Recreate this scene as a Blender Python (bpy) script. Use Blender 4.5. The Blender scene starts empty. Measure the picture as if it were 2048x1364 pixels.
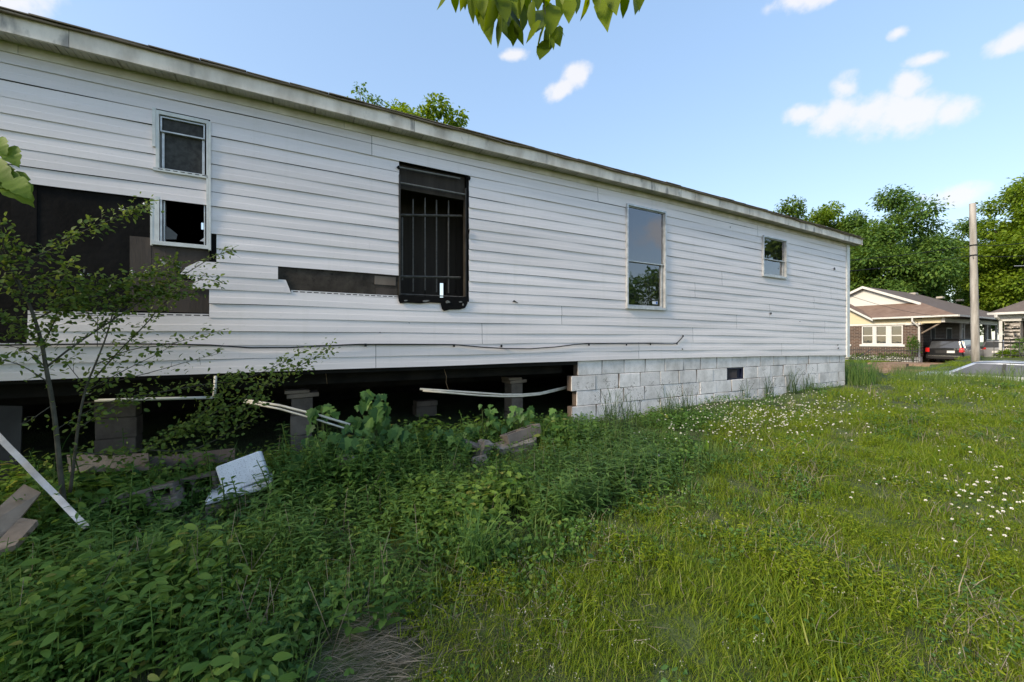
import bpy, math, random
import numpy as np
from mathutils import Vector, Matrix

random.seed(7)
rng = np.random.default_rng(11)
scene = bpy.context.scene
COL = scene.collection
R = math.radians

# ------------------------------------------------------------------ camera
EYE = 1.45
FPX = 820.0            # focal length in pixels of the 2048 wide photograph
cam_d = bpy.data.cameras.new('camera')
cam_d.sensor_width = 36.0
cam_d.lens = 36.0 * FPX / 2048.0
cam_d.clip_start = 0.05
cam_d.clip_end = 3000
cam = bpy.data.objects.new('camera', cam_d)
COL.objects.link(cam)
cam.location = (0, 0, EYE)
cam.rotation_euler = (R(90), 0, 0)
scene.camera = cam

# ------------------------------------------------------------------ light
SUN_EL = R(30)
SUN_H = (-0.812, -0.583)            # horizontal direction towards the sun
sun_dir = Vector((SUN_H[0] * math.cos(SUN_EL), SUN_H[1] * math.cos(SUN_EL), math.sin(SUN_EL))).normalized()
sd_ = bpy.data.lights.new('sun', 'SUN')
sd_.energy = 1.75
sd_.angle = R(14)
sd_.color = (1.0, 0.86, 0.66)
sun = bpy.data.objects.new('sun', sd_)
COL.objects.link(sun)
sun.rotation_euler = sun_dir.to_track_quat('Z', 'Y').to_euler()
sun.location = (-30, -8, 20)

world = bpy.data.worlds.new('World')
scene.world = world
world.use_nodes = True
EXPOSURE = 1.7
SKY_STRENGTH = 0.13
SKY_GAMMA = 0.42
scene.cycles.max_bounces = 6
scene.cycles.diffuse_bounces = 3
scene.cycles.transparent_max_bounces = 8
scene.cycles.caustics_reflective = False
scene.cycles.caustics_refractive = False
scene.view_settings.view_transform = 'Standard'
scene.view_settings.look = 'None'
scene.view_settings.gamma = 1.0
scene.view_settings.use_curve_mapping = False
scene.view_settings.exposure = EXPOSURE


def build_world():
    nt = world.node_tree
    nt.nodes.clear()
    N, L = nt.nodes.new, nt.links.new
    out = N('ShaderNodeOutputWorld')
    bg = N('ShaderNodeBackground')
    bg.inputs['Strength'].default_value = SKY_STRENGTH
    sky = N('ShaderNodeTexSky')
    sky.sky_type = 'NISHITA'
    sky.sun_disc = False
    sky.sun_elevation = SUN_EL
    # rotation 0 looks to +Y and turns clockwise seen from above
    sky.sun_rotation = math.atan2(sun_dir.x, sun_dir.y)
    sky.air_density = 1.0
    sky.dust_density = 0.8
    sky.ozone_density = 1.2
    # gamma flattens the brightness range of the whole sky
    gm = N('ShaderNodeGamma'); gm.inputs['Gamma'].default_value = SKY_GAMMA
    L(sky.outputs['Color'], gm.inputs['Color'])
    hs = N('ShaderNodeHueSaturation'); hs.inputs['Hue'].default_value = .506; hs.inputs['Saturation'].default_value = 1.66; hs.inputs['Value'].default_value = 1.5
    L(gm.outputs['Color'], hs.inputs['Color'])
    tc = N('ShaderNodeTexCoord')
    noise = N('ShaderNodeTexNoise')
    noise.inputs['Scale'].default_value = 17.0
    noise.inputs['Detail'].default_value = 5.0
    noise.inputs['Roughness'].default_value = 0.6
    L(tc.outputs['Generated'], noise.inputs['Vector'])

    def math_node(op, a, b=None, clamp=False):
        n = N('ShaderNodeMath'); n.operation = op; n.use_clamp = clamp
        for i, v in enumerate((a, b)):
            if v is None:
                continue
            if hasattr(v, 'links'):
                L(v, n.inputs[i])
            else:
                n.inputs[i].default_value = v
        return n.outputs[0]
    # small fair-weather clouds: azimuth, elevation, half width, half height (degrees), tilt
    clouds = [(35.8, 24.2, 2.8, 1.5, -10), (38.6, 23.4, 3.9, 2.6, -12), (41.6, 22.5, 4.6, 2.8, -13), (44.6, 21.6, 4.0, 2.5, -14), (46.8, 20.9, 2.4, 1.8, -16), (39.0, 25.6, 1.8, 1.8, 60), (44.0, 24.2, 1.8, 2.0, 80),
              (7.0, 31.5, 3.4, 1.4, 22), (8.8, 32.6, 2.6, 1.9, 20), (0.4, 34.9, 2.2, .9, 0), (35.6, 34.2, 4.2, 1.5, -14), (43.3, 28.7, 1.0, .8, -10), (45.2, 25.8, 1.9, .85, -14),
              (50.9, 24.9, 2.4, 1.3, 6), (47.0, 13.7, 3.4, 1.5, -8),
              (-51.5, 27.5, 4.5, 3.6, 30), (100, 14, 8, 3, 0), (160, 28, 10, 3, 0), (-120, 35, 9, 3, 6)]
    total = None
    for az, el, hw, hh, tilt in clouds:
        az, el, t = R(az), R(el), R(tilt)
        f = Vector((math.sin(az) * math.cos(el), math.cos(az) * math.cos(el), math.sin(el)))
        r = Vector((math.cos(az), -math.sin(az), 0)); u = r.cross(f)
        r2 = r * math.cos(t) + u * math.sin(t); u2 = u * math.cos(t) - r * math.sin(t)
        mp = N('ShaderNodeMapping'); mp.vector_type = 'TEXTURE'
        mp.inputs['Location'].default_value = f
        mp.inputs['Rotation'].default_value = Matrix((r2, f, u2)).transposed().to_euler('XYZ')
        mp.inputs['Scale'].default_value = (math.sin(R(hw)), .5, math.sin(R(hh)))
        L(tc.outputs['Generated'], mp.inputs['Vector'])
        g = N('ShaderNodeTexGradient'); g.gradient_type = 'SPHERICAL'; L(mp.outputs[0], g.inputs['Vector'])
        total = g.outputs['Fac'] if total is None else math_node('MAXIMUM', total, g.outputs['Fac'])
    gate = math_node('MULTIPLY', total, 5.0, True)
    noise2 = N('ShaderNodeTexNoise'); noise2.inputs['Scale'].default_value = 38.0; noise2.inputs['Detail'].default_value = 4.0
    L(tc.outputs['Generated'], noise2.inputs['Vector'])
    nn = math_node('ADD', math_node('MULTIPLY', math_node('SUBTRACT', noise.outputs['Fac'], 0.5), 1.35), math_node('MULTIPLY', math_node('SUBTRACT', noise2.outputs['Fac'], 0.5), 0.8))
    mask = math_node('ADD', total, nn)
    mr = N('ShaderNodeMapRange'); mr.interpolation_type = 'SMOOTHSTEP'
    L(mask, mr.inputs['Value'])
    mr.inputs['From Min'].default_value = 0.10
    mr.inputs['From Max'].default_value = 0.78
    fac = math_node('MULTIPLY', math_node('MULTIPLY', mr.outputs[0], gate), 0.85)
    mix = N('ShaderNodeMix'); mix.data_type = 'RGBA'
    L(fac, mix.inputs['Factor'])
    L(hs.outputs['Color'], mix.inputs[6])
    mix.inputs[7].default_value = (CLOUD[0], CLOUD[1], CLOUD[2], 1)
    L(mix.outputs[2], bg.inputs['Color'])
    L(bg.outputs[0], out.inputs[0])


CLOUD = (2.35, 2.32, 2.36)
build_world()

# ------------------------------------------------------------------ places
# the long wall of the home runs along u; p is the distance in front of that wall
SDX, CDX = 0.8762, 0.4819
WALL0 = 4.7264
ROT = math.atan2(CDX, SDX)


def FR(u, p, v):
    """street-grid coordinates (u along the home, p out from its wall, v above the eye) -> world"""
    return Vector((SDX * u + CDX * p, WALL0 + CDX * u - SDX * p, EYE + v))


def uof(x, p=0.0):
    k = (x - 1024.0) / FPX
    z0 = WALL0 - p / SDX
    t = z0 * k / (SDX - CDX * k)
    return t + (z0 - WALL0) * CDX


def vof(x, y, p=0.0):
    w = FR(uof(x, p), p, 0)
    return (682.0 - y) * w.y / FPX


def UV(x, y, p=0.0):
    return uof(x, p), vof(x, y, p)


def PP(x, y, p):
    u = uof(x, p)
    return FR(u, p, vof(x, y, p))


def DP(x, y, Y):
    return Vector(((x - 1024) / FPX * Y, Y, EYE + (682 - y) / FPX * Y))


def to_up(X, Y):
    return SDX * X + CDX * (Y - WALL0), CDX * X - SDX * (Y - WALL0)


def sstep(a, b, x):
    t = np.clip((x - a) / (b - a), 0, 1)
    return t * t * (3 - 2 * t)


STRAW = (-2.02, 2.42)


def ground_v(u, p):
    """ground height relative to the eye (numpy arrays or floats)"""
    u = np.asarray(u, float); p = np.asarray(p, float)
    base = np.interp(u, [-12, -4, 0.85, 5, 8, 12.2, 14.6, 16, 25, 27.5, 31, 31.4, 36, 38.5, 60], [-1.14, -1.10, -1.05, -.97, -.91, -.90, -1.5, -2.12, -2.12, -1.95, -1.74, -1.44, -1.5, -1.62, -1.62])
    slope = np.interp(u, [-4, 0, 3, 8, 12], [.105, .10, .075, .02, .01])
    pp = np.clip(p, 0, 5)
    g = base - slope * pp * (1 - .06 * pp)
    near = 1 - sstep(12, 15, u)
    g = g + near * (.018 * np.sin(2.3 * u + 1.1 * p) + .014 * np.sin(4.7 * p - 1.7 * u + 1.0) + .008 * np.sin(9.1 * u + 6.3 * p))
    # far side: a lawn mound round the pole and the lower drive beside it
    far = sstep(25.5, 28, u) * (1 - sstep(36, 38, u))
    g = g + far * sstep(-5.2, -3.5, p) * (.62 - .40 * sstep(31, 33, u))
    # straw covered hump at the near edge
    g = g + .05 * np.exp(-(((u - STRAW[0]) / .22) ** 2 + ((p - STRAW[1]) / .3) ** 2))
    return g


def GP(u, p, dz=0.0):
    return FR(u, p, float(ground_v(u, p)) + dz)


_YS = np.concatenate([np.arange(.8, 8, .01), np.arange(8, 60, .05)])


def ground_at_pixel(x, y):
    k = (x - 1024) / FPX
    u, p = to_up(k * _YS, _YS)
    hit = np.nonzero((682 - y) / FPX * _YS <= ground_v(u, p))[0]
    i = hit[0] if len(hit) else len(_YS) - 1
    return float(u[i]), float(p[i])


# ------------------------------------------------------------------ mesh builder
class MB:
    def __init__(self):
        self.v = []; self.f = []; self.m = []

    def add(self, verts, faces, mi=0):
        o = len(self.v)
        self.v.extend([tuple(a) for a in verts])
        self.f.extend([tuple(i + o for i in f) for f in faces])
        self.m.extend([mi] * len(faces))
        return self

    def quad(self, a, b, c, d, mi=0):
        return self.add([a, b, c, d], [(0, 1, 2, 3)], mi)

    def hexa(self, p8, mi=0):
        # p8: bottom 4 (ccw seen from above), top 4
        return self.add(p8, [(3, 2, 1, 0), (4, 5, 6, 7), (0, 1, 5, 4), (1, 2, 6, 5), (2, 3, 7, 6), (3, 0, 4, 7)], mi)

    def fbox(self, u0, u1, p0, p1, v0, v1, mi=0):
        """box in street-grid coordinates"""
        if u0 > u1: u0, u1 = u1, u0
        if p0 > p1: p0, p1 = p1, p0
        if v0 > v1: v0, v1 = v1, v0
        q = [FR(u0, p1, v0), FR(u1, p1, v0), FR(u1, p0, v0), FR(u0, p0, v0),
             FR(u0, p1, v1), FR(u1, p1, v1), FR(u1, p0, v1), FR(u0, p0, v1)]
        return self.hexa(q, mi)

    def box(self, c, s, rot=None, bevel=0.0, mi=0):
        hx, hy, hz = s[0] / 2, s[1] / 2, s[2] / 2
        b = min(bevel, hx * .9, hy * .9, hz * .9)
        if b <= 0:
            pts = [(-hx, -hy, -hz), (hx, -hy, -hz), (hx, hy, -hz), (-hx, hy, -hz), (-hx, -hy, hz), (hx, -hy, hz), (hx, hy, hz), (-hx, hy, hz)]
            fs = [(3, 2, 1, 0), (4, 5, 6, 7), (0, 1, 5, 4), (1, 2, 6, 5), (2, 3, 7, 6), (3, 0, 4, 7)]
        else:
            pts = []; idx = {}
            for ix, sx in enumerate((-1, 1)):
                for iy, sy in enumerate((-1, 1)):
                    for iz, sz in enumerate((-1, 1)):
                        for ax in range(3):
                            q = [sx * (hx - (0 if ax == 0 else b)), sy * (hy - (0 if ax == 1 else b)), sz * (hz - (0 if ax == 2 else b))]
                            idx[(sx, sy, sz, ax)] = len(pts); pts.append(tuple(q))
            fs = []
            for ax in range(3):
                o1, o2 = (ax + 1) % 3, (ax + 2) % 3
                for s in (-1, 1):
                    loop = []
                    for a, c2 in ((-1, -1), (1, -1), (1, 1), (-1, 1)):
                        sg = [0, 0, 0]; sg[ax] = s; sg[o1] = a; sg[o2] = c2
                        loop.append(idx[(sg[0], sg[1], sg[2], ax)])
                    fs.append(tuple(loop) if s > 0 else tuple(reversed(loop)))
            for ax in range(3):
                o1, o2 = (ax + 1) % 3, (ax + 2) % 3
                for s1 in (-1, 1):
                    for s2 in (-1, 1):
                        q = []
                        for e in (-1, 1):
                            sg = [0, 0, 0]; sg[ax] = e; sg[o1] = s1; sg[o2] = s2
                            q.append((idx[(*sg, o1)], idx[(*sg, o2)]))
                        l = (q[0][0], q[1][0], q[1][1], q[0][1])
                        fs.append(l if s1 * s2 < 0 else tuple(reversed(l)))
            for sx in (-1, 1):
                for sy in (-1, 1):
                    for sz in (-1, 1):
                        t = [idx[(sx, sy, sz, a)] for a in range(3)]
                        fs.append(tuple(t) if sx * sy * sz > 0 else tuple(reversed(t)))
        if rot is not None:
            pts = [rot @ Vector(q) for q in pts]
        c = Vector(c)
        return self.add([c + Vector(q) for q in pts], fs, mi)

    def tube(self, pts, radii, n=6, cap=True, mi=0):
        pts = [Vector(a) for a in pts]
        if not hasattr(radii, '__len__'):
            radii = [radii] * len(pts)
        vs = []; up = None
        for i, c in enumerate(pts):
            t = (pts[min(i + 1, len(pts) - 1)] - pts[max(i - 1, 0)])
            if t.length < 1e-9: t = Vector((0, 0, 1))
            t.normalize()
            if up is None:
                up = Vector((0, 0, 1)) if abs(t.z) < .9 else Vector((1, 0, 0))
            a = t.cross(up)
            if a.length < 1e-6: a = t.orthogonal()
            a.normalize(); b = t.cross(a); up = -b if False else up
            for j in range(n):
                th = 2 * math.pi * j / n
                vs.append(c + (a * math.cos(th) + b * math.sin(th)) * radii[i])
        fs = []
        for i in range(len(pts) - 1):
            for j in range(n):
                fs.append((i * n + j, i * n + (j + 1) % n, (i + 1) * n + (j + 1) % n, (i + 1) * n + j))
        if cap:
            fs.append(tuple(range(n - 1, -1, -1))); fs.append(tuple((len(pts) - 1) * n + j for j in range(n)))
        return self.add(vs, fs, mi)

    def prism(self, poly, d0, d1, fn, mi=0):
        """poly: 2-D outline, fn(a, b, d) -> world point"""
        n = len(poly)
        vs = [fn(a, b, d0) for a, b in poly] + [fn(a, b, d1) for a, b in poly]
        fs = [tuple(range(n)), tuple(range(2 * n - 1, n - 1, -1))] + [(i, n + i, n + (i + 1) % n, (i + 1) % n) for i in range(n)]
        return self.add(vs, fs, mi)

    def mesh(self, name, mats, smooth=False):
        me = bpy.data.meshes.new(name)
        me.from_pydata(self.v, [], self.f)
        for m in (mats if isinstance(mats, (list, tuple)) else [mats]):
            me.materials.append(m)
        if any(self.m):
            me.polygons.foreach_set('material_index', self.m)
        if smooth:
            me.polygons.foreach_set('use_smooth', [True] * len(me.polygons))
        me.update()
        return me

    def build(self, name, mats, parent=None, smooth=False, fix=True):
        # object origin at the bottom centre of its own geometry
        a = np.array(self.v)
        lo, hi = a.min(0), a.max(0)
        o = Vector(((lo[0] + hi[0]) / 2, (lo[1] + hi[1]) / 2, lo[2]))
        self.v = [(x - o.x, y - o.y, z - o.z) for x, y, z in self.v]
        me = self.mesh(name, mats, smooth)
        if fix:
            fix_normals(me)
        return link(name, me, o, parent)


def fix_normals(me):
    import bmesh
    bm = bmesh.new(); bm.from_mesh(me)
    bmesh.ops.recalc_face_normals(bm, faces=bm.faces)
    bm.to_mesh(me); bm.free()


WLOC = {}


def link(name, data, loc, parent=None, rotz=0.0):
    ob = bpy.data.objects.new(name, data)
    COL.objects.link(ob)
    loc = Vector(loc)
    WLOC[ob.name] = loc
    if parent is not None:
        ob.parent = parent
        loc = loc - WLOC[parent.name]
    ob.location = loc
    ob.rotation_euler = (0, 0, rotz)
    return ob


def empty(name, loc):
    ob = bpy.data.objects.new(name, None)
    COL.objects.link(ob)
    ob.empty_display_size = .2
    ob.location = loc
    WLOC[ob.name] = Vector(loc)
    return ob


def tag(o, label=None, cat=None, group=None, kind=None):
    if label: o['label'] = label
    if cat: o['category'] = cat
    if group: o['group'] = group
    if kind: o['kind'] = kind
    return o


def np_mesh(name, V, F, mat, smooth=False):
    """V (n,3); F (m,3) or (m,4) arrays"""
    V = np.asarray(V, np.float32); F = np.asarray(F, np.int32)
    me = bpy.data.meshes.new(name)
    me.vertices.add(len(V)); me.vertices.foreach_set('co', V.ravel())
    k = F.shape[1]
    me.loops.add(F.size); me.loops.foreach_set('vertex_index', F.ravel())
    me.polygons.add(len(F))
    me.polygons.foreach_set('loop_start', np.arange(0, F.size, k, dtype=np.int32))
    me.polygons.foreach_set('loop_total', np.full(len(F), k, np.int32))
    if smooth:
        me.polygons.foreach_set('use_smooth', np.ones(len(F), bool))
    me.update(calc_edges=True)
    me.validate()
    me.materials.append(mat)
    return me


# ------------------------------------------------------------------ materials
def new_mat(name):
    m = bpy.data.materials.new(name)
    m.use_nodes = True
    nt = m.node_tree
    return m, nt, nt.nodes['Principled BSDF'], nt.nodes.new, nt.links.new


def M(name, c1, c2=None, scale=6.0, rough=.7, bump=0.0, bscale=None, detail=6.0, metal=0.0, spec=.35, stretch=(1, 1, 1), lo=.35, hi=.65, c3=None, s3=40.0):
    m, nt, b, N, L = new_mat(name)
    b.inputs['Roughness'].default_value = rough
    b.inputs['Metallic'].default_value = metal
    b.inputs['Specular IOR Level'].default_value = spec
    if c2 is None:
        b.inputs['Base Color'].default_value = (*c1, 1)
        col = None
    tc = N('ShaderNodeTexCoord')
    mp = N('ShaderNodeMapping'); mp.inputs['Scale'].default_value = stretch
    L(tc.outputs['Object'], mp.inputs['Vector'])
    if c2 is not None:
        n = N('ShaderNodeTexNoise'); n.inputs['Scale'].default_value = scale; n.inputs['Detail'].default_value = detail
        n.inputs['Roughness'].default_value = .6
        L(mp.outputs[0], n.inputs['Vector'])
        rp = N('ShaderNodeValToRGB')
        rp.color_ramp.elements[0].position = lo; rp.color_ramp.elements[0].color = (*c1, 1)
        rp.color_ramp.elements[1].position = hi; rp.color_ramp.elements[1].color = (*c2, 1)
        L(n.outputs['Fac'], rp.inputs['Fac'])
        outc = rp.outputs['Color']
        if c3 is not None:
            n3 = N('ShaderNodeTexNoise'); n3.inputs['Scale'].default_value = s3; n3.inputs['Detail'].default_value = 4
            L(mp.outputs[0], n3.inputs['Vector'])
            r3 = N('ShaderNodeMapRange'); r3.inputs['From Min'].default_value = .58; r3.inputs['From Max'].default_value = .72
            L(n3.outputs['Fac'], r3.inputs['Value'])
            mx = N('ShaderNodeMix'); mx.data_type = 'RGBA'
            L(r3.outputs[0], mx.inputs['Factor']); L(outc, mx.inputs[6]); mx.inputs[7].default_value = (*c3, 1)
            outc = mx.outputs[2]
        L(outc, b.inputs['Base Color'])
    if bump:
        bn = N('ShaderNodeTexNoise'); bn.inputs['Scale'].default_value = bscale or scale * 6; bn.inputs['Detail'].default_value = 5
        L(mp.outputs[0], bn.inputs['Vector'])
        bp = N('ShaderNodeBump'); bp.inputs['Strength'].default_value = bump; bp.inputs['Distance'].default_value = .01
        L(bn.outputs['Fac'], bp.inputs['Height']); L(bp.outputs[0], b.inputs['Normal'])
    return m


GREEN = 1.4


def LEAF(name, c1, c2, trans=.38, rough=.45, hue=.0, c3=None):
    """leaf: diffuse + translucent, colour varies from leaf to leaf"""
    m, nt, b, N, L = new_mat(name)
    c1 = tuple(min(.3, a * GREEN) for a in c1); c2 = tuple(min(.36, a * GREEN) for a in c2)
    oi = N('ShaderNodeObjectInfo'); ge = N('ShaderNodeNewGeometry')
    ad = N('ShaderNodeMath'); ad.operation = 'ADD'
    L(oi.outputs['Random'], ad.inputs[0]); L(ge.outputs['Random Per Island'], ad.inputs[1])
    fr = N('ShaderNodeMath'); fr.operation = 'FRACT'; L(ad.outputs[0], fr.inputs[0])
    rp = N('ShaderNodeValToRGB')
    rp.color_ramp.elements[0].color = (*c1, 1); rp.color_ramp.elements[1].color = (*c2, 1)
    if c3:
        rp.color_ramp.elements[1].position = .93
        e = rp.color_ramp.elements.new(1.0); e.color = (*c3, 1)
    L(fr.outputs[0], rp.inputs['Fac'])
    L(rp.outputs[0], b.inputs['Base Color'])
    b.inputs['Roughness'].default_value = rough
    b.inputs['Specular IOR Level'].default_value = .18
    tr = N('ShaderNodeBsdfTranslucent')
    hs = N('ShaderNodeHueSaturation'); hs.inputs['Hue'].default_value = .485; hs.inputs['Saturation'].default_value = 1.1; hs.inputs['Value'].default_value = 1.5
    L(rp.outputs[0], hs.inputs['Color']); L(hs.outputs[0], tr.inputs['Color'])
    mx = N('ShaderNodeMixShader'); mx.inputs[0].default_value = trans
    L(b.outputs[0], mx.inputs[1]); L(tr.outputs[0], mx.inputs[2])
    L(mx.outputs[0], nt.nodes['Material Output'].inputs['Surface'])
    return m


def vinyl_mat():
    m, nt, b, N, L = new_mat('white_vinyl_siding')
    b.inputs['Roughness'].default_value = .42
    b.inputs['Specular IOR Level'].default_value = .4
    ge = N('ShaderNodeNewGeometry')
    # grain runs along the wall: rotate world position into the wall frame
    mp = N('ShaderNodeMapping'); mp.vector_type = 'TEXTURE'; mp.inputs['Rotation'].default_value = (0, 0, ROT); mp.inputs['Scale'].default_value = (1 / .5, 1, 1 / 6)
    L(ge.outputs['Position'], mp.inputs['Vector'])
    n = N('ShaderNodeTexNoise'); n.inputs['Scale'].default_value = 1.1; n.inputs['Detail'].default_value = 7; n.inputs['Roughness'].default_value = .65
    L(mp.outputs[0], n.inputs['Vector'])
    rp = N('ShaderNodeValToRGB')
    rp.color_ramp.elements[0].position = .28; rp.color_ramp.elements[0].color = (.75, .695, .69, 1)
    rp.color_ramp.elements[1].position = .62; rp.color_ramp.elements[1].color = (.88, .81, .805, 1)
    L(n.outputs['Fac'], rp.inputs['Fac'])
    # grime specks
    n2 = N('ShaderNodeTexNoise'); n2.inputs['Scale'].default_value = 55; n2.inputs['Detail'].default_value = 6
    L(ge.outputs['Position'], n2.inputs['Vector'])
    r2 = N('ShaderNodeMapRange'); r2.inputs['From Min'].default_value = .62; r2.inputs['From Max'].default_value = .85; r2.inputs['To Max'].default_value = .35
    L(n2.outputs['Fac'], r2.inputs['Value'])
    mx = N('ShaderNodeMix'); mx.data_type = 'RGBA'
    L(r2.outputs[0], mx.inputs['Factor']); L(rp.outputs[0], mx.inputs[6]); mx.inputs[7].default_value = (.42, .41, .36, 1)
    mps = N('ShaderNodeMapping'); mps.vector_type = 'TEXTURE'; mps.inputs['Rotation'].default_value = (0, 0, ROT); mps.inputs['Scale'].default_value = (1 / 9, 1, 1 / .7)
    L(ge.outputs['Position'], mps.inputs['Vector'])
    ns = N('ShaderNodeTexNoise'); ns.inputs['Scale'].default_value = 1.0; ns.inputs['Detail'].default_value = 6; ns.inputs['Roughness'].default_value = .7
    L(mps.outputs[0], ns.inputs['Vector'])
    rs = N('ShaderNodeMapRange'); rs.inputs['From Min'].default_value = .54; rs.inputs['From Max'].default_value = .78; rs.inputs['To Max'].default_value = .16
    L(ns.outputs['Fac'], rs.inputs['Value'])
    mxs = N('ShaderNodeMix'); mxs.data_type = 'RGBA'
    L(rs.outputs[0], mxs.inputs['Factor']); L(mx.outputs[2], mxs.inputs[6]); mxs.inputs[7].default_value = (.50, .46, .38, 1)
    mx = mxs
    # each panel has weathered a little differently
    oi = N('ShaderNodeObjectInfo')
    hs = N('ShaderNodeHueSaturation')
    mr = N('ShaderNodeMapRange'); mr.inputs['To Min'].default_value = .93; mr.inputs['To Max'].default_value = 1.03
    L(oi.outputs['Random'], mr.inputs['Value']); L(mr.outputs[0], hs.inputs['Value']); L(mx.outputs[2], hs.inputs['Color'])
    L(hs.outputs[0], b.inputs['Base Color'])
    mp2 = N('ShaderNodeMapping'); mp2.vector_type = 'TEXTURE'; mp2.inputs['Rotation'].default_value = (0, 0, ROT); mp2.inputs['Scale'].default_value = (1 / 3, 1, 1 / 40)
    L(ge.outputs['Position'], mp2.inputs['Vector'])
    n3 = N('ShaderNodeTexNoise'); n3.inputs['Scale'].default_value = 6; n3.inputs['Detail'].default_value = 4
    L(mp2.outputs[0], n3.inputs['Vector'])
    bp = N('ShaderNodeBump'); bp.inputs['Strength'].default_value = .12; bp.inputs['Distance'].default_value = .004
    L(n3.outputs['Fac'], bp.inputs['Height']); L(bp.outputs[0], b.inputs['Normal'])
    return m


def block_mat(name, base, dark, pore=.35, front_only=False):
    m, nt, b, N, L = new_mat(name)
    b.inputs['Roughness'].default_value = .85
    b.inputs['Specular IOR Level'].default_value = .2
    ge = N('ShaderNodeNewGeometry')
    n = N('ShaderNodeTexNoise'); n.inputs['Scale'].default_value = 3.2; n.inputs['Detail'].default_value = 8; n.inputs['Roughness'].default_value = .68
    L(ge.outputs['Position'], n.inputs['Vector'])
    rp = N('ShaderNodeValToRGB')
    rp.color_ramp.elements[0].position = .30; rp.color_ramp.elements[0].color = (*dark, 1)
    rp.color_ramp.elements[1].position = .56; rp.color_ramp.elements[1].color = (*base, 1)
    L(n.outputs['Fac'], rp.inputs['Fac'])
    n2 = N('ShaderNodeTexNoise'); n2.inputs['Scale'].default_value = 150; n2.inputs['Detail'].default_value = 3
    L(ge.outputs['Position'], n2.inputs['Vector'])
    r2 = N('ShaderNodeMapRange'); r2.inputs['From Min'].default_value = .56; r2.inputs['From Max'].default_value = .68; r2.inputs['To Max'].default_value = pore
    L(n2.outputs['Fac'], r2.inputs['Value'])
    mx = N('ShaderNodeMix'); mx.data_type = 'RGBA'
    L(r2.outputs[0], mx.inputs['Factor']); L(rp.outputs[0], mx.inputs[6]); mx.inputs[7].default_value = (.12, .12, .12, 1)
    oi = N('ShaderNodeObjectInfo'); hs = N('ShaderNodeHueSaturation')
    mr = N('ShaderNodeMapRange'); mr.inputs['To Min'].default_value = .86; mr.inputs['To Max'].default_value = 1.04
    L(oi.outputs['Random'], mr.inputs['Value']); L(mr.outputs[0], hs.inputs['Value']); L(mx.outputs[2], hs.inputs['Color'])
    outc = hs.outputs[0]
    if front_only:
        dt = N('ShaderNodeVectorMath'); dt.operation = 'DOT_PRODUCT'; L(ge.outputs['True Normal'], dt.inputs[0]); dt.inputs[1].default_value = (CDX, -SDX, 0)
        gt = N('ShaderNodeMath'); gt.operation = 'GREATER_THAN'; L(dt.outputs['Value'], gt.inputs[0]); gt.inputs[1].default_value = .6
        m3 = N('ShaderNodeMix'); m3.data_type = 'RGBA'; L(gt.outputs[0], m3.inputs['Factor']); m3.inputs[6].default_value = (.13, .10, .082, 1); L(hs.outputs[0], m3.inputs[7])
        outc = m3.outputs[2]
    L(outc, b.inputs['Base Color'])
    bp = N('ShaderNodeBump'); bp.inputs['Strength'].default_value = .35; bp.inputs['Distance'].default_value = .004; bp.invert = True
    L(n2.outputs['Fac'], bp.inputs['Height']); L(bp.outputs[0], b.inputs['Normal'])
    return m


def glass_mat(name, tint=(.02, .022, .024), see=0.35):
    """window glass: mirror-like reflection over a partly see-through pane"""
    m, nt, b, N, L = new_mat(name)
    nt.nodes.remove(b)
    gl = N('ShaderNodeBsdfGlossy'); gl.inputs['Roughness'].default_value = .012; gl.inputs['Color'].default_value = (.95, .96, 1, 1)
    tr = N('ShaderNodeBsdfTransparent'); tr.inputs['Color'].default_value = (.75, .77, .78, 1)
    df = N('ShaderNodeBsdfDiffuse'); df.inputs['Color'].default_value = (*tint, 1)
    m1 = N('ShaderNodeMixShader'); m1.inputs[0].default_value = see
    L(df.outputs[0], m1.inputs[1]); L(tr.outputs[0], m1.inputs[2])
    fr = N('ShaderNodeFresnel'); fr.inputs['IOR'].default_value = 1.75
    mr = N('ShaderNodeMapRange'); mr.inputs['To Min'].default_value = .11; mr.inputs['To Max'].default_value = 1.0
    L(fr.outputs[0], mr.inputs['Value'])
    m2 = N('ShaderNodeMixShader')
    L(mr.outputs[0], m2.inputs[0]); L(m1.outputs[0], m2.inputs[1]); L(gl.outputs[0], m2.inputs[2])
    L(m2.outputs[0], nt.nodes['Material Output'].inputs['Surface'])
    # tiny waves of old panes
    ge = N('ShaderNodeNewGeometry'); n = N('ShaderNodeTexNoise'); n.inputs['Scale'].default_value = 5; n.inputs['Detail'].default_value = 2
    L(ge.outputs['Position'], n.inputs['Vector'])
    bp = N('ShaderNodeBump'); bp.inputs['Strength'].default_value = .04; bp.inputs['Distance'].default_value = .02
    L(n.outputs['Fac'], bp.inputs['Height']); L(bp.outputs[0], gl.inputs['Normal'])
    return m


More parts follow.
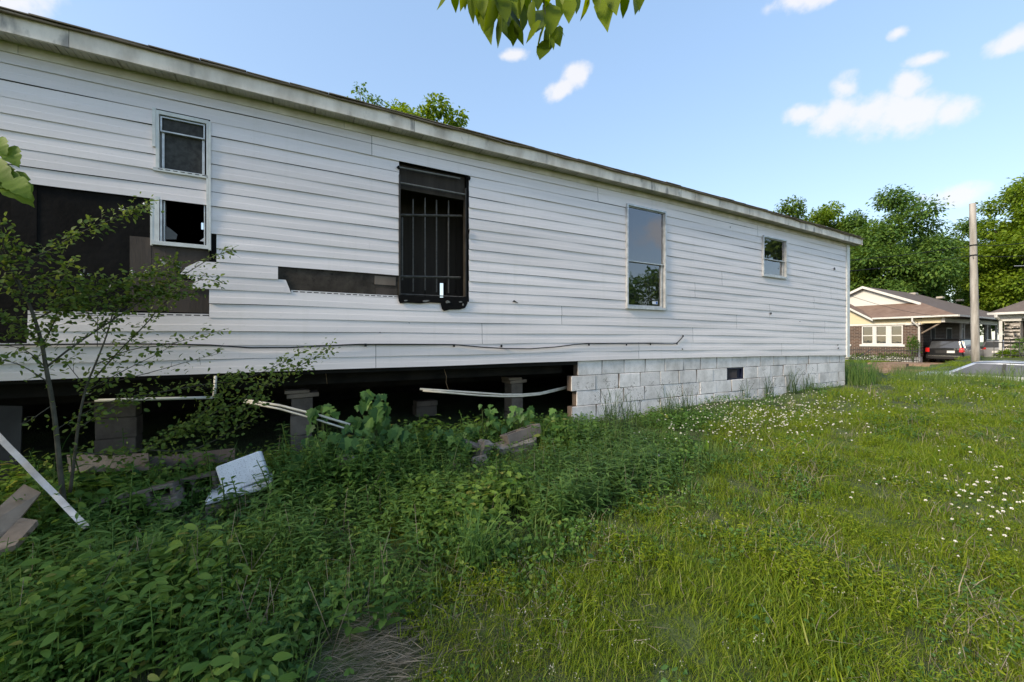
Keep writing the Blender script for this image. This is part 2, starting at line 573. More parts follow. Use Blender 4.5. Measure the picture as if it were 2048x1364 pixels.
def brick_mat(name, c1, c2, mortar, sc=1.0):
    m, nt, b, N, L = new_mat(name)
    b.inputs['Roughness'].default_value = .85
    ge = N('ShaderNodeNewGeometry')
    # map wall-parallel distance and height onto the brick pattern
    mp = N('ShaderNodeMapping'); mp.vector_type = 'TEXTURE'; mp.inputs['Rotation'].default_value = (0, 0, ROT)
    L(ge.outputs['Position'], mp.inputs['Vector'])
    sx = N('ShaderNodeSeparateXYZ'); L(mp.outputs[0], sx.inputs[0])
    ad = N('ShaderNodeMath'); ad.operation = 'ADD'; L(sx.outputs[0], ad.inputs[0]); L(sx.outputs[1], ad.inputs[1])
    cx = N('ShaderNodeCombineXYZ'); L(ad.outputs[0], cx.inputs[0]); L(sx.outputs[2], cx.inputs[1])
    br = N('ShaderNodeTexBrick')
    br.inputs['Color1'].default_value = (*c1, 1); br.inputs['Color2'].default_value = (*c2, 1); br.inputs['Mortar'].default_value = (*mortar, 1)
    br.inputs['Scale'].default_value = 1.0; br.inputs['Mortar Size'].default_value = .011; br.inputs['Brick Width'].default_value = .21 * sc; br.inputs['Row Height'].default_value = .076 * sc
    L(cx.outputs[0], br.inputs['Vector']); L(br.outputs['Color'], b.inputs['Base Color'])
    bp = N('ShaderNodeBump'); bp.inputs['Strength'].default_value = .5; bp.inputs['Distance'].default_value = .01; bp.invert = True
    L(br.outputs['Fac'], bp.inputs['Height']); L(bp.outputs[0], b.inputs['Normal'])
    return m


def lap_mat(name, base, pitch=.11):
    """far-off lap siding: fine grooves only"""
    m, nt, b, N, L = new_mat(name)
    b.inputs['Base Color'].default_value = (*base, 1); b.inputs['Roughness'].default_value = .5
    ge = N('ShaderNodeNewGeometry'); sx = N('ShaderNodeSeparateXYZ'); L(ge.outputs['Position'], sx.inputs[0])
    d = N('ShaderNodeMath'); d.operation = 'DIVIDE'; L(sx.outputs[2], d.inputs[0]); d.inputs[1].default_value = pitch
    f = N('ShaderNodeMath'); f.operation = 'FRACT'; L(d.outputs[0], f.inputs[0])
    bp = N('ShaderNodeBump'); bp.inputs['Strength'].default_value = 1.0; bp.inputs['Distance'].default_value = .02; bp.invert = True
    L(f.outputs[0], bp.inputs['Height']); L(bp.outputs[0], b.inputs['Normal'])
    return m


def shingle_mat(name, c1, c2):
    m, nt, b, N, L = new_mat(name)
    b.inputs['Roughness'].default_value = .9
    ge = N('ShaderNodeNewGeometry')
    n = N('ShaderNodeTexNoise'); n.inputs['Scale'].default_value = 2.5; n.inputs['Detail'].default_value = 9; n.inputs['Roughness'].default_value = .7
    L(ge.outputs['Position'], n.inputs['Vector'])
    sx = N('ShaderNodeSeparateXYZ'); L(ge.outputs['Position'], sx.inputs[0])
    d = N('ShaderNodeMath'); d.operation = 'DIVIDE'; L(sx.outputs[2], d.inputs[0]); d.inputs[1].default_value = .06
    f = N('ShaderNodeMath'); f.operation = 'FRACT'; L(d.outputs[0], f.inputs[0])
    rp = N('ShaderNodeValToRGB'); rp.color_ramp.elements[0].position = .3; rp.color_ramp.elements[1].position = .7
    rp.color_ramp.elements[0].color = (*c1, 1); rp.color_ramp.elements[1].color = (*c2, 1)
    L(n.outputs['Fac'], rp.inputs['Fac']); L(rp.outputs[0], b.inputs['Base Color'])
    bp = N('ShaderNodeBump'); bp.inputs['Strength'].default_value = .6; bp.inputs['Distance'].default_value = .01
    L(f.outputs[0], bp.inputs['Height']); L(bp.outputs[0], b.inputs['Normal'])
    return m


MT = {}
MT['vinyl'] = vinyl_mat()
MT['trim'] = M('white_aluminium_trim', (.60, .60, .58), (.78, .78, .76), 9, .4, .05)
MT['fascia'] = M('weathered_white_fascia', (.52, .45, .37), (.90, .81, .71), 3.0, .55, .08, 30, stretch=(1, 1, .45), c3=(.34, .31, .28), s3=9, lo=.28, hi=.55)
MT['soffit'] = M('dirty_vented_soffit', (.36, .32, .26), (.66, .60, .52), 4, .6, .1, lo=.3, hi=.7)
MT['frieze'] = M('grimy_white_frieze', (.55, .49, .39), (.86, .79, .70), 2.5, .5, .05, lo=.25, hi=.6)
MT['shingle'] = shingle_mat('grey_brown_shingles', (.17, .13, .10), (.34, .27, .20))
MT['felt'] = M('black_building_felt', (.004, .0035, .0035), (.011, .010, .010), 3, .75, .3, 25, spec=.12)
MT['fibre'] = M('dark_brown_fibreboard', (.030, .024, .019), (.075, .062, .050), 7, .9, .5, 140, c3=(.02, .017, .014), s3=20)
MT['board'] = M('brown_sheathing_board', (.05, .038, .031), (.105, .083, .07), 4, .85, .2, 60, stretch=(1, 1, .3))
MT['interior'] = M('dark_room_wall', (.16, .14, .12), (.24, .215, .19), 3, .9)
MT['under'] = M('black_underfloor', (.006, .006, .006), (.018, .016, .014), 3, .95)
MT['alu'] = M('bare_aluminium_frame', (.42, .43, .44), (.66, .67, .68), 14, .38, .05, metal=.35)
MT['bronze'] = M('dark_bronze_frame', (.022, .018, .014), (.05, .042, .034), 12, .5, .05)
MT['iron'] = M('black_iron_bar', (.016, .016, .017), (.035, .033, .03), 18, .55)
MT['barin'] = M('grey_painted_bars', (.055, .05, .044), (.115, .105, .092), 18, .5)
MT['barpale'] = M('pale_security_bars', (.6, .6, .58), (.75, .75, .72), 18, .5)
MT['glass'] = glass_mat('window_glass', (.03, .032, .034), .7)
MT['houseglass'] = glass_mat('far_window_glass', (.04, .042, .045), .3)
MT['screen'] = M('grey_insect_screen', (.035, .035, .034), (.075, .075, .072), 20, .9)
MT['block'] = block_mat('white_painted_block', (.88, .83, .81), (.52, .49, .46), .30, True)
MT['rawblock'] = block_mat('grey_concrete_block', (.22, .19, .165), (.11, .093, .08), .3)
MT['wood'] = M('grey_weathered_wood', (.13, .10, .08), (.25, .205, .165), 3, .85, .3, 50, stretch=(1, 1, .25))
MT['plywood'] = M('stained_plywood', (.21, .15, .105), (.36, .275, .205), 5, .85, .2, 40, c3=(.09, .07, .055), s3=7)
MT['beam'] = M('brown_wet_timber', (.035, .025, .02), (.07, .052, .042), 4, .85, .2, 40, stretch=(.3, .3, 2))
MT['pvc'] = M('cream_pvc_pipe', (.52, .50, .42), (.68, .65, .57), 10, .45)
MT['cable'] = M('black_cable', (.01, .01, .012), None, rough=.5)
MT['whitemetal'] = M('white_metal_strip', (.30, .30, .31), (.58, .58, .60), 5, .35, .06, metal=.2)
MT['soil'] = None
MT['rock'] = M('broken_concrete', (.15, .13, .11), (.33, .295, .26), 6, .9, .5, 40)

# ================================================================== the setting
def ground_mat():
    m, nt, b, N, L = new_mat('soil_and_thatch')
    b.inputs['Roughness'].default_value = .95
    ge = N('ShaderNodeNewGeometry')
    n = N('ShaderNodeTexNoise'); n.inputs['Scale'].default_value = 1.3; n.inputs['Detail'].default_value = 10; n.inputs['Roughness'].default_value = .72
    L(ge.outputs['Position'], n.inputs['Vector'])
    rp = N('ShaderNodeValToRGB')
    e = rp.color_ramp.elements
    e[0].position = .30; e[0].color = (.034, .034, .016, 1)
    e[1].position = .72; e[1].color = (.085, .12, .03, 1)
    x = e.new(.5); x.color = (.05, .072, .02, 1)
    L(n.outputs['Fac'], rp.inputs['Fac']); L(rp.outputs[0], b.inputs['Base Color'])
    n2 = N('ShaderNodeTexNoise'); n2.inputs['Scale'].default_value = 60; n2.inputs['Detail'].default_value = 6
    L(ge.outputs['Position'], n2.inputs['Vector'])
    bp = N('ShaderNodeBump'); bp.inputs['Strength'].default_value = .8; bp.inputs['Distance'].default_value = .02
    L(n2.outputs['Fac'], bp.inputs['Height']); L(bp.outputs[0], b.inputs['Normal'])
    return m


def grid_sheet(name, us, ps, hf, mat, kind='structure'):
    U, P = np.meshgrid(us, ps, indexing='ij')
    Vv = hf(U, P)
    X = SDX * U + CDX * P; Y = WALL0 + CDX * U - SDX * P; Z = EYE + Vv
    V = np.stack([X, Y, Z], -1).reshape(-1, 3)
    nu, npp = len(us), len(ps)
    i = np.arange(nu - 1)[:, None] * npp + np.arange(npp - 1)[None, :]
    F = np.stack([i, i + npp, i + npp + 1, i + 1], -1).reshape(-1, 4)[:, ::-1]
    ob = link(name, np_mesh(name, V, F, mat, True), (0, 0, 0))
    ob['kind'] = kind
    return ob


us = np.concatenate([[-900, -300, -100, -40, -20], np.arange(-12, 45, .3), [50, 60, 80, 120, 250, 500, 900]])
ps = np.concatenate([[-900, -300, -100, -50, -30], np.arange(-18, 14, .3), [16, 20, 30, 60, 120, 300, 900]])
MT['soil'] = ground_mat()
grid_sheet('ground', us, ps, ground_v, MT['soil'])
MT['asphalt'] = M('asphalt', (.04, .04, .042), (.065, .063, .062), 30, .9, .3, 200)
grid_sheet('street', np.arange(16.4, 25.01, .6), np.concatenate([[-200, -60], np.arange(-20, 20, 2), [60, 200]]), lambda u, p: 0 * u - 2.09 - .02 * ((u - 20.7) / 4.3) ** 2, MT['asphalt'])
MT['kerb'] = M('kerb_concrete', (.22, .21, .19), (.34, .33, .31), 8, .9, .2)
for uu in (16.1, 25.0):
    k = MB(); k.fbox(uu, uu + .3, -60, 30, -2.3, -1.98)
    k.build('kerb', MT['kerb'])['kind'] = 'structure'
MT['clay'] = M('red_clay_drive', (.20, .115, .065), (.34, .22, .14), 3, .95, .3, 40)
grid_sheet('driveway', np.arange(26.0, 52, .5), np.array([-8.3, -7.6, -6.8, -6.0, -5.3]), lambda u, p: ground_v(u, p) + .02, MT['clay'])

# ================================================================== the mobile home
LAP = .1143
V1 = 1.90                       # bottom edge of the first siding course
UEND = 7.93                     # siding ends against the corner post
ULEFT = -6.6
U = uof


def settle(u):
    """the old frame has settled unevenly"""
    return float(np.interp(u, [-7, -3.7, -2.5, -.4, .55, 2.4, 4.5, 7.9, 8.3], [0, 0, .010, .010, .018, .024, .012, -.026, -.03]))


def row_top(k):
    return V1 - (k - 2) * LAP if k > 1 else 1.99


def row_bot(k):
    return V1 - (k - 1) * LAP


home = empty('mobile_home', FR(1.0, 0, -1.05))
tag(home, 'long white vinyl sided mobile home with missing siding and an open underside', 'mobile home')

W1 = (U(308), U(421), .742, 1.80)
W2 = (U(797), U(937), .385, 1.787)
W3 = (U(1250), U(1328), .428, 1.838)
W4 = (U(1522), U(1569), 1.128, 1.818)

# seams between neighbouring panels: pixel column -> panel (two courses each)
seams = {1: [743, 1194, 1513], 2: [], 3: [], 4: [], 5: [1442, 1660], 6: [433, 1388, 1626], 7: [1537], 8: [1122, 1471.6, 1647.5], 9: [963, 1384, 1625], 10: [751, 1276, 1561.5]}
extra = {1: [-1.2e9], }
opens = []          # (row0, row1, u0, u1)
opens.append((9, 10, -99, U(421)))
opens.append((11, 12, -99, U(433)))
opens.append((13, 13, -99, U(398)))
opens.append((14, 14, -99, U(392)))
opens.append((15, 16, -99, U(419)))
opens.append((17, 18, -99, U(57)))
opens.append((13, 13, U(556), W2[0]))
opens.append((14, 14, U(571), W2[0]))
rect_opens = [(W1[0] - .003, W1[1], W1[3] - .30, W1[3]), (W1[0] + .016, W1[1], row_bot(6) + .004, W1[3] - .29), (U(414.5), U(421), row_bot(8) - .01, row_bot(6) + .01), (W2[0] + .002, W2[1] - .002, W2[2] + .03, W2[3]), W3, W4]


def siding_profile(k, v):
    """how far a course stands off the sheathing at height v"""
    t = (row_top(k) - v) / LAP          # 0 at its top, 1 at its lower edge
    return float(np.interp(t, [0, .06, .5, .56, 1.0], [.0125, .0135, .0165, .0182, .0205]))


wob = [random.uniform(0, 6.28) for _ in range(40)]


def wall_pt(k, u, v, d=0.0):
    w = .0022 * math.sin(1.9 * u + wob[k]) + .0012 * math.sin(5.3 * u + wob[k + 8])
    dv = .0022 * math.sin(1.1 * u + wob[k + 15]) + .0016 * math.sin(3.7 * u + wob[k + 3])
    return FR(u, siding_profile(k, v) + w + d, v + settle(u) + dv)


def strip(mb, k, quad):
    """quad: (ut0, ub0, ut1, ub1, vt, vb): left/right ends at top and bottom of the strip"""
    ut0, ub0, ut1, ub1, vt, vb = quad
    n = max(1, int((max(ut1, ub1) - min(ut0, ub0)) / .35) + 1)
    vm = row_top(k) - .53 * LAP
    vs = [vt] + ([row_top(k) - .50 * LAP, row_top(k) - .56 * LAP] if vt > row_top(k) - .49 * LAP and vb < row_top(k) - .57 * LAP else []) + [vb]
    grid = []
    for v in vs:
        t = (vt - v) / max(1e-6, vt - vb)
        a = ut0 + (ub0 - ut0) * t; b = ut1 + (ub1 - ut1) * t
        grid.append([wall_pt(k, a + (b - a) * i / n, v) for i in range(n + 1)])
    if vb < row_bot(k) + .002:       # the folded lower lip
        a, b = ub0, ub1
        grid.append([wall_pt(k, a + (b - a) * i / n, vb, -.013) + Vector((0, 0, .003)) for i in range(n + 1)])
    o = []
    for r in range(len(grid) - 1):
        for i in range(n):
            mb.quad(grid[r][i], grid[r + 1][i], grid[r + 1][i + 1], grid[r][i + 1])


def sub_rect(rects, o):
    out = []
    for (a, b, lo, hi) in rects:
        if o[1] <= a or o[0] >= b or o[3] <= lo or o[2] >= hi:
            out.append((a, b, lo, hi)); continue
        if o[0] > a: out.append((a, o[0], lo, hi))
        if o[1] < b: out.append((o[1], b, lo, hi))
        m0, m1 = max(a, o[0]), min(b, o[1])
        if o[3] < hi: out.append((m0, m1, o[3], hi))
        if o[2] > lo: out.append((m0, m1, lo, o[2]))
    return [r for r in out if r[1] - r[0] > .004 and r[3] - r[2] > .004]


def piece_groups(items):
    """items: (k, rect); group the ones that touch"""
    items = list(items); groups = []
    while items:
        g = [items.pop()]; grown = True
        while grown:
            grown = False
            for it in items[:]:
                for h in g:
                    a, b = it[1], h[1]
                    ou = min(a[1], b[1]) - max(a[0], b[0]); ov = min(a[3], b[3]) - max(a[2], b[2])
                    if (ou > .01 and ov > -.002) or (ov > .01 and ou > -.002):
                        g.append(it); items.remove(it); grown = True; break
        groups.append(g)
    return groups


torn = {  # (row): slanted or torn ends given as extra little quads (ut0, ub0, ut1, ub1, vt, vb)
}


def rv(k, f):
    return row_top(k) - f * LAP


for pn in range(1, 11):
    k0, k1 = 2 * pn - 1, 2 * pn
    cuts = [ULEFT] + [U(x) for x in seams[pn]] + [UEND]
    # seams out of the frame on the left and a few hidden ones keep panels 3.66 m long
    for a in list(cuts):
        pass
    allc = sorted(cuts)
    full = [allc[0]]
    for c in allc[1:]:
        while c - full[-1] > 5.2 and full[-1] < -4.2:
            full.append(full[-1] + 2.2 + .1 * pn)
        full.append(c)
    for s in range(len(full) - 1):
        a, b = full[s] + (.0 if s == 0 else .0020), full[s + 1] - .0020
        items = []
        for k in (k0, k1):
            rects = [(a, b, row_bot(k), row_top(k))]
            for (r0, r1, o0, o1) in opens:
                if r0 <= k <= r1:
                    rects = sub_rect(rects, (o0, o1, -9, 9))
            for o in rect_opens:
                rects = sub_rect(rects, o)
            items += [(k, r) for r in rects]
        for g in piece_groups(items):
            mb = MB()
            for k, r in g:
                strip(mb, k, (r[0], r[0], r[1], r[1], r[3], r[2]))
            us_ = [r[0] for _, r in g] + [r[1] for _, r in g]
            # torn ends
            if pn == 7 and max(us_) < U(640) and max(us_) > U(540):
                strip(mb, 13, (U(556), U(556), U(553), U(549.5), rv(13, 0), rv(13, .5)) if False else (U(550), U(550), U(554), U(550.5), rv(13, .0), rv(13, 1)) if False else (U(555.9), U(555.9), U(556.1), U(551), rv(13, 0), rv(13, 1)) if False else (U(540), U(540), U(554), U(549), rv(13, 0), rv(13, 1)))
                strip(mb, 14, (U(570), U(570), U(566), U(573), rv(14, 0), rv(14, .45)) if False else (U(571), U(571), U(571.5), U(577), rv(14, .0), rv(14, .5)))
                strip(mb, 14, (U(571), U(571), U(577), U(582), rv(14, .5), rv(14, 1)))
            if pn == 7 and min(us_) < U(470) and min(us_) > U(300):
                strip(mb, 13, (U(396), U(370), U(398), U(398), rv(13, .05), rv(13, .55)))
                strip(mb, 13, (U(372), U(361), U(398), U(398), rv(13, .55), rv(13, 1)))
                strip(mb, 14, (U(361), U(392), U(392), U(392.5), rv(14, 0), rv(14, .5)))
                strip(mb, 14, (U(391), U(375), U(392), U(392.5), rv(14, .5), rv(14, 1)))
            mb.build('siding_panel', MT['vinyl'], home, fix=False)

# nailing hems of panels whose upper neighbour has gone: strip with slots
def hem(u0, u1, k, drop=0.0):
    v = row_top(k) + .002
    mb = MB()
    n = int((u1 - u0) / .055)
    for i in range(n):
        a = u0 + (u1 - u0) * i / n; b = u0 + (u1 - u0) * (i + 1) / n
        for (c, d, lo, hi) in ((a, b, 0, .010), (a, b, .018, .026), (a, a + .016, .010, .018)):
            q = [FR(c, .010, v + lo + settle(c)), FR(d, .010, v + lo + settle(d)), FR(d, .010, v + hi + settle(d)), FR(c, .010, v + hi + settle(c))]
            mb.quad(*q)
    mb.build('nailing_hem', MT['vinyl'], home, fix=False)


hem(U(57), U(418), 17)
hem(U(0), U(56), 19)
hem(U(582), W2[0] - .005, 15)

# sheathing behind the siding, with the window holes
def holed_wall(name, p, th, u0, u1, v0, v1, holes, mat, parent):
    us_ = sorted({u0, u1, *[h[0] for h in holes], *[h[1] for h in holes]})
    vs_ = sorted({v0, v1, *[h[2] for h in holes], *[h[3] for h in holes]})
    mb = MB()
    for i in range(len(us_) - 1):
        for j in range(len(vs_) - 1):
            cu, cv = (us_[i] + us_[i + 1]) / 2, (vs_[j] + vs_[j + 1]) / 2
            if any(h[0] < cu < h[1] and h[2] < cv < h[3] for h in holes):
                continue
            mb.fbox(us_[i], us_[i + 1], p - th, p, vs_[j], vs_[j + 1])
    return mb.build(name, mat, parent)


holed_wall('sheathing', 0.0, .02, ULEFT, 7.98, -.255, 2.05, [W1, W2, W3, W4], MT['felt'], home)
# brown boards nailed over the felt where the siding is gone
def board(x0, x1, y0, y1, p, mat, name='sheathing_board'):
    u0, u1 = U(x0), U(x1)
    mb = MB(); mb.fbox(u0, u1, .001, p, vof((x0 + x1) / 2, y1), vof((x0 + x1) / 2, y0))
    return mb.build(name, mat, home)


board(260, 303, 474, 622, .007, MT['board'])
board(303.5, 332, 492, 622, .006, MT['board'])
board(332.5, 354, 492, 560, .0075, MT['board'])
board(354.5, 419, 489, 545, .005, MT['board'])
board(333, 418, 560.5, 625, .006, MT['board'])
board(556, 796, 528, 590, .004, MT['fibre'])
board(752, 795, 577, 592, .009, MT['board'])
board(749, 791, 553, 570, .008, MT['wood'])
board(22, 74, 362, 500, .004, MT['felt'])

# soffit, frieze, fascia, roof
for i in range(46):
    a = ULEFT + i * .325; b = a + .3235
    if a > 8.22: break
    b = min(b, 8.24)
    mb = MB()
    n = 8
    for j in range(n):
        c = a + (b - a) * j / n; d = a + (b - a) * (j + 1) / n
        zs = 2.047 + settle(c)
        g = .012 if j == n - 1 else .008
        mb.add([FR(c, -.02, zs), FR(c, .158, zs), FR(d - g, .158, zs), FR(d - g, -.02, zs)], [(0, 1, 2, 3)])
        mb.add([FR(d - g, -.02, zs), FR(d - g, .158, zs), FR(d - g * .7, .158, zs + (.008 if j == n - 1 else .004)), FR(d - g * .7, -.02, zs + (.008 if j == n - 1 else .004))], [(0, 1, 2, 3)])
        mb.add([FR(d - g * .7, -.02, zs + (.008 if j == n - 1 else .004)), FR(d - g * .7, .158, zs + (.008 if j == n - 1 else .004)), FR(d, .158, zs + (.008 if j == n - 1 else .004)), FR(d, -.02, zs + (.008 if j == n - 1 else .004))], [(0, 1, 2, 3)])
    mb.build('soffit_panel', MT['soffit'], home, fix=False)
fr_cuts = [ULEFT, -3.9, U(743) - .25, U(1240), U(1474), 7.95]
for i in range(len(fr_cuts) - 1):
    mb = MB(); n = 8
    a, b = fr_cuts[i] + .001, fr_cuts[i + 1] - .001
    for j in range(n):
        c = a + (b - a) * j / n; d = a + (b - a) * (j + 1) / n
        mb.add([FR(c, .024, 1.978 + settle(c)), FR(d, .024, 1.978 + settle(d)), FR(d, .022, 2.046 + settle(d)), FR(c, .022, 2.046 + settle(c)),
                FR(c, .008, 1.976 + settle(c)), FR(d, .008, 1.976 + settle(d))], [(0, 1, 2, 3), (4, 5, 1, 0)])
    mb.build('frieze_strip', MT['frieze'], home, fix=False)
fa_cuts = [ULEFT, -3.6, U(829, .16), U(1389.5, .16), U(1648.5, .16), 8.26]
for i in range(len(fa_cuts) - 1):
    mb = MB(); n = 10
    a, b = fa_cuts[i] + .0015, fa_cuts[i + 1] - .0015
    for j in range(n):
        c = a + (b - a) * j / n; d = a + (b - a) * (j + 1) / n
        w1, w2 = .003 * math.sin(3 * c), .003 * math.sin(3 * d)
        sc, sd2 = settle(c), settle(d)
        P = .165 + .002 * (i % 2)
        mb.quad(FR(c, P + w1, 2.038 + sc), FR(d, P + w2, 2.038 + sd2), FR(d, P + w2, 2.158 + sd2), FR(c, P + w1, 2.158 + sc))
        mb.quad(FR(c, P - .02, 2.039 + sc), FR(d, P - .02, 2.039 + sd2), FR(d, P + w2, 2.038 + sd2), FR(c, P + w1, 2.038 + sc))
    if i == len(fa_cuts) - 2:
        mb.quad(FR(8.258, .165, 2.01), FR(8.258, -.02, 2.01), FR(8.258, -.02, 2.135), FR(8.258, .165, 2.13))
        mb.fbox(8.238, 8.262, .150, .1705, 2.002, 2.132)
    mb.build('fascia_strip', MT['fascia'], home, fix=False)
# closed rake board at the street end
mb = MB()
mb.prism([(.16, 2.02), (-2.1, 2.42), (-4.36, 2.02), (-4.36, 2.12), (-2.1, 2.54), (.16, 2.125)], 8.22, 8.255, lambda a, b, d: FR(d, a, b))
mb.build('rake_board', MT['fascia'], home)
roof = MB()
n = 60
for j in range(n):
    c = ULEFT + (8.285 - ULEFT) * j / n; d = ULEFT + (8.285 - ULEFT) * (j + 1) / n
    r1, r2 = [.004 * math.sin(7.3 * x) + .004 * math.sin(17.0 * x + 1) for x in (c, d)]
    sc, sd2 = settle(c), settle(d)
    e0, e1 = .196 + .006 * math.sin(11 * c), .196 + .006 * math.sin(11 * d)
    roof.quad(FR(c, e0, 2.166 + sc + r1), FR(d, e1, 2.166 + sd2 + r2), FR(d, -2.1, 2.60), FR(c, -2.1, 2.60))
    roof.quad(FR(c, e0, 2.155 + sc + r1), FR(d, e1, 2.155 + sd2 + r2), FR(d, e1, 2.166 + sd2 + r2), FR(c, e0, 2.166 + sc + r1))
    roof.quad(FR(c, .10, 2.158 + sc), FR(d, .10, 2.158 + sd2), FR(d, e1, 2.155 + sd2 + r2), FR(c, e0, 2.155 + sc + r1))
    roof.quad(FR(c, -2.1, 2.60), FR(d, -2.1, 2.60), FR(d, -4.4, 2.15), FR(c, -4.4, 2.15))
roof_o = roof.build('roof', MT['shingle'], home, fix=False)
# shingle tabs along the eave, each a little different
for j in range(44):
    c = -5.0 + j * .305
    if c > 8.0: break
    lift = random.choice([0, 0, 0, .001, .003])
    mb = MB()
    z0 = 2.168 + settle(c) + random.uniform(0, .003); z1 = z0 + lift * random.random() + random.uniform(-.001, .002)
    e = .205 + random.uniform(-.006, .008)
    slope = (2.60 - 2.166) / (.196 + 2.1)
    w = .302
    mb.hexa([FR(c, e, z0), FR(c + w, e, z1), FR(c + w, .02, z1 + slope * .18), FR(c, .02, z0 + slope * .18),
             FR(c, e, z0 + .007 + lift), FR(c + w, e, z1 + .007), FR(c + w, .02, z1 + slope * .18 + .004), FR(c, .02, z0 + slope * .18 + .004)])
    mb.build('shingle', MT['shingle'], roof_o)
mb = MB()
pv = DP(1421, 392, FR(U(1421), -.9, 0).y)
uvp, pvp = to_up(pv.x, pv.y)
zb = 2.17 + (.196 - pvp) * .189
mb.tube([FR(uvp, pvp, zb - .05), FR(uvp, pvp, zb + .14)], .035, 10)
mb.tube([FR(uvp, pvp, zb + .145), FR(uvp, pvp, zb + .165), FR(uvp, pvp, zb + .20), FR(uvp, pvp, zb + .215)], [.055, .06, .05, .02], 10)
mb.build('roof_vent_pipe', M('grey_pipe', (.10, .10, .105), (.16, .16, .16), 10, .6), roof_o)

# corner post at the street end
mb = MB()
mb.fbox(7.932, 8.045, -.07, .034, -.335, 2.02)
mb.fbox(7.925, 7.935, .0, .030, -.30, 2.02)
mb.build('corner_post', MT['trim'], home)

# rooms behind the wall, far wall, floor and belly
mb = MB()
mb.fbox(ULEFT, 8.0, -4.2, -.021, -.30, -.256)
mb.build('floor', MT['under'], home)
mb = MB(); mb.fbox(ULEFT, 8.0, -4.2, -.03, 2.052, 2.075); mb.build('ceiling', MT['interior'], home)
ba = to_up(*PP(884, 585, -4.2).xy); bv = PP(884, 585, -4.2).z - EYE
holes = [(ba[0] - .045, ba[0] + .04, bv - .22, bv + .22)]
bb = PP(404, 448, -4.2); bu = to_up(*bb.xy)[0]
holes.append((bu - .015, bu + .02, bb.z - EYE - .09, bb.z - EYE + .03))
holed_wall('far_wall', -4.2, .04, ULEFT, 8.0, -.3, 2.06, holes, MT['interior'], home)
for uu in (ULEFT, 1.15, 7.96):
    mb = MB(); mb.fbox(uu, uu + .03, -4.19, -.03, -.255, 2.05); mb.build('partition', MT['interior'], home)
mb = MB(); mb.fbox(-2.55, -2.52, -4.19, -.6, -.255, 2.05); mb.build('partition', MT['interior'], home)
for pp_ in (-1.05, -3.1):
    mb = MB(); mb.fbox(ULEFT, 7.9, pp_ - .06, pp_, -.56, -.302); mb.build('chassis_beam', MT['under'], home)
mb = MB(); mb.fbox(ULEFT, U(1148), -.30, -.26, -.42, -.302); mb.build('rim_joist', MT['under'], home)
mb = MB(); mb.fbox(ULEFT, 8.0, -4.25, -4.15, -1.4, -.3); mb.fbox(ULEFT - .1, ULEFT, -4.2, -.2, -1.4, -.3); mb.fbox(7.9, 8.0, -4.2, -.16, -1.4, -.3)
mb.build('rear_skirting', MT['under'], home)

# ------------------------------------------------------------------ windows
def wbox(mb, u0, u1, p0, p1, v0, v1):
    s = settle((u0 + u1) / 2)
    mb.fbox(u0, u1, p0, p1, v0 + s, v1 + s)


def frame_ring(mb, u0, u1, v0, v1, t, p0, p1):
    wbox(mb, u0, u0 + t, p0, p1, v0, v1)
    wbox(mb, u1 - t, u1, p0, p1, v0, v1)
    wbox(mb, u0 + t, u1 - t, p0, p1 - .001, v1 - t, v1)
    wbox(mb, u0 + t, u1 - t, p0, p1 - .001, v0, v0 + t)


def double_hung(W, meet, bars=True, sticker=False):
    u0, u1, v0, v1 = W
    win = MB(); frame_ring(win, u0, u1, v0, v1, .022, -.03, .046)
    wbox(win, u0 - .008, u1 + .008, .0, .052, v0 - .012, v0 + .006)
    wo = win.build('window', MT['alu'], home)
    i0, i1 = u0 + .023, u1 - .023
    up = MB(); frame_ring(up, i0, i1, meet - .012, v1 - .022, .012, -.004, .022)
    up.build('upper_sash', MT['alu'], wo)
    lo = MB(); frame_ring(lo, i0, i1 - .014, v0 + .022, meet + .012, .026, -.024, .006)
    lo.build('lower_sash', MT['alu'], wo)
    mb = MB(); wbox(mb, i0, i1, .004, .008, meet, v1 - .024); mb.build('pane', MT['glass'], wo)
    mb = MB(); wbox(mb, i0 + .02, i1 - .035, -.016, -.012, v0 + .03, meet); mb.build('pane', MT['glass'], wo)
    if bars:
        grille = MB()
        for j in range(5):
            c = i0 + (i1 - i0) * (j + .75) / 5.5
            wbox(grille, c - .007, c + .007, -.052, -.040, v0 + .03, v1 - .25)
        grille.build('security_grille', MT['barpale'], wo)
        for vv in (v0 + .22, v0 + .62, v1 - .30):
            mb = MB(); wbox(mb, i0, i1, -.055, -.038, vv, vv + .022); mb.build('grille_rail', MT['barpale'], wo)
    if sticker:
        mb = MB(); wbox(mb, i1 - .20, i1 - .095, -.0115, -.0105, v0 + .075, v0 + .115); so = mb.build('sticker', M('white_sticker', (.7, .74, .8)), wo)
        mb = MB(); wbox(mb, i1 - .132, i1 - .10, -.0104, -.0098, v0 + .08, v0 + .11); mb.build('sticker_emblem', M('blue_sticker', (.05, .14, .45)), so)
    # drawn curtain / dim backing well behind the glass
    return wo


double_hung(W3, (682 - 527) / 144.0, True, True)
w4 = double_hung(W4, vof(1545, 520), False)
mb = MB(); wbox(mb, W4[0] + .42, W4[0] + .445, -.10, -.08, W4[2] + .03, W4[3] - .1); mb.build('window_post', MT['barpale'], w4)

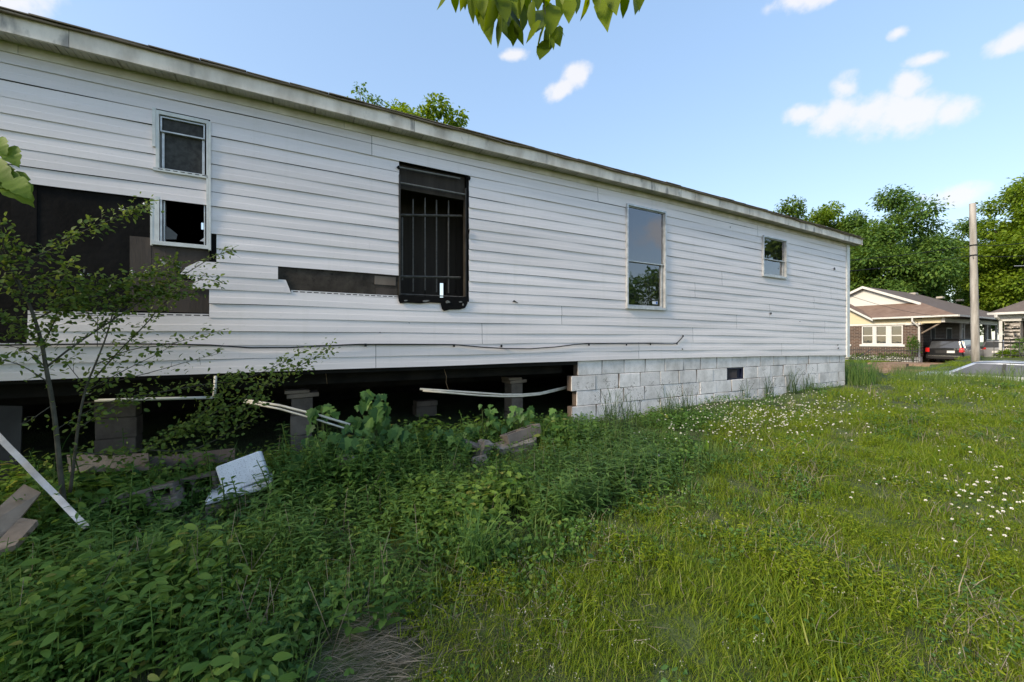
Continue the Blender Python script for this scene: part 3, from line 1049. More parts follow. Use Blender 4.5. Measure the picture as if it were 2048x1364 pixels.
# tall narrow window at the left, half hidden by a hanging siding panel
u0, u1, v0, v1 = W1
win = MB()
wbox(win, u0 + .016, u0 + .036, -.03, .030, row_bot(6) + .004, v1 - .012)
wbox(win, u0 + .012, u0 + .036, -.03, .022, v0, row_bot(8) + .02)
wbox(win, u1 - .024, u1 - .010, -.03, .030, v0, v1 - .014)
wbox(win, u0 + .016, u1 - .010, -.03, .029, v1 - .040, v1 - .012)
wbox(win, u0 - .012, u1 - .008, -.03, .031, v0, v0 + .030)
w1 = win.build('window', MT['trim'], home)
mb = MB(); wbox(mb, u0 - .004, u0 + .016, .004, .034, v1 - .30, v1); mb.build('broken_trim_channel', MT['trim'], w1)
mb = MB(); wbox(mb, u1 - .009, u1 + .006, .004, .032, v0 - .01, v1 - .02); mb.build('trim_channel', MT['trim'], w1)
mb = MB(); wbox(mb, u0 - .018, u0 - .004, .003, .022, v0 - .006, row_bot(8) - .004); wbox(mb, u0 - .004, u0 + .012, .0, .02, v0, row_bot(8) + .01); mb.build('nailing_flange', MT['trim'], w1)
mb = MB(); wbox(mb, u0 + .0, u1 - .012, .010, .030, row_bot(6) - .012, row_bot(6) + .012); mb.build('lower_trim_channel', MT['trim'], w1)
hm = MB()
for i in range(7):
    a = u0 + .03 + i * .046
    wbox(hm, a, a + .028, .030, .0312, row_bot(6) + .002, row_bot(6) + .007)
hm.build('trim_slots', MT['felt'], w1)
meet = v1 - .155
mb = MB(); frame_ring(mb, u0 + .041, u1 - .035, meet - .012, v1 - .047, .010, -.01, .016); mb.build('upper_sash', MT['alu'], w1)
mb = MB(); frame_ring(mb, u0 + .046, u1 - .040, row_bot(6) + .01, meet + .004, .016, -.026, -.004); mb.build('lower_sash', MT['alu'], w1)
mb = MB(); wbox(mb, u0 + .05, u1 - .044, -.002, .0, meet, v1 - .05); mb.build('screen', MT['screen'], w1)
mb = MB(); wbox(mb, u0 + .06, u1 - .05, -.018, -.016, row_bot(6) + .02, meet - .01); mb.build('screen', MT['screen'], w1)
mb = MB(); wbox(mb, u0 + .041, u0 + .052, -.03, .02, v0 + .034, row_bot(8)); wbox(mb, u0 + .058, u0 + .066, -.035, .0, v0 + .034, row_bot(8)); wbox(mb, u1 - .042, u1 - .035, -.03, .01, v0 + .034, row_bot(8)); mb.build('sash_track', MT['alu'], w1)
# shard left in the broken lower light
sh = settle(u0)
mb = MB()
q = [(U(325), vof(325, 478)), (U(352), vof(352, 478)), (U(354), vof(354, 468)), (U(338), vof(338, 455)), (U(326), vof(326, 449))]
mb.prism(q, -.016, -.012, lambda a, b, d: FR(a, d, b + .0))
mb.build('broken_pane', M('dusty_glass_shard', (.07, .07, .068), None, rough=.25), w1)
mb = MB()
q = [(U(399), vof(399, 481)), (U(411), vof(411, 483)), (U(411), vof(411, 472))]
mb.prism(q, -.016, -.012, lambda a, b, d: FR(a, d, b)); mb.build('broken_pane', M('pale_glass_shard', (.5, .52, .55), None, rough=.25), w1)

# torn-out window with security bars
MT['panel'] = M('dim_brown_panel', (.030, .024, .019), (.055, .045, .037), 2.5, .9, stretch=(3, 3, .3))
u0, u1, v0, v1 = W2
fr = MB()
wbox(fr, u0 - .002, u0 + .014, -.05, .026, v0, v1 - .14)
wbox(fr, u1 - .042, u1 - .030, -.05, .012, v0 + .02, v1 - .14)
wbox(fr, u0, u1 - .035, -.05, .014, v0 + .028, v0 + .048)
w2 = fr.build('broken_window_frame', MT['bronze'], home)
mb = MB(); wbox(mb, u1 - .026, u1 + .002, -.03, .003, v0 - .05, v1 - .005); mb.build('torn_felt_strip', MT['felt'], w2)
mb = MB(); wbox(mb, u0 + .001, u1 - .034, -.06, -.03, v1 - .26, v1 - .002); mb.build('header_board', MT['panel'], w2)
mb = MB()
for (xa, ya, xb, yb) in ((797, 334, 920, 357), (799, 365, 930, 389)):
    a = Vector(PP(xa, ya, .012)); b = Vector(PP(xb, yb, .004))
    mb.tube([a, b], .008, 6)
mb.build('loose_header_strip', M('dull_grey_strip', (.16, .155, .145), (.24, .23, .22), 12, .6), w2)
for x, y0, y1 in ((826, 398, 583), (850, 396, 580), (873, 400, 584), (897, 401, 586)):
    c = PP(x, y0, -.085); d = PP(x, y1, -.085)
    mb = MB(); mb.tube([c, Vector((c.x, c.y, d.z))], .0085, 6); mb.build('security_bar', MT['barin'], w2)
for y, x0, x1 in ((432, 799, 924), (555, 801, 921)):
    a = PP(x0, y - 2, -.075); b = PP(x1, y, -.075)
    mb = MB(); mb.tube([a, b], .0125, 6); mb.build('grille_rail', MT['barin'], w2)
mb = MB(); a = PP(804, 435, -.08); b = PP(804, 560, -.08); mb.tube([a, Vector((a.x, a.y, b.z))], .012, 6); mb.build('grille_side_rail', MT['barin'], w2)
mb = MB(); a = PP(798, 588, -.02); b = PP(928, 594, -.02); mb.tube([a, b], .007, 6); mb.build('sill_rail', MT['barin'], w2)
xs = [(770, 826), (826.6, 850), (850.6, 879.5), (891.5, 912), (912.6, 960)]  # panels added close behind the opening to lighten the otherwise black room
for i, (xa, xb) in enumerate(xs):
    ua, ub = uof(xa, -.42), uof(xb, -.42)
    mb = MB(); mb.fbox(ua, ub, -.44 - .012 * (i % 2), -.42 - .012 * (i % 2), -.2, 2.03); mb.build('added_backing_panel', MT['panel'], w2)
mb = MB(); mb.fbox(uof(879.5, -.42), uof(891.5, -.42), -.44, -.42, vof(885, 566, -.42), 2.03); mb.build('added_backing_panel', MT['panel'], w2)
# ragged felt and insulation below the opening
rag = [(797, 600), (800, 607), (815, 605), (840, 607), (860, 605), (881, 606), (884, 618), (888, 622), (900, 619), (918, 619), (930, 616), (935, 606), (936, 592), (925, 594), (880, 595), (840, 594), (797, 590)]
mb = MB(); mb.prism([UV(x, y, .03) for x, y in rag], .027, .034, lambda a, b, d: FR(a, d, b)); mb.build('torn_felt_flap', MT['felt'], w2)
for (x, y, w, h) in ((852, 602, 14, 5), (895, 604, 12, 7), (812, 601, 8, 3), (926, 609, 4, 6), (921, 604, 8, 3)):
    mb = MB()
    q = [UV(x + w * .5 * math.cos(t) * random.uniform(.6, 1.2), y + h * .5 * math.sin(t) * random.uniform(.6, 1.2), .037) for t in np.linspace(0, 6.28, 9)[:-1]]
    mb.prism(q, .035, .041, lambda a, b, d: FR(a, d, b)); mb.build('insulation_scrap', M('grey_insulation', (.12, .12, .115), (.26, .26, .25), 40, .95), w2)
for q in ([(933, 352), (940, 353), (941, 357), (939, 361), (935, 357)], [(936, 458), (939, 459), (938, 468), (935, 476), (934, 470)], [(793, 334), (797, 331), (800, 337), (797, 339)]):
    mb = MB(); mb.prism([UV(x, y, .03) for x, y in q], .025, .036, lambda a, b, d: FR(a, d, b)); mb.build('torn_corner', MT['felt'], w2)

# scars and nail holes in the siding
for (x, y, q) in ((1031, 603, [(-6, 1), (-3, -3), (1, 0), (6, 3), (1, 2), (-2, 1)]), (1669, 537, [(-1, -2), (1, -2), (2, 2), (-1, 3)]), (1542, 627, [(-2, -2), (1, -2), (2, 1), (-1, 2)]),
                  (1600, 643, [(-1, -1), (1, 0), (0, 1)]), (1676, 690, [(-1, -1), (1, -1), (1, 1), (-1, 1)]), (1677, 696, [(-1, -1), (1, -1), (1, 1), (-1, 2)]), (1461, 454, [(-1, -1), (0, -1), (0, 2)]),
                  (1365, 698, [(-1, -1), (1, -1), (1, 1), (-1, 1)]), (760, 665, [(-1, -1), (1, -1), (1, 1), (-1, 1)]), (818, 646, [(-1, -1), (1, -1), (1, 1)]),
                  (1331, 616, [(-2, 3), (0, -2), (3, -2)])):
    mb = MB(); mb.prism([UV(x + a, y + b, .03) for a, b in q], .0275, .031, lambda a, b, d: FR(a, d, b)); mb.build('siding_scar', MT['cable'], home)

# cable stapled along the siding
pts = [(-60, 691), (0, 690), (200, 688), (330, 688), (420, 690), (500, 695.5), (580, 695), (640, 692), (720, 688.5), (820, 688.5), (908, 689), (960, 694), (1010, 697), (1060, 697.5), (1110, 694), (1150, 689), (1175, 687), (1240, 687.5), (1300, 687), (1345, 688), (1353, 687), (1360, 680), (1367, 672)]
mb = MB(); mb.tube([PP(x, y, .036 + (.006 if 440 < x < 700 or 930 < x < 1140 else 0)) for x, y in pts], .0065, 6)
cab = mb.build('wall_cable', MT['cable'], smooth=True)
tag(cab, 'thin black cable stapled along the lower siding of the white home', 'cable')
for x, y in ((731, 690), (908, 691), (1003, 692), (1178, 689), (1253, 689), (1301, 688), (1354, 687), (1366, 672)):
    mb = MB(); mb.box(PP(x, y, .036), (.022, .012, .03), Matrix.Rotation(ROT, 3, 'Z'), .003); mb.build('cable_clip', MT['cable'], cab)

# ------------------------------------------------------------------ block skirting
sk = empty('block_skirting', FR(4.5, -.05, -1.1))
tag(sk, 'dry stacked white concrete block skirting under the home, broken off at its open end', 'block wall')
BL, BH, BT = .395, .194, .10
bms = []
for t in range(5):
    mb = MB()
    mb.box((0, 0, 0), (BL - .004 - .001 * t, BT, BH - .003), None, .006)
    vv = np.array(mb.v); vv += rng.uniform(-.0016, .0016, vv.shape); mb.v = [tuple(a) for a in vv]
    bms.append(mb.mesh('block', MT['block'])); fix_normals(bms[-1])
hb = MB(); hb.box((0, 0, 0), (BL / 2 - .006, BT, BH - .003), None, .006); half = hb.mesh('half_block', MT['block']); fix_normals(half)
starts = [uof(1156.5), uof(1143), uof(1153.8), uof(1143.5), uof(1157), uof(1143)]
VENT = (3.99, 4.43)
for r in range(6):
    v = -.246 - BH * (r + .5)
    u = starts[r]
    while u < 7.86:
        if r == 1 and u + BL > VENT[0] and u < VENT[1]:
            if VENT[0] - u > .1:
                w = VENT[0] - u
                mb = MB(); mb.box((0, 0, 0), (w - .005, BT, BH - .003), None, .006)
                o = link('block', mb.mesh('cut_block', MT['block']), FR(u + w / 2, -.055, v), sk, ROT)
            u = VENT[1]; continue
        if float(ground_v(u, 0)) - .05 < v + BH / 2:
            jit = random.uniform(-.004, .004)
            L_ = min(BL, 7.93 - u)
            o = link('block', bms[random.randrange(5)], FR(u + BL / 2, -.055 + jit, v + random.uniform(-.002, .002)), sk, ROT + random.uniform(-.006, .006))
            o.rotation_euler.y = random.uniform(-.004, .004)
            if L_ < BL: o.scale.x = L_ / BL; o.location = FR(u + L_ / 2, -.055, v) - WLOC[sk.name]
        u += BL + random.choice([0, 0, .001, .003, .006])
ve = empty('foundation_vent', FR(4.21, -.04, -.66)); ve.parent = sk; ve.location = FR(4.21, -.04, -.66) - WLOC[sk.name]
va, vb = -.645, -.432
mb = MB()
mb.fbox(3.995, 4.025, -.10, -.012, va, vb); mb.fbox(4.395, 4.425, -.10, -.012, va, vb)
mb.fbox(4.025, 4.395, -.10, -.013, vb - .03, vb); mb.fbox(4.025, 4.395, -.10, -.013, va, va + .03)
MT['vent'] = M('navy_plastic_vent', (.008, .01, .03), (.016, .02, .05), 12, .45)
mb.build('vent_frame', MT['vent'], ve)
for j in range(9):
    a = 4.045 + j * .028
    mb = MB(); mb.fbox(a, a + .008, -.05, -.03, va + .03, vb - .03); mb.build('vent_slat', M('grey_vent_slat', (.10, .09, .10)) if j == 0 else bpy.data.materials['grey_vent_slat'], ve)
for j in range(4):
    a = va + .04 + j * .045
    mb = MB(); mb.fbox(4.04, 4.30, -.062, -.052, a, a + .008); mb.build('vent_crossbar', bpy.data.materials['grey_vent_slat'], ve)
mb = MB(); mb.fbox(4.30, 4.385, -.06, -.04, va + .03, vb - .03); mb.build('vent_shutter', MT['vent'], ve)

# ================================================================== across the street
def text_mesh(name, curve):
    tmp = bpy.data.objects.new(name + '_curve', curve)
    COL.objects.link(tmp)
    bpy.context.view_layer.update()
    me = bpy.data.meshes.new_from_object(tmp.evaluated_get(bpy.context.evaluated_depsgraph_get()))
    bpy.data.objects.remove(tmp)
    me.name = name
    o = bpy.data.objects.new(name, me); COL.objects.link(o)
    return o


MT['cream'] = lap_mat('cream_lap_siding', (.50, .43, .28), .11)
MT['whitelap'] = lap_mat('white_lap_siding', (.5, .5, .48), .11)
MT['paint'] = M('white_house_paint', (.50, .49, .47), (.60, .59, .57), 5, .5)
MT['brick'] = brick_mat('brown_brick', (.045, .024, .018), (.10, .056, .038), (.24, .21, .18), 1.55)
MT['lit_roof'] = shingle_mat('red_brown_lit_shingles', (.135, .085, .062), (.21, .145, .11))  # bungalow front slopes: sunlight put into the colour, redder and lighter
MT['dim_and_cottage_roof'] = shingle_mat('dim_slope_and_cottage_roof', (.09, .07, .06), (.15, .118, .10))  # bungalow side slope: shade put into the colour; cottage roof's own brown
MT['curtain'] = M('patterned_curtain', (.03, .03, .032), (.10, .10, .098), 14, .8, stretch=(1, 1, .5))
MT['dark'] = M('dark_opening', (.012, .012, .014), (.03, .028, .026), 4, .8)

nh = empty('brick_bungalow', FR(42, -11, -1.5))
tag(nh, 'brown brick bungalow with cream gable, triple white window and red brown roof', 'house')
UF = 38.0


def fb(name, u0, u1, p0, p1, v0, v1, mat, parent):
    mb = MB(); mb.fbox(u0, u1, p0, p1, v0, v1)
    return mb.build(name, mat, parent)


def pf(x, u=UF):
    """p of the street-facing plane u that shows at pixel column x"""
    k = (x - 1024) / FPX
    return (k * (WALL0 + CDX * u) - SDX * u) / (CDX + k * SDX)


def vf(x, y, u=UF):
    w = FR(u, pf(x, u), 0)
    return (682 - y) * w.y / FPX


def fpoly(name, pts, u0, u1, mat, parent):
    """outline in (p, v) on the street-facing plane"""
    mb = MB(); mb.prism(pts, u0, u1, lambda a, b, d: FR(d, a, b))
    return mb.build(name, mat, parent)


pA, pB = pf(1600), pf(1841)              # hidden left corner, right pier
vb_, ve_ = -1.5, 1.42
wl, wr = pf(1723.5), pf(1806.5)
wv0, wv1 = vf(1765, 688.5), vf(1765, 651.5)
band = vf(1765, 650.5)
# front wall of brick in pieces around the windows
fb('brick_wall', UF, UF + .25, pA, wl, -1.15, band, MT['brick'], nh)
fb('brick_wall', UF + .004, UF + .25, wl, wr, -1.15, wv0, MT['brick'], nh)
fb('brick_wall', UF + .002, UF + .25, wr, pf(1817), -1.15, band, MT['brick'], nh)
fb('brick_pier', UF - .12, UF + .5, pf(1816), pB, -1.15, vf(1830, 650), MT['brick'], nh)
fb('foundation', UF - .06, UF + .3, pA, pB + .02, -1.6, -1.152, MT['paint'], nh)
fb('pier_cap', UF - .2, UF + .55, pf(1813), pB + .05, vf(1830, 650), vf(1830, 646), MT['paint'], nh)
fb('side_wall', UF + .26, UF + 15, pB - .9, pB - .65, -1.55, 1.7, MT['brick'], nh)
fb('rear_wall', UF + 15, UF + 15.2, pA, pB - .9, -1.55, 1.7, MT['brick'], nh)
fb('far_side_wall', UF + .26, UF + 15, pA, pA + .25, -1.55, 1.7, MT['brick'], nh)
# cream gable and the trim band
vE = 1.77
fpoly('gable_siding', [(pA, band), (pB + .1, band), (pB + .1, vf(1841, 638)), (pf(1746), vf(1746, 640)), (pf(1697), vf(1697, 615)), (pA, vf(1697, 615) + 1.2)], UF - .01, UF + .2, MT['cream'], nh)
fb('trim_band', UF - .03, UF - .011, pA, pf(1816), band - .0, band + .14, MT['paint'], nh)
# windows
cols = [(1724, 1747.5), (1751, 1774.5), (1781, 1806)]
for i, (xa, xb) in enumerate(cols):
    a, b = pf(xa), pf(xb)
    mb = MB()
    t = .07
    mb.fbox(UF - .03, UF + .08, a, a + t, wv0, wv1); mb.fbox(UF - .03, UF + .08, b - t, b, wv0, wv1)
    mb.fbox(UF - .029, UF + .08, a + t, b - t, wv1 - .06, wv1); mb.fbox(UF - .029, UF + .08, a + t, b - t, wv0, wv0 + .07)
    wo = mb.build('window', MT['paint'], nh)
    vm = (wv0 + wv1) / 2 - .04
    fb('meeting_rail', UF - .02, UF + .06, a + t, b - t, vm - .035, vm + .035, MT['paint'], wo)
    fb('pane', UF + .03, UF + .036, a + t, b - t, wv0 + .07, wv1 - .06, MT['houseglass'], wo)
    cm = MB()
    n = 9
    for j in range(n):
        c = a + t + (b - a - 2 * t) * j / n; d = a + t + (b - a - 2 * t) * (j + 1) / n
        o = .16 + .03 * (j % 2)
        cm.quad(FR(UF + o, c, wv0), FR(UF + .32 - o, d, wv0), FR(UF + .32 - o, d, wv1), FR(UF + o, c, wv1))
    cm.build('curtain', MT['curtain'], wo, fix=False)
for xa, xb in ((1747.5, 1751), (1774.5, 1781)):
    fb('window_mullion', UF - .04, UF + .08, pf(xa) + .004, pf(xb) - .004, wv0, wv1, MT['paint'], nh)
fb('window_sill', UF - .12, UF + .1, wl - .1, wr + .12, wv0 - .17, wv0 - .003, MT['paint'], nh)
a, b = pf(1680), pf(1699.5)
o_ = fb('window', UF - .02, UF - .004, a, b, wv0, wv1, MT['paint'], nh)
fb('pane', UF - .027, UF - .021, a + .08, b - .07, wv0 + .08, wv1 - .07, MT['glass'], o_)
fb('window_sill', UF - .12, UF - .003, a - .1, b + .12, wv0 - .17, wv0 - .004, MT['paint'], nh)

# roof: hipped front with a small upper gable, ridge running back along u
pE = pf(1915, UF - .4)
pR = -11.7; uG = UF + 2.1; vR = 4.55
vB_ = 2.95
pl_E = 2 * pR - pE


def sheet(name, quads, mat, parent, th=.0):
    mb = MB()
    for q in quads:
        mb.add([FR(*a) for a in q], [tuple(range(len(q)))])
    return mb.build(name, mat, parent, fix=False)


u_e = UF - .4; uBk = UF + 16
side_b = pE + (pR - pE) * (vB_ - vE) / (vR - vE)       # where the side slope reaches the gable foot
rf = sheet('roof_front_slope', [[(u_e, pf(1746, u_e), vE), (u_e, pE, vE), (uG, side_b, vB_), (uG, 2 * pR - side_b, vB_)]], MT['lit_roof'], nh)
sheet('roof_side_slope', [[(u_e, pE, vE), (uBk, pE, vE), (uBk - 3, pR, vR), (uG - .35, pR, vR), (uG - .35, side_b, vB_ - .03), (uG, side_b, vB_)],
                          [(u_e, pl_E, vE), (uBk, pl_E, vE), (uBk - 3, pR, vR), (uG - .35, pR, vR), (uG - .35, 2 * pR - side_b, vB_), (uG, 2 * pR - side_b, vB_)],
                          [(uBk, pE, vE), (uBk, pl_E, vE), (uBk - 3, pR, vR)]], MT['dim_and_cottage_roof'], nh)
fpoly('upper_gable', [(side_b - .15, vB_ - .02), (pR, vR - .09), (2 * pR - side_b + .15, vB_ - .02)], uG - .02, uG + .02, MT['whitelap'], nh)
for s in (0, 1):
    q = side_b + .12 if s == 0 else 2 * pR - side_b - .12
    mb = MB()
    d = .2
    mb.prism([(pR, vR + .02), (q, vB_ - .05), (q, vB_ - .05 - d), (pR, vR + .02 - d)], uG - .40, uG - .34, lambda a, b, c: FR(c, a, b))
    mb.build('rake_board', MT['paint'], nh)
# lower gable over the window wall
pg = pf(1746, UF - .35); vg = vf(1746, 638, UF - .35)
pa_ = pf(1697, UF - .35); va_ = vf(1697, 614, UF - .35)
sl = (va_ - vg) / (pa_ - pg)
pp2 = -14.6; vp2 = va_ + sl * (pp2 - pa_)
mb = MB(); mb.prism([(pg, vg), (pp2, vp2), (pp2, vp2 - .17), (pg, vg - .17)], UF - .42, UF - .35, lambda a, b, c: FR(c, a, b)); mb.build('rake_board', MT['paint'], nh)
sheet('lower_gable_roof', [[(UF - .42, pg, vg + .02), (UF - .42, pp2, vp2 + .02), (UF + 2, pp2, vp2 + .02), (UF + .9, pg - .5, vg + .32)]], MT['lit_roof'], nh)
# eave, gutter and downpipes
fb('gutter', u_e - .1, u_e, pg, pE + .05, vE - .09, vE + .03, MT['paint'], nh)
fb('gutter', u_e, uBk, pE, pE + .1, vE - .10, vE + .02, MT['paint'], nh)
fb('eave_soffit', u_e, UF + .3, pg, pE, vE - .12, vE - .095, MT['cream'], nh)
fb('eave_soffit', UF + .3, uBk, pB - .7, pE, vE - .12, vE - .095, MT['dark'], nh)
fb('carport_beam', UF - .06, UF + .14, pB + .1, pE - .9, vf(1885, 645.5), vE - .125, MT['cream'], nh)
fb('carport_beam', UF - .05, UF + 12, pE - .88, pE - .7, vE - .45, vE - .125, MT['paint'], nh)
mb = MB()
mb.tube([FR(UF - .5, pf(1830), vE - .06), FR(UF - .5, pf(1830), vE - .35), FR(UF - .2, pB - .02, vE - .75), FR(UF - .2, pB, -1.35), FR(UF - .35, pB + .02, -1.5)], .06, 6)
mb.build('downpipe', MT['paint'], nh)
for du in (3.5, 6.5, 9.5, 12):
    fb('carport_post', UF + du, UF + du + .12, pE - .85, pE - .73, -1.6, vE - .46, MT['paint'], nh)
mb = MB(); mb.tube([FR(UF + 3.4, pE + .02, vE - .12), FR(UF + 3.4, pE - .3, vE - .5), FR(UF + 3.45, pE - .6, vE - .55), FR(UF + 3.45, pE - .6, -1.5)], .045, 6); mb.build('downpipe', MT['paint'], nh)
mb = MB(); mb.tube([FR(UF + .1, pB + .02, .55), FR(UF + .1, pB + 1.0, vE - .5)], .05, 5); mb.build('knee_brace', MT['wood'], nh)
for du, w in ((4.2, .9), (7.6, 1.2), (11.0, 1.0)):
    o_ = fb('window', UF + du, UF + du + w, pB - .65, pB - .62, .0 - .35, 1.1, MT['paint'], nh)
    fb('pane', UF + du + .08, UF + du + w - .08, pB - .618, pB - .61, -.27, 1.02, MT['dark'], o_)
for x, y in ((1824, 590), (1878, 600), (1917, 605)):
    k = (x - 1024) / FPX
    uu = (SDX * 0 + CDX * (pR + .25) - k * (WALL0 - SDX * (pR + .25))) / (k * CDX - SDX)
    mb = MB(); mb.box(FR(uu, pR + .35, vR - .16), (.7, .5, .22), Matrix.Rotation(ROT, 3, 'Z'), .05)
    mb.build('roof_vent', M('pale_roof_vent', (.38, .34, .30), None, rough=.6) if x == 1824 else bpy.data.materials['pale_roof_vent'], nh)
tx = bpy.data.curves.new('house_number', 'FONT'); tx.body = '322'; tx.size = .30; tx.extrude = .004
tx.materials.append(MT['dark'])
to = text_mesh('house_number', tx)
to.parent = nh
to.location = FR(UF - .215, pf(1823), vf(1828, 648.6)) - WLOC[nh.name]
to.rotation_euler = (R(90), 0, ROT - R(90))

# ------------------------------------------------------------------ stone house at the right edge
MT['stone'] = M('field_stone', (.22, .19, .16), (.46, .42, .37), 3, .9, .4, 20)
MT['mortar'] = M('pale_mortar', (.30, .28, .26), (.36, .34, .31), 10, .9)
sh_ = empty('stone_cottage', FR(37, 0, -1.3))
tag(sh_, 'stone walled cottage with white gutter and brown roof at the right edge', 'house')
US = 34.0


def sp(x): return pf(x, US)
def sv(x, y): return vf(x, y, US)


pc0, pc1 = sp(2009), sp(2041)
core = fb('stone_pier', US, US + .5, pc0, pc1, -1.5, sv(2024, 642), MT['mortar'], sh_)
stone_meshes = []
for t in range(6):
    mb = MB(); mb.box((0, 0, 0), (.06, 1, 1), None, .025)
    vv = np.array(mb.v); vv += rng.uniform(-.08, .08, vv.shape) * np.array([.1, 1, 1]); mb.v = [tuple(a) for a in vv]
    me = mb.mesh('stone', M('stone_%d' % t, tuple(np.array((.27, .24, .21)) * random.uniform(.7, 1.25)), tuple(np.array((.55, .51, .46)) * random.uniform(.75, 1.2)), 2.5, .9, .4, 20), True)
    stone_meshes.append(me)
v = -1.45
while v < sv(2024, 642) - .1:
    h = random.uniform(.17, .32); c = pc0
    while c < pc1 - .05:
        w = min(random.uniform(.18, .45), pc1 - c)
        o = link('stone', stone_meshes[random.randrange(6)], FR(US - .012, c + w / 2, v + h / 2), core, ROT)
        o.scale = (1, w - .012, h - .012)
        c += w
    v += h
# the pier's side towards the drive
v = -1.45
while v < sv(2024, 642) - .1:
    h = random.uniform(.15, .26); c = US
    while c < US + .45:
        w = min(random.uniform(.16, .3), US + .5 - c)
        o = link('stone', stone_meshes[random.randrange(6)], FR(c + w / 2, pc0 + .012, v + h / 2), core, ROT + R(90))
        o.scale = (1, w - .012, h - .012)
        c += w
    v += h
fb('pier_cap', US - .1, US + .6, pc0 - .12, pc1 + .05, sv(2024, 642), sv(2024, 637.5), MT['paint'], sh_)
fb('porch_beam', US - .02, US + .3, sp(1996), sp(2130), sv(2024, 637.3), sv(2024, 629), MT['paint'], sh_)
fb('gutter', US - .55, US - .43, sp(1980), sp(2160), sv(2024, 629), sv(2024, 624.5), MT['paint'], sh_)
fb('front_wall', US + .6, US + .8, pc1 - .3, pc1 + 7, -1.5, 1.5, MT['brick'], sh_)
o_ = fb('window', US + .57, US + .6, pc1 - .2, pc1 + 1.4, -.15, 1.3, MT['paint'], sh_)
fb('pane', US + .56, US + .568, pc1 - .1, pc1 + 1.3, -.05, 1.2, MT['dark'], o_)
fb('window_sill', US + .5, US + .6, pc1 - .3, pc1 + 1.5, -.3, -.155, MT['paint'], sh_)
fb('side_wall', US + .5, US + 10, pc0 + .05, pc0 + .25, -1.5, 1.5, MT['brick'], sh_)
fb('lower_stone_wall', US + .1, US + .5, pc1 + .01, pc1 + 6, -1.5, -.6, MT['stone'], sh_)
ve2 = sv(2024, 625); pl = sp(1980); prr = sp(2160)
top = sv(2062, 565)
sheet('roof', [[(US - .5, pl, ve2), (US - .5, prr, ve2), (US + 3.0, prr, ve2 + 1.5), (US + 3.0, pl + 2.2, ve2 + 1.5)],
               [(US - .5, pl, ve2), (US + 3.0, pl + 2.2, ve2 + 1.5), (US + 12, pl + 2.2, ve2 + 1.5), (US + 12, pl, ve2)],
               [(US + 2.9, pl + 2.15, ve2 + 1.4), (US + 2.9, prr, ve2 + 1.4), (US + 5, prr, ve2 + 4.6), (US + 5, pl + 4.0, ve2 + 4.6)],
               [(US + 2.9, pl + 2.15, ve2 + 1.4), (US + 5, pl + 4.0, ve2 + 4.6), (US + 11, pl + 4.0, ve2 + 4.6), (US + 12, pl + 2.15, ve2 + 1.4)]], MT['dim_and_cottage_roof'], sh_)
mb = MB(); mb.tube([FR(US - .5, sp(1997), sv(2024, 628)), FR(US - .5, sp(1997), sv(2024, 633)), FR(US - .15, sp(2003), sv(2024, 641)), FR(US - .15, sp(2003), -1.3)], .075, 6); mb.build('downpipe', MT['paint'], sh_)
mb = MB()
an = FR(US + 2, sp(2044), sv(2044, 525))
mb.tube([FR(US + 2, sp(2044), 1.6), an], .02, 5)
for d, l in (((1, 0, .02), 1.0), ((-1, 0, -.02), 1.0), ((.5, .2, .5), .5), ((-.4, -.2, .55), .5)):
    mb.tube([an, an + Vector(d) * l], .018, 4)
mb.build('roof_aerial', MT['alu'], sh_)

# ------------------------------------------------------------------ cars
def loft(stations, fn):
    """stations: list of rings (same length) -> faces between, capped"""
    mb = MB()
    n = len(stations[0])
    for ring in stations:
        for q in ring: mb.v.append(tuple(fn(*q)))
    for i in range(len(stations) - 1):
        for j in range(n):
            mb.f.append((i * n + j, i * n + (j + 1) % n, (i + 1) * n + (j + 1) % n, (i + 1) * n + j)); mb.m.append(0)
    mb.f.append(tuple(range(n))); mb.m.append(0)
    mb.f.append(tuple((len(stations) - 1) * n + j for j in range(n))); mb.m.append(0)
    return mb


def car_paint(name, c, metal=.4, rough=.28):
    m = M(name, c, None, rough=rough, metal=metal, spec=.6)
    m.node_tree.nodes['Principled BSDF'].inputs['Coat Weight'].default_value = .6
    return m


MT['carglass'] = M('dark_car_glass', (.055, .06, .07), None, rough=.1, spec=1.0)
MT['paleglass'] = M('pale_car_glass', (.05, .052, .058), (.095, .096, .10), 2, .12, spec=1.0)
MT['tyre'] = M('tyre_rubber', (.012, .012, .012), None, rough=.8)
MT['rim'] = M('alloy_rim', (.35, .35, .36), None, rough=.3, metal=.8)
MT['redlamp'] = M('red_tail_lamp', (.55, .02, .02), None, rough=.15, spec=.7)
MT['bumper'] = M('black_bumper', (.015, .015, .017), None, rough=.45)
MT['plate'] = M('white_plate', (.65, .65, .66), None, rough=.4)
MT['chrome'] = M('chrome_strip', (.6, .6, .6), None, rough=.2, metal=.9)


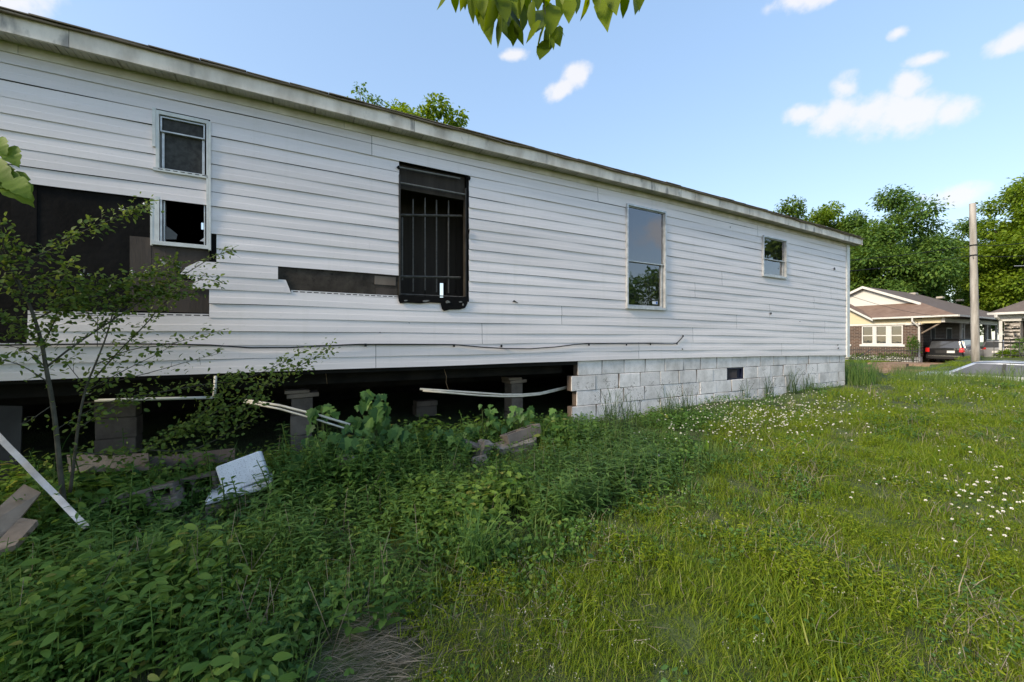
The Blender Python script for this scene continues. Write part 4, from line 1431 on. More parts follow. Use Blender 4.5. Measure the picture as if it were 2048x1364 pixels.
def make_car(name, paint, origin, heading, prof, W, lab, tail=True, lettering=None):
    """prof: list along the car (s from the rear, z_belt, z_roof, half width at the roof relative); heading: unit (du, dp) of the car's forward direction"""
    root = empty(name, FR(*origin))
    tag(root, lab, 'car')
    hu, hp = heading
    lu, lp = -hp, hu

    def fn(s, t, z):      # s forward from the rear, t to the left, z up
        return FR(origin[0] + hu * s + lu * t, origin[1] + hp * s + lp * t, origin[2] + z)
    hw = W / 2
    rings = []
    for s, zb, zr, fw, rw in prof:
        w = hw * fw; r = hw * rw
        rings.append([(s, -w * .94, .28), (s, -w, .45), (s, -w, .72), (s, -w * .965, zb), (s, -r, zr - .06), (s, -r * .86, zr), (s, 0, zr + .025),
                      (s, r * .86, zr), (s, r, zr - .06), (s, w * .965, zb), (s, w, .72), (s, w, .45), (s, w * .94, .28)])
    body = loft(rings, fn).build('body', paint, root, smooth=False)
    bm_ = body.modifiers.new('round', 'BEVEL'); bm_.width = .03; bm_.segments = 2; bm_.limit_method = 'ANGLE'; bm_.angle_limit = R(25)
    return root, fn, hw


def slab(name, fn, quad, out, mat, parent, th=.012):
    """a thin panel lying on the body: quad of (s,t,z), pushed outwards by out"""
    a = [Vector(q) for q in quad]; o = Vector(out)
    mb = MB()
    mb.hexa([fn(*(q - o * th)) for q in a] + [fn(*(q + o * th)) for q in a])
    return mb.build(name, mat, parent)


def wheel(fn, s, t, r, w, parent):
    mb = MB()
    n = 20
    prof = [(-w / 2, r * .62), (-w / 2, r * .93), (-w / 2 * .7, r), (w / 2 * .7, r), (w / 2, r * .93), (w / 2, r * .62)]
    for a, rr in prof:
        for j in range(n):
            th = 2 * math.pi * j / n
            mb.v.append(tuple(fn(s + rr * math.cos(th), t + a, r + rr * math.sin(th))))
    for i in range(len(prof) - 1):
        for j in range(n):
            mb.f.append((i * n + j, i * n + (j + 1) % n, (i + 1) * n + (j + 1) % n, (i + 1) * n + j)); mb.m.append(0)
    wo = mb.build('wheel', MT['tyre'], parent)
    mb = MB()
    for side in (-1, 1):
        for j in range(5):
            t0 = 2 * math.pi * j / 5
            q = [fn(s, t + side * w * .42, r)]
            pts = [(r * .62, t0 - .25), (r * .62, t0 + .25), (r * .12, t0 + .6), (r * .12, t0 - .6)]
            mb.add([fn(s + rr * math.cos(th), t + side * w * .42, r + rr * math.sin(th)) for rr, th in pts], [(0, 1, 2, 3)])
    mb.build('rim', MT['rim'], wo, fix=False)


# dark minivan in the carport, tail towards the street
vu, vp = 39.5, pf(1888, 39.5)
van_p = car_paint('black_van_paint', (.012, .013, .016), .2)
vprof = [(0.0, .98, 1.02, .90, .80), (.06, 1.0, 1.10, .97, .84), (.22, 1.02, 1.62, .985, .80), (.36, 1.03, 1.70, .99, .78), (1.2, 1.03, 1.74, 1, .80), (2.6, 1.02, 1.73, 1, .80), (3.3, 1.02, 1.60, 1, .78), (4.0, 1.02, 1.10, 1, .80), (4.9, .88, .94, .96, .86), (5.12, .70, .76, .80, .7)]
van, fn, hw = make_car('minivan', van_p, (vu, vp, -1.60), (1, 0), vprof, 2.0, 'black minivan parked tail out under the carport of the brick bungalow')
slab('rear_window', fn, [(.045, -.80, 1.05), (.045, .80, 1.05), (.21, .70, 1.58), (.21, -.70, 1.58)], (-.95, 0, .3), MT['carglass'], van, .015)
slab('bumper', fn, [(-.03, -.94, .32), (-.03, .94, .32), (-.03, .94, .60), (-.03, -.94, .60)], (-1, 0, 0), MT['bumper'], van, .06)
slab('bumper_strip', fn, [(-.10, -.82, .50), (-.10, .82, .50), (-.10, .82, .535), (-.10, -.82, .535)], (-1, 0, 0), MT['chrome'], van, .01)
for s in (-1, 1):
    slab('tail_lamp', fn, [(.0, s * .76, .80), (.0, s * .97, .80), (.05, s * .97, 1.10), (.05, s * .78, 1.10)], (-1, 0, .1), MT['redlamp'], van, .03)
    slab('tail_lamp_side', fn, [(.02, s * 1.0, .80), (.26, s * 1.0, .84), (.26, s * .985, 1.10), (.04, s * .985, 1.10)], (0, s, 0), MT['redlamp'], van, .012)
    slab('side_glass', fn, [(.5, s * .94, 1.10), (3.1, s * .95, 1.10), (3.0, s * .83, 1.60), (.62, s * .83, 1.62)], (0, s, .2), MT['carglass'], van, .012)
    slab('wing_mirror', fn, [(3.35, s * 1.02, 1.02), (3.35, s * 1.2, 1.02), (3.35, s * 1.2, 1.2), (3.35, s * 1.02, 1.2)], (1, 0, 0), MT['bumper'], van, .05)
    for ss in (.95, 4.05):
        wheel(fn, ss, s * .87, .34, .22, van)
    slab('roof_rail', fn, [(.5, s * .66, 1.745), (2.8, s * .68, 1.775), (2.8, s * .68, 1.80), (.5, s * .66, 1.77)], (0, s, 0), MT['bumper'], van, .012)
slab('number_plate', fn, [(-.015, .15, .74), (-.015, .55, .74), (-.0, .55, .90), (-.0, .15, .90)], (-1, 0, 0), MT['plate'], van, .012)
slab('plate_recess', fn, [(-.004, -.45, .72), (-.004, .62, .72), (.006, .62, .93), (.006, -.45, .93)], (-1, 0, 0), MT['bumper'], van, .006)
slab('spoiler', fn, [(.16, -.74, 1.62), (.16, .74, 1.62), (.34, .72, 1.72), (.34, -.72, 1.72)], (-.3, 0, 1), van_p, van, .02)
tx = bpy.data.curves.new('tailgate_lettering', 'FONT'); tx.body = 'DODGE'; tx.size = .14; tx.extrude = .004; tx.space_character = 1.7
tx.materials.append(MT['chrome'])
to = text_mesh('tailgate_lettering', tx); to.parent = van
to.location = fn(-.02, .50, .955) - WLOC[van.name]
to.rotation_euler = (R(90), 0, ROT - R(90))

# silver sport utility car further up the shared drive
su_u = 44.0; su_p = pf(1994, su_u)
suv_p = car_paint('silver_grey_paint', (.34, .35, .38), .5)
sprof = [(0, .98, 1.02, .86, .78), (.08, 1.05, 1.12, .96, .8), (.28, 1.08, 1.56, .985, .76), (.5, 1.08, 1.63, .99, .75), (1.6, 1.06, 1.68, 1, .77), (2.6, 1.04, 1.62, 1, .76), (3.4, 1.03, 1.12, 1, .8), (4.2, .95, 1.0, .96, .86), (4.5, .7, .76, .8, .7)]
suv, fn, hw = make_car('sport_utility_car', suv_p, (su_u, su_p, -1.6), (1, 0), sprof, 1.86, 'silver grey sport utility car behind the wooden utility pole')
slab('rear_window', fn, [(.07, -.68, 1.12), (.07, .68, 1.12), (.27, .60, 1.53), (.27, -.60, 1.53)], (-.95, 0, .3), MT['carglass'], suv, .015)
slab('bumper', fn, [(-.02, -.86, .34), (-.02, .86, .34), (-.02, .86, .62), (-.02, -.86, .62)], (-1, 0, 0), suv_p, suv, .06)
for s in (-1, 1):
    slab('tail_lamp', fn, [(.02, s * .55, .98), (.02, s * .90, .94), (.05, s * .90, 1.10), (.06, s * .55, 1.10)], (-1, 0, .1), MT['redlamp'], suv, .04)
    slab('tail_lamp_side', fn, [(.02, s * .93, .94), (.34, s * .935, 1.0), (.30, s * .92, 1.10), (.05, s * .91, 1.10)], (0, s, 0), MT['redlamp'], suv, .012)
    slab('side_glass', fn, [(.6, s * .89, 1.13), (2.9, s * .90, 1.12), (2.5, s * .76, 1.52), (.8, s * .76, 1.54)], (0, s, .2), MT['carglass'], suv, .012)
    for ss in (.8, 3.5):
        wheel(fn, ss, s * .81, .35, .23, suv)
    slab('roof_rail', fn, [(.5, s * .6, 1.68), (2.4, s * .6, 1.70), (2.4, s * .6, 1.73), (.5, s * .6, 1.71)], (0, s, 0), MT['chrome'], suv, .012)
slab('number_plate', fn, [(-.005, -.25, .72), (-.005, .25, .72), (-.0, .25, .86), (-.0, -.25, .86)], (-1, 0, 0), MT['plate'], suv, .012)

# pale silver saloon at the kerb below the yard, only its upper half shows
ca_u = 17.9; ca_p0 = pf(1893, ca_u)
sal_p = car_paint('pale_silver_paint', (.55, .57, .60), .45)
aprof = [(0, .80, .84, .80, .7), (.15, .92, .96, .92, .8), (.9, .94, 1.02, .98, .8), (1.55, .95, 1.40, 1, .74), (2.1, .95, 1.45, 1, .74), (2.9, .94, 1.42, 1, .74), (3.7, .93, 1.0, 1, .8), (4.4, .86, .91, .95, .86), (4.7, .66, .7, .8, .7)]
sal, fn, hw = make_car('saloon_car', sal_p, (ca_u + .9, ca_p0 - .95, -2.11), (0, 1), aprof, 1.8, 'pale silver saloon parked on the street beyond the yard edge')
slab('rear_window', fn, [(.95, -.62, 1.03), (.95, .62, 1.03), (1.52, .56, 1.38), (1.52, -.56, 1.38)], (-.6, 0, .8), MT['paleglass'], sal, .014)
slab('windscreen', fn, [(3.62, -.64, 1.03), (3.62, .64, 1.03), (2.95, .57, 1.39), (2.95, -.57, 1.39)], (.6, 0, .8), MT['paleglass'], sal, .014)
for s in (-1, 1):
    slab('side_glass', fn, [(1.05, s * .875, 1.0), (3.55, s * .88, .98), (2.95, s * .70, 1.34), (1.62, s * .70, 1.35)], (0, s, .25), MT['paleglass'], sal, .012)
    slab('window_pillar', fn, [(2.2, s * .895, .985), (2.27, s * .895, .985), (2.27, s * .715, 1.36), (2.2, s * .715, 1.36)], (0, s, .25), MT['bumper'], sal, .012)
    slab('roof_seam', fn, [(1.5, s * .66, 1.385), (2.95, s * .66, 1.395), (2.95, s * .66, 1.41), (1.5, s * .66, 1.40)], (0, s, 0), MT['bumper'], sal, .012)
    for ss in (.95, 3.75):
        wheel(fn, ss, s * .78, .31, .2, sal)
    slab('tail_lamp', fn, [(-.0, s * .5, .66), (-.0, s * .72, .66), (.04, s * .72, .82), (.04, s * .5, .82)], (-1, 0, .1), MT['redlamp'], sal, .03)

# ------------------------------------------------------------------ pole and wires
MT['pole'] = M('weathered_pole_wood', (.20, .18, .16), (.38, .36, .335), 6, .85, .3, 40, stretch=(1, 1, .12))
PY = 22.0
pb_ = DP(1951.5, 728, PY); pt_ = DP(1945, 407, PY)
mb = MB()
mb.tube([pb_ + (pt_ - pb_) * t for t in np.linspace(-.03, 1, 9)], list(np.linspace(.175, .13, 9)), 14)
pole = mb.build('utility_pole', MT['pole'], smooth=True)
tag(pole, 'tall bare weathered wooden utility pole standing on the far lawn', 'utility pole')
for y in (491, 511):
    c = DP(1946.8, y, PY)
    mb = MB(); mb.tube([c - Vector((0, 0, .035)), c + Vector((0, 0, .035))], .157, 14); mb.build('pole_band', MT['cable'], pole)
def wire(name, pts, lab, r=.012, sag=0.0):
    P = [DP(x, y, Y) for x, y, Y in pts]
    out = []
    for i in range(len(P) - 1):
        for j in range(8):
            t = j / 8
            q = P[i].lerp(P[i + 1], t); q.z -= sag * 4 * t * (1 - t); out.append(q)
    out.append(P[-1])
    mb = MB(); mb.tube(out, r, 5)
    o = mb.build(name, MT['cable'])
    tag(o, lab, 'wire')
    return o


wire('overhead_wire', [(1560, 530, 24), (1946, 491, PY), (2110, 474, 21)], 'upper black wire strung across the utility pole before the trees', .016, .15)
wire('overhead_wire', [(1560, 552, 24), (1946, 511, PY), (2110, 503, 21)], 'lower black wire strung across the utility pole before the trees', .018, .15)
wire('service_wire', [(1946, 511, PY - .2), (1950, 580, 23), (1953, 640, 22.2), (1958, 716, 22.1)], 'thin slack wire running down the utility pole', .012, 0)
wire('service_wire', [(1696, 590, 20), (1838, 627, 27), (1915, 632, 28)], 'thin service wire crossing before the bungalow roof', .010, .1)
wire('guy_wire', [(1745, 697, 27), (1712, 718, 24)], 'pale slanting guy wire before the bungalow fence', .02, 0)

# ------------------------------------------------------------------ iron fences, low wall, far shrubs
def fence(name, u, p0, p1, h, lab, step=.13, spear=True):
    root = empty(name, FR(u, (p0 + p1) / 2, float(ground_v(u, (p0 + p1) / 2))))
    tag(root, lab, 'fence')
    n = int((p1 - p0) / step)
    pk = MB()
    pk.tube([(0, 0, -.1), (0, 0, h)], .018, 4)
    if spear: pk.tube([(0, 0, h), (0, 0, h + .03), (0, 0, h + .10)], [.018, .03, .002], 4)
    pm = pk.mesh('picket', MT['iron'])
    for i in range(n + 1):
        p = p0 + (p1 - p0) * i / n
        link('picket', pm, FR(u, p, float(ground_v(u, p))), root)
    for z in (.15, h - .12):
        mb = MB(); mb.tube([FR(u, p, float(ground_v(u, p)) + z) for p in np.linspace(p0, p1, 12)], .026, 4); mb.build('rail', MT['iron'], root)
    return root


fence('iron_fence', 35.5, pf(1690, 35.5), pf(1838, 35.5), .95, 'black spear topped iron fence before the brick bungalow')
fence('iron_fence', 31.6, pf(1988, 31.6), pf(2075, 31.6), .95, 'plain black iron fence before the stone cottage', .28, False)
mb = MB()
pl0, pl1 = pf(1745, 31), pf(1813, 31)
mb.fbox(30.95, 31.35, pl0, pl1, -2.2, -1.40)
lw = mb.build('low_garden_wall', M('brown_concrete', (.12, .085, .065), (.2, .15, .12), 5, .9, .2))
tag(lw, 'low brown concrete retaining wall beside the clay driveway', 'garden wall')

# ================================================================== vegetation
MT['lawn'] = LEAF('lawn_grass_blade', (.066, .120, .010), (.165, .205, .018), .42, c3=(.30, .28, .12))
MT['lawn2'] = LEAF('yellow_green_weed_leaf', (.090, .145, .008), (.18, .215, .014), .45, c3=(.33, .31, .16))
MT['clover'] = LEAF('clover_leaf', (.045, .105, .022), (.085, .15, .03), .35)
MT['weed'] = LEAF('shade_weed_leaf', (.030, .078, .018), (.10, .175, .036), .38, c3=(.20, .22, .045))
MT['weedlight'] = LEAF('light_weed_leaf', (.055, .115, .02), (.14, .21, .042), .4, c3=(.25, .23, .06))
MT['weedblue'] = LEAF('lance_weed_leaf', (.036, .088, .024), (.115, .19, .048), .38)
MT['vine'] = LEAF('vine_leaf', (.022, .066, .022), (.105, .19, .05), .35)
MT['sap'] = LEAF('sapling_leaf', (.045, .085, .018), (.14, .185, .04), .42)
MT['tallgrass'] = LEAF('tall_grass_blade', (.055, .10, .026), (.125, .175, .045), .35)
MT['darkgrass'] = LEAF('dark_grass_blade', (.022, .045, .018), (.06, .09, .032), .25)
MT['straw'] = LEAF('dry_straw', (.10, .085, .062), (.22, .19, .145), .15, .7)
MT['petal'] = M('white_clover_petal', (.62, .60, .54), (.80, .80, .78), 60, .7)
MT['bark'] = M('grey_bark', (.075, .066, .052), (.15, .135, .11), 10, .9, .5, 60, stretch=(1, 1, .3))
MT['greenbark'] = M('green_grey_bark', (.045, .042, .03), (.095, .088, .065), 10, .85, .3, 60)
MT['stem'] = M('green_stem', (.06, .10, .025), (.10, .13, .04), 10, .7)
MT['treeA'] = LEAF('dark_tree_leaf', (0.046, 0.089, 0.019), (0.115, 0.169, 0.024), .35)
MT['treeB'] = LEAF('bright_tree_leaf', (0.069, 0.125, 0.015), (0.169, 0.231, 0.025), .42)
MT['treeC'] = LEAF('mid_tree_leaf', (0.043, 0.095, 0.024), (0.115, 0.182, 0.035), .38)
MT['overhang'] = LEAF('overhanging_leaf', (.055, .085, .008), (.12, .16, .012), .55)
MT['mulberry'] = LEAF('mulberry_leaf', (.075, .12, .018), (.12, .18, .03), .45)


def leaf_shape(kind, L=1.0, W=.4, droop=.15, fold=.25):
    """(verts, faces) of one leaf lying along +x, upper side +z"""
    if kind == 'lobed':
        pts = [(0.02, .0), (-.06, .22), (.10, .30), (.20, .52), (.36, .34), (.55, .42), (.62, .22), (.80, .16), (1.0, 0)]
        up = [(x * L, y * W / .52, 0) for x, y in pts]
        mid = [(0.02 * L, 0, 0), (.35 * L, 0, 0), (.68 * L, 0, 0), (L, 0, 0)]
        V, F = [], []
        for s in (1, -1):
            o = len(V)
            V += [(.02 * L, 0, 0), (.35 * L, 0, 0), (.68 * L, 0, 0)] + [(x, s * y, z) for x, y, z in up[1:]]
            tri = [(0, 3, 4), (0, 4, 5), (0, 5, 1), (1, 5, 6), (1, 6, 7), (1, 7, 2), (2, 7, 8), (2, 8, 9), (2, 9, 10)]
            F += [tuple(o + i for i in (t if s > 0 else t[::-1])) for t in tri]
    elif kind == 'mulb':
        ts = [0, .05, .14, .26, .38, .42, .54, .66, .72, .84, .93, 1.0]
        ws = [.30, .72, .95, 1.0, .96, .78, .84, .66, .48, .34, .14, 0]
        V, F = [], []; n = len(ts)
        for t in ts: V.append((t * L, 0, 0))
        for s in (1, -1):
            o = len(V)
            for i, (t, w) in enumerate(zip(ts, ws)): V.append(((t - .06 * w * (i < 4)) * L, s * w * W / 2, .03 * L * math.sin(2.7 * i)))
            for i in range(n - 1):
                q = (i, o + i, o + i + 1, i + 1); F.append(q[::-1] if s > 0 else q)
    else:
        tab = {'oval': ([0, .15, .4, .7, .9, 1], [0.02, .72, 1, .80, .36, 0]),
               'lance': ([0, .2, .5, .8, 1], [.05, .75, 1, .55, 0]),
               'heart': ([0, .06, .25, .55, .85, 1], [.25, .85, 1, .78, .28, 0]),
               'elm': ([0, .12, .38, .66, .86, 1], [.04, .68, 1, .74, .30, 0]),
               'quad': ([0, .5, 1], [0, 1, 0])}[kind]
        ts, ws = tab
        V, F = [], []
        n = len(ts)
        for t in ts: V.append((t * L, 0, 0))
        for s in (1, -1):
            o = len(V)
            for t, w in zip(ts, ws): V.append((t * L, s * w * W / 2, 0))
            for i in range(n - 1):
                q = (i, o + i, o + i + 1, i + 1)
                F.append(q[::-1] if s > 0 else q)
    out = []
    for x, y, z in V:
        t = x / L
        t = max(0.0, t)
        out.append((x, y, z - droop * L * t * t + fold * abs(y)))
    return np.array(out, float), F


def tri_faces(F):
    T = []
    for f in F:
        for i in range(1, len(f) - 1):
            T.append((f[0], f[i], f[i + 1]))
    return np.array(T, int)


def frames(D, Nn):
    D = D / np.maximum(1e-9, np.linalg.norm(D, axis=1, keepdims=True))
    Y = np.cross(Nn, D); Y /= np.maximum(1e-9, np.linalg.norm(Y, axis=1, keepdims=True))
    Z = np.cross(D, Y)
    return D, Y, Z


def spread(shape, P, D, Nn, S):
    """many copies of one leaf shape in one array: positions, tip directions, normals, sizes"""
    V, F = shape
    T = tri_faces(F)
    X, Y, Z = frames(np.asarray(D, float), np.asarray(Nn, float))
    S = np.asarray(S)[:, None, None]
    A = (X[:, None, :] * V[None, :, 0:1] + Y[:, None, :] * V[None, :, 1:2] + Z[:, None, :] * V[None, :, 2:3]) * S + np.asarray(P)[:, None, :]
    n = len(V)
    Fi = (T[None] + (np.arange(len(P)) * n)[:, None, None]).reshape(-1, 3)
    return A.reshape(-1, 3), Fi


class Soup:
    def __init__(self): self.V = []; self.F = []; self.n = 0

    def add(self, V, F):
        self.V.append(np.asarray(V)); self.F.append(np.asarray(F) + self.n); self.n += len(V)

    def leaves(self, *a): self.add(*spread(*a))

    def tube(self, pts, radii, n=5):
        mb = MB(); mb.tube(pts, radii, n); self.add(np.array(mb.v), tri_faces(mb.f))

    def mesh(self, name, mat, smooth=False):
        return np_mesh(name, np.concatenate(self.V), np.concatenate(self.F), mat, smooth)

    def build(self, name, mat, parent=None, smooth=False):
        V = np.concatenate(self.V); lo, hi = V.min(0), V.max(0)
        o = np.array([(lo[0] + hi[0]) / 2, (lo[1] + hi[1]) / 2, lo[2]])
        return link(name, np_mesh(name, V - o, np.concatenate(self.F), mat, smooth), o, parent)


def unit(n, zmin=-1.0):
    v = rng.normal(size=(n, 3)); v /= np.linalg.norm(v, axis=1, keepdims=True)
    v[:, 2] = np.where(v[:, 2] < zmin, -v[:, 2], v[:, 2])
    return v


# ---------------------------------------------------------------- trees
def tree(name, label, base, H, r0, cc, cr, nclump, nleaf, lsize, mat, seed, group=None, limbs=14, shape='quad', keep=None, crad=(.20, .36)):
    """trunk and limbs carry many leafy sprays spread through the crown"""
    global rng
    keep_rng = rng
    rng = np.random.default_rng(seed)
    base = Vector(base)
    root = empty(name, base); tag(root, label, 'tree', group)
    cc = np.array(cc, float); cr = np.array(cr, float)
    d = unit(nclump)
    rad = rng.uniform(.25, 1.0, nclump) ** .55
    C = cc + d * rad[:, None] * cr
    crs = rng.uniform(crad[0], crad[1], nclump) * cr.min()
    # trunk
    top = Vector(cc + np.array([0, 0, .35 * cr[2]]))
    tr = MB()
    mids = [base.lerp(top, t) + Vector((rng.normal() * .12 * r0 * 8 * t * (1 - t), rng.normal() * .12 * r0 * 8 * t * (1 - t), 0)) for t in np.linspace(0, 1, 9)]
    mids[0] = base - Vector((0, 0, .2))
    tr.tube(mids, [r0 * 1.25] + list(np.linspace(r0, r0 * .18, 8)), 9)
    trunk = tr.build('trunk', MT['bark'], root, smooth=True)
    for i in range(min(limbs, nclump)):
        c = Vector(C[i]); t = float(np.clip((c.z - base.z) / (top.z - base.z) - .25, .2, .85))
        s = base.lerp(top, t); m = s.lerp(c, .5) + Vector((0, 0, .12 * (c - s).length))
        lm = MB(); lm.tube([s, s.lerp(m, .5), m, m.lerp(c, .5), c], list(np.linspace(r0 * .42 * (1 - t * .5), r0 * .06, 5)), 6)
        lm.build('limb', MT['bark'], trunk, smooth=True)
    sp = Soup()
    w = crs ** 2; w = w / w.sum()
    cnt = np.maximum(30, (w * nleaf).astype(int))
    sh = leaf_shape(shape, 1.0, .55, .12, .2)
    P, D, Nn, S = [], [], [], []
    for i in range(nclump):
        n = cnt[i]
        o = unit(n)
        o[:, 2] *= .72
        rr = crs[i] * rng.uniform(.15, 1, n) ** .45 * (1 + .25 * rng.normal(size=n).clip(-1.5, 2))
        p = C[i] + o * rr[:, None]
        P.append(p); D.append(o * .8 + np.array([0, 0, -.35]) + rng.normal(size=(n, 3)) * .35)
        Nn.append(o * .35 + np.array([0, 0, 1.0]) + rng.normal(size=(n, 3)) * .45); S.append(lsize * rng.uniform(.6, 1.35, n))
    P, D, Nn, S = map(np.concatenate, (P, D, Nn, S))
    if keep is not None:
        k = keep(P); P, D, Nn, S = P[k], D[k], Nn[k], S[k]
    sp.leaves(sh, P, D, Nn, S)
    sp.build('crown', mat, root)
    rng = keep_rng
    return root


def gz(X, Y):
    return EYE + float(ground_v(*to_up(X, Y)))


def bgtree(x, ytop, Y, halfw, label, mat, seed, n=26000, lsize=.34, rz=None, group='trees behind the houses across the street', ncl=46):
    top = DP(x, ytop, Y); gzz = gz(top.x, Y)
    rx = halfw / FPX * Y
    H = top.z - gzz
    rz = rz or H * .42
    return tree('broadleaf_tree', label, (top.x, Y, gzz), H, .34, (top.x, Y, top.z - rz * .93), (rx, rx * .9, rz), ncl, n, lsize, mat, seed, group)


bgtree(1572, 410, 52, 62, 'small dark green tree just above the street end of the home roof', MT['treeA'], 3, 16000)
bgtree(1660, 408, 50, 72, 'yellow green tree behind the street end of the home roof', MT['treeB'], 4, 24000)
bgtree(1782, 404, 47, 105, 'broad leafy tree rising behind the brick bungalow ridge', MT['treeC'], 5, 46000, ncl=64)
bgtree(1890, 448, 56, 74, 'dark tree between the bungalow and the utility pole top', MT['treeA'], 6, 26000)
bgtree(1975, 418, 50, 52, 'slender tree directly behind the utility pole', MT['treeC'], 7, 20000)
bgtree(2052, 368, 44, 98, 'tallest bright green tree at the right edge above the stone cottage', MT['treeB'], 8, 46000, ncl=64)
bgtree(1720, 470, 60, 120, 'low dense tree filling the gap behind the bungalow', MT['treeA'], 9, 24000)
bgtree(1930, 545, 64, 40, 'small pale tree low behind the bungalow roof end', MT['treeB'], 10, 9000)
bgtree(2010, 520, 62, 50, 'low tree behind the stone cottage roof', MT['treeA'], 12, 12000)
# tree showing above the home's own roof
tc_ = DP(842, 262, 19)
tree('broadleaf_tree', 'bright green tree top showing above the roof of the mobile home', (tc_.x, 19, gz(tc_.x, 19)), 12, .2, (tc_.x, 19, tc_.z - .3), (2.1, 2.0, 1.75), 26, 9000, .19, MT['treeB'], 21, shape='quad', crad=(.2, .38))
ts = DP(730, 230, 18.0)
tree('broadleaf_tree', 'thin sprig topped tree above the roof left of the bright tree', (ts.x, 18, gz(ts.x, 18)), 12, .10, (ts.x, 18, ts.z + .1), (.75, .6, 1.3), 12, 420, .16, MT['treeC'], 22, limbs=9, crad=(.25, .5))
# trees off to the right: they show in the window glass
tree('broadleaf_tree', 'garden tree mirrored in the tall window', (31, -1.5, gz(31, -1.5)), 7, .2, (31, -1.5, 5.2), (3.6, 3.6, 3.0), 30, 6000, .32, MT['treeC'], 31)
tree('broadleaf_tree', 'taller garden tree mirrored in the small window', (27, 8.2, gz(27, 8.2)), 9, .2, (27, 8.6, 6.6), (2.6, 2.2, 3.0), 24, 4200, .32, MT['treeA'], 32)

# ---------------------------------------------------------------- scatter by geometry nodes (grass and other uncountable growth)
def proto(mesh):
    ob = bpy.data.objects.new(mesh.name, mesh)
    return ob


def scatter(name, protos, P, rz, scl, idx, label=None, tilt=None):
    me = bpy.data.meshes.new(name)
    me.vertices.add(len(P)); me.vertices.foreach_set('co', np.asarray(P, np.float32).ravel())
    rot = np.zeros((len(P), 3), np.float32); rot[:, 2] = rz
    if tilt is not None: rot[:, 0] = tilt[:, 0]; rot[:, 1] = tilt[:, 1]
    a = me.attributes.new('rot', 'FLOAT_VECTOR', 'POINT'); a.data.foreach_set('vector', rot.ravel())
    a = me.attributes.new('scl', 'FLOAT', 'POINT'); a.data.foreach_set('value', np.asarray(scl, np.float32))
    a = me.attributes.new('idx', 'INT', 'POINT'); a.data.foreach_set('value', np.asarray(idx, np.int32))
    ob = link(name, me, (0, 0, 0))
    ob['kind'] = 'stuff'
    if label: ob['label'] = label
    ng = bpy.data.node_groups.new(name + '_nodes', 'GeometryNodeTree')
    ng.interface.new_socket('Geometry', in_out='INPUT', socket_type='NodeSocketGeometry')
    ng.interface.new_socket('Geometry', in_out='OUTPUT', socket_type='NodeSocketGeometry')
    N, L = ng.nodes.new, ng.links.new
    gi, go = N('NodeGroupInput'), N('NodeGroupOutput')
    jn = N('GeometryNodeJoinGeometry')
    for p_ in protos:
        oi = N('GeometryNodeObjectInfo'); oi.inputs['Object'].default_value = p_; oi.inputs['As Instance'].default_value = True
        L(oi.outputs['Geometry'], jn.inputs[0])
    ip = N('GeometryNodeInstanceOnPoints'); ip.inputs['Pick Instance'].default_value = True

    def attr(nm, ty):
        n = N('GeometryNodeInputNamedAttribute'); n.data_type = ty; n.inputs['Name'].default_value = nm
        return n.outputs['Attribute']
    L(gi.outputs[0], ip.inputs['Points']); L(jn.outputs[0], ip.inputs['Instance'])
    L(attr('idx', 'INT'), ip.inputs['Instance Index']); L(attr('rot', 'FLOAT_VECTOR'), ip.inputs['Rotation']); L(attr('scl', 'FLOAT'), ip.inputs['Scale'])
    L(ip.outputs[0], go.inputs[0])
    md = ob.modifiers.new('scatter', 'NODES'); md.node_group = ng
    return ob


def blades(n, rad, h0, h1, w, mat, name, lean=.5, seg=2):
    """a tuft of curved blades"""
    V, F = [], []
    for i in range(n):
        a = random.uniform(0, 6.28); r = rad * math.sqrt(random.random())
        b = np.array([r * math.cos(a), r * math.sin(a), -.01])
        h = random.uniform(h0, h1); th = random.uniform(0, 6.28); ln = h * lean * random.uniform(.2, 1.2)
        d = np.array([math.cos(th), math.sin(th), 0]); s = np.array([-d[1], d[0], 0]); ww = w * random.uniform(.6, 1.3)
        o = len(V)
        for j in range(seg + 1):
            t = j / seg
            c = b + d * ln * t ** 1.8 + np.array([0, 0, h * (t - .22 * t ** 3 * lean)])
            if j < seg:
                V.append(c - s * ww / 2 * (1 - .45 * t)); V.append(c + s * ww / 2 * (1 - .45 * t))
            else:
                V.append(c)
        for j in range(seg - 1):
            F.append((o + 2 * j, o + 2 * j + 1, o + 2 * j + 3)); F.append((o + 2 * j, o + 2 * j + 3, o + 2 * j + 2))
        F.append((o + 2 * (seg - 1), o + 2 * seg - 1, o + 2 * seg))
    return np_mesh(name, np.array(V), np.array(F), mat)


def leafy(n, rad, h0, h1, L0, L1, W, mat, name, kind='oval', flat=.6, stem=True, per=1):
    """a patch of broad leaves on short stalks"""
    sp = Soup(); sh = leaf_shape(kind, 1.0, W, .22, .22)
    P, D, Nn, S = [], [], [], []
    for i in range(n):
        a = random.uniform(0, 6.28); r = rad * math.sqrt(random.random())
        h = random.uniform(h0, h1)
        c = np.array([r * math.cos(a), r * math.sin(a), h])
        a0 = random.uniform(0, 6.28)
        for k in range(per):
            th = a0 + k * 6.283 / per + random.uniform(-.3, .3)
            P.append(c); D.append((math.cos(th), math.sin(th), random.uniform(-.35, .35))); Nn.append((random.gauss(0, 1 - flat), random.gauss(0, 1 - flat), 1)); S.append(random.uniform(L0, L1))
        if stem and random.random() < .5:
            sp.tube([(c[0] * .8, c[1] * .8, -.01), tuple(c)], .0012, 3)
    sp.leaves(sh, np.array(P), np.array(D), np.array(Nn), np.array(S))
    return sp.mesh(name, mat)


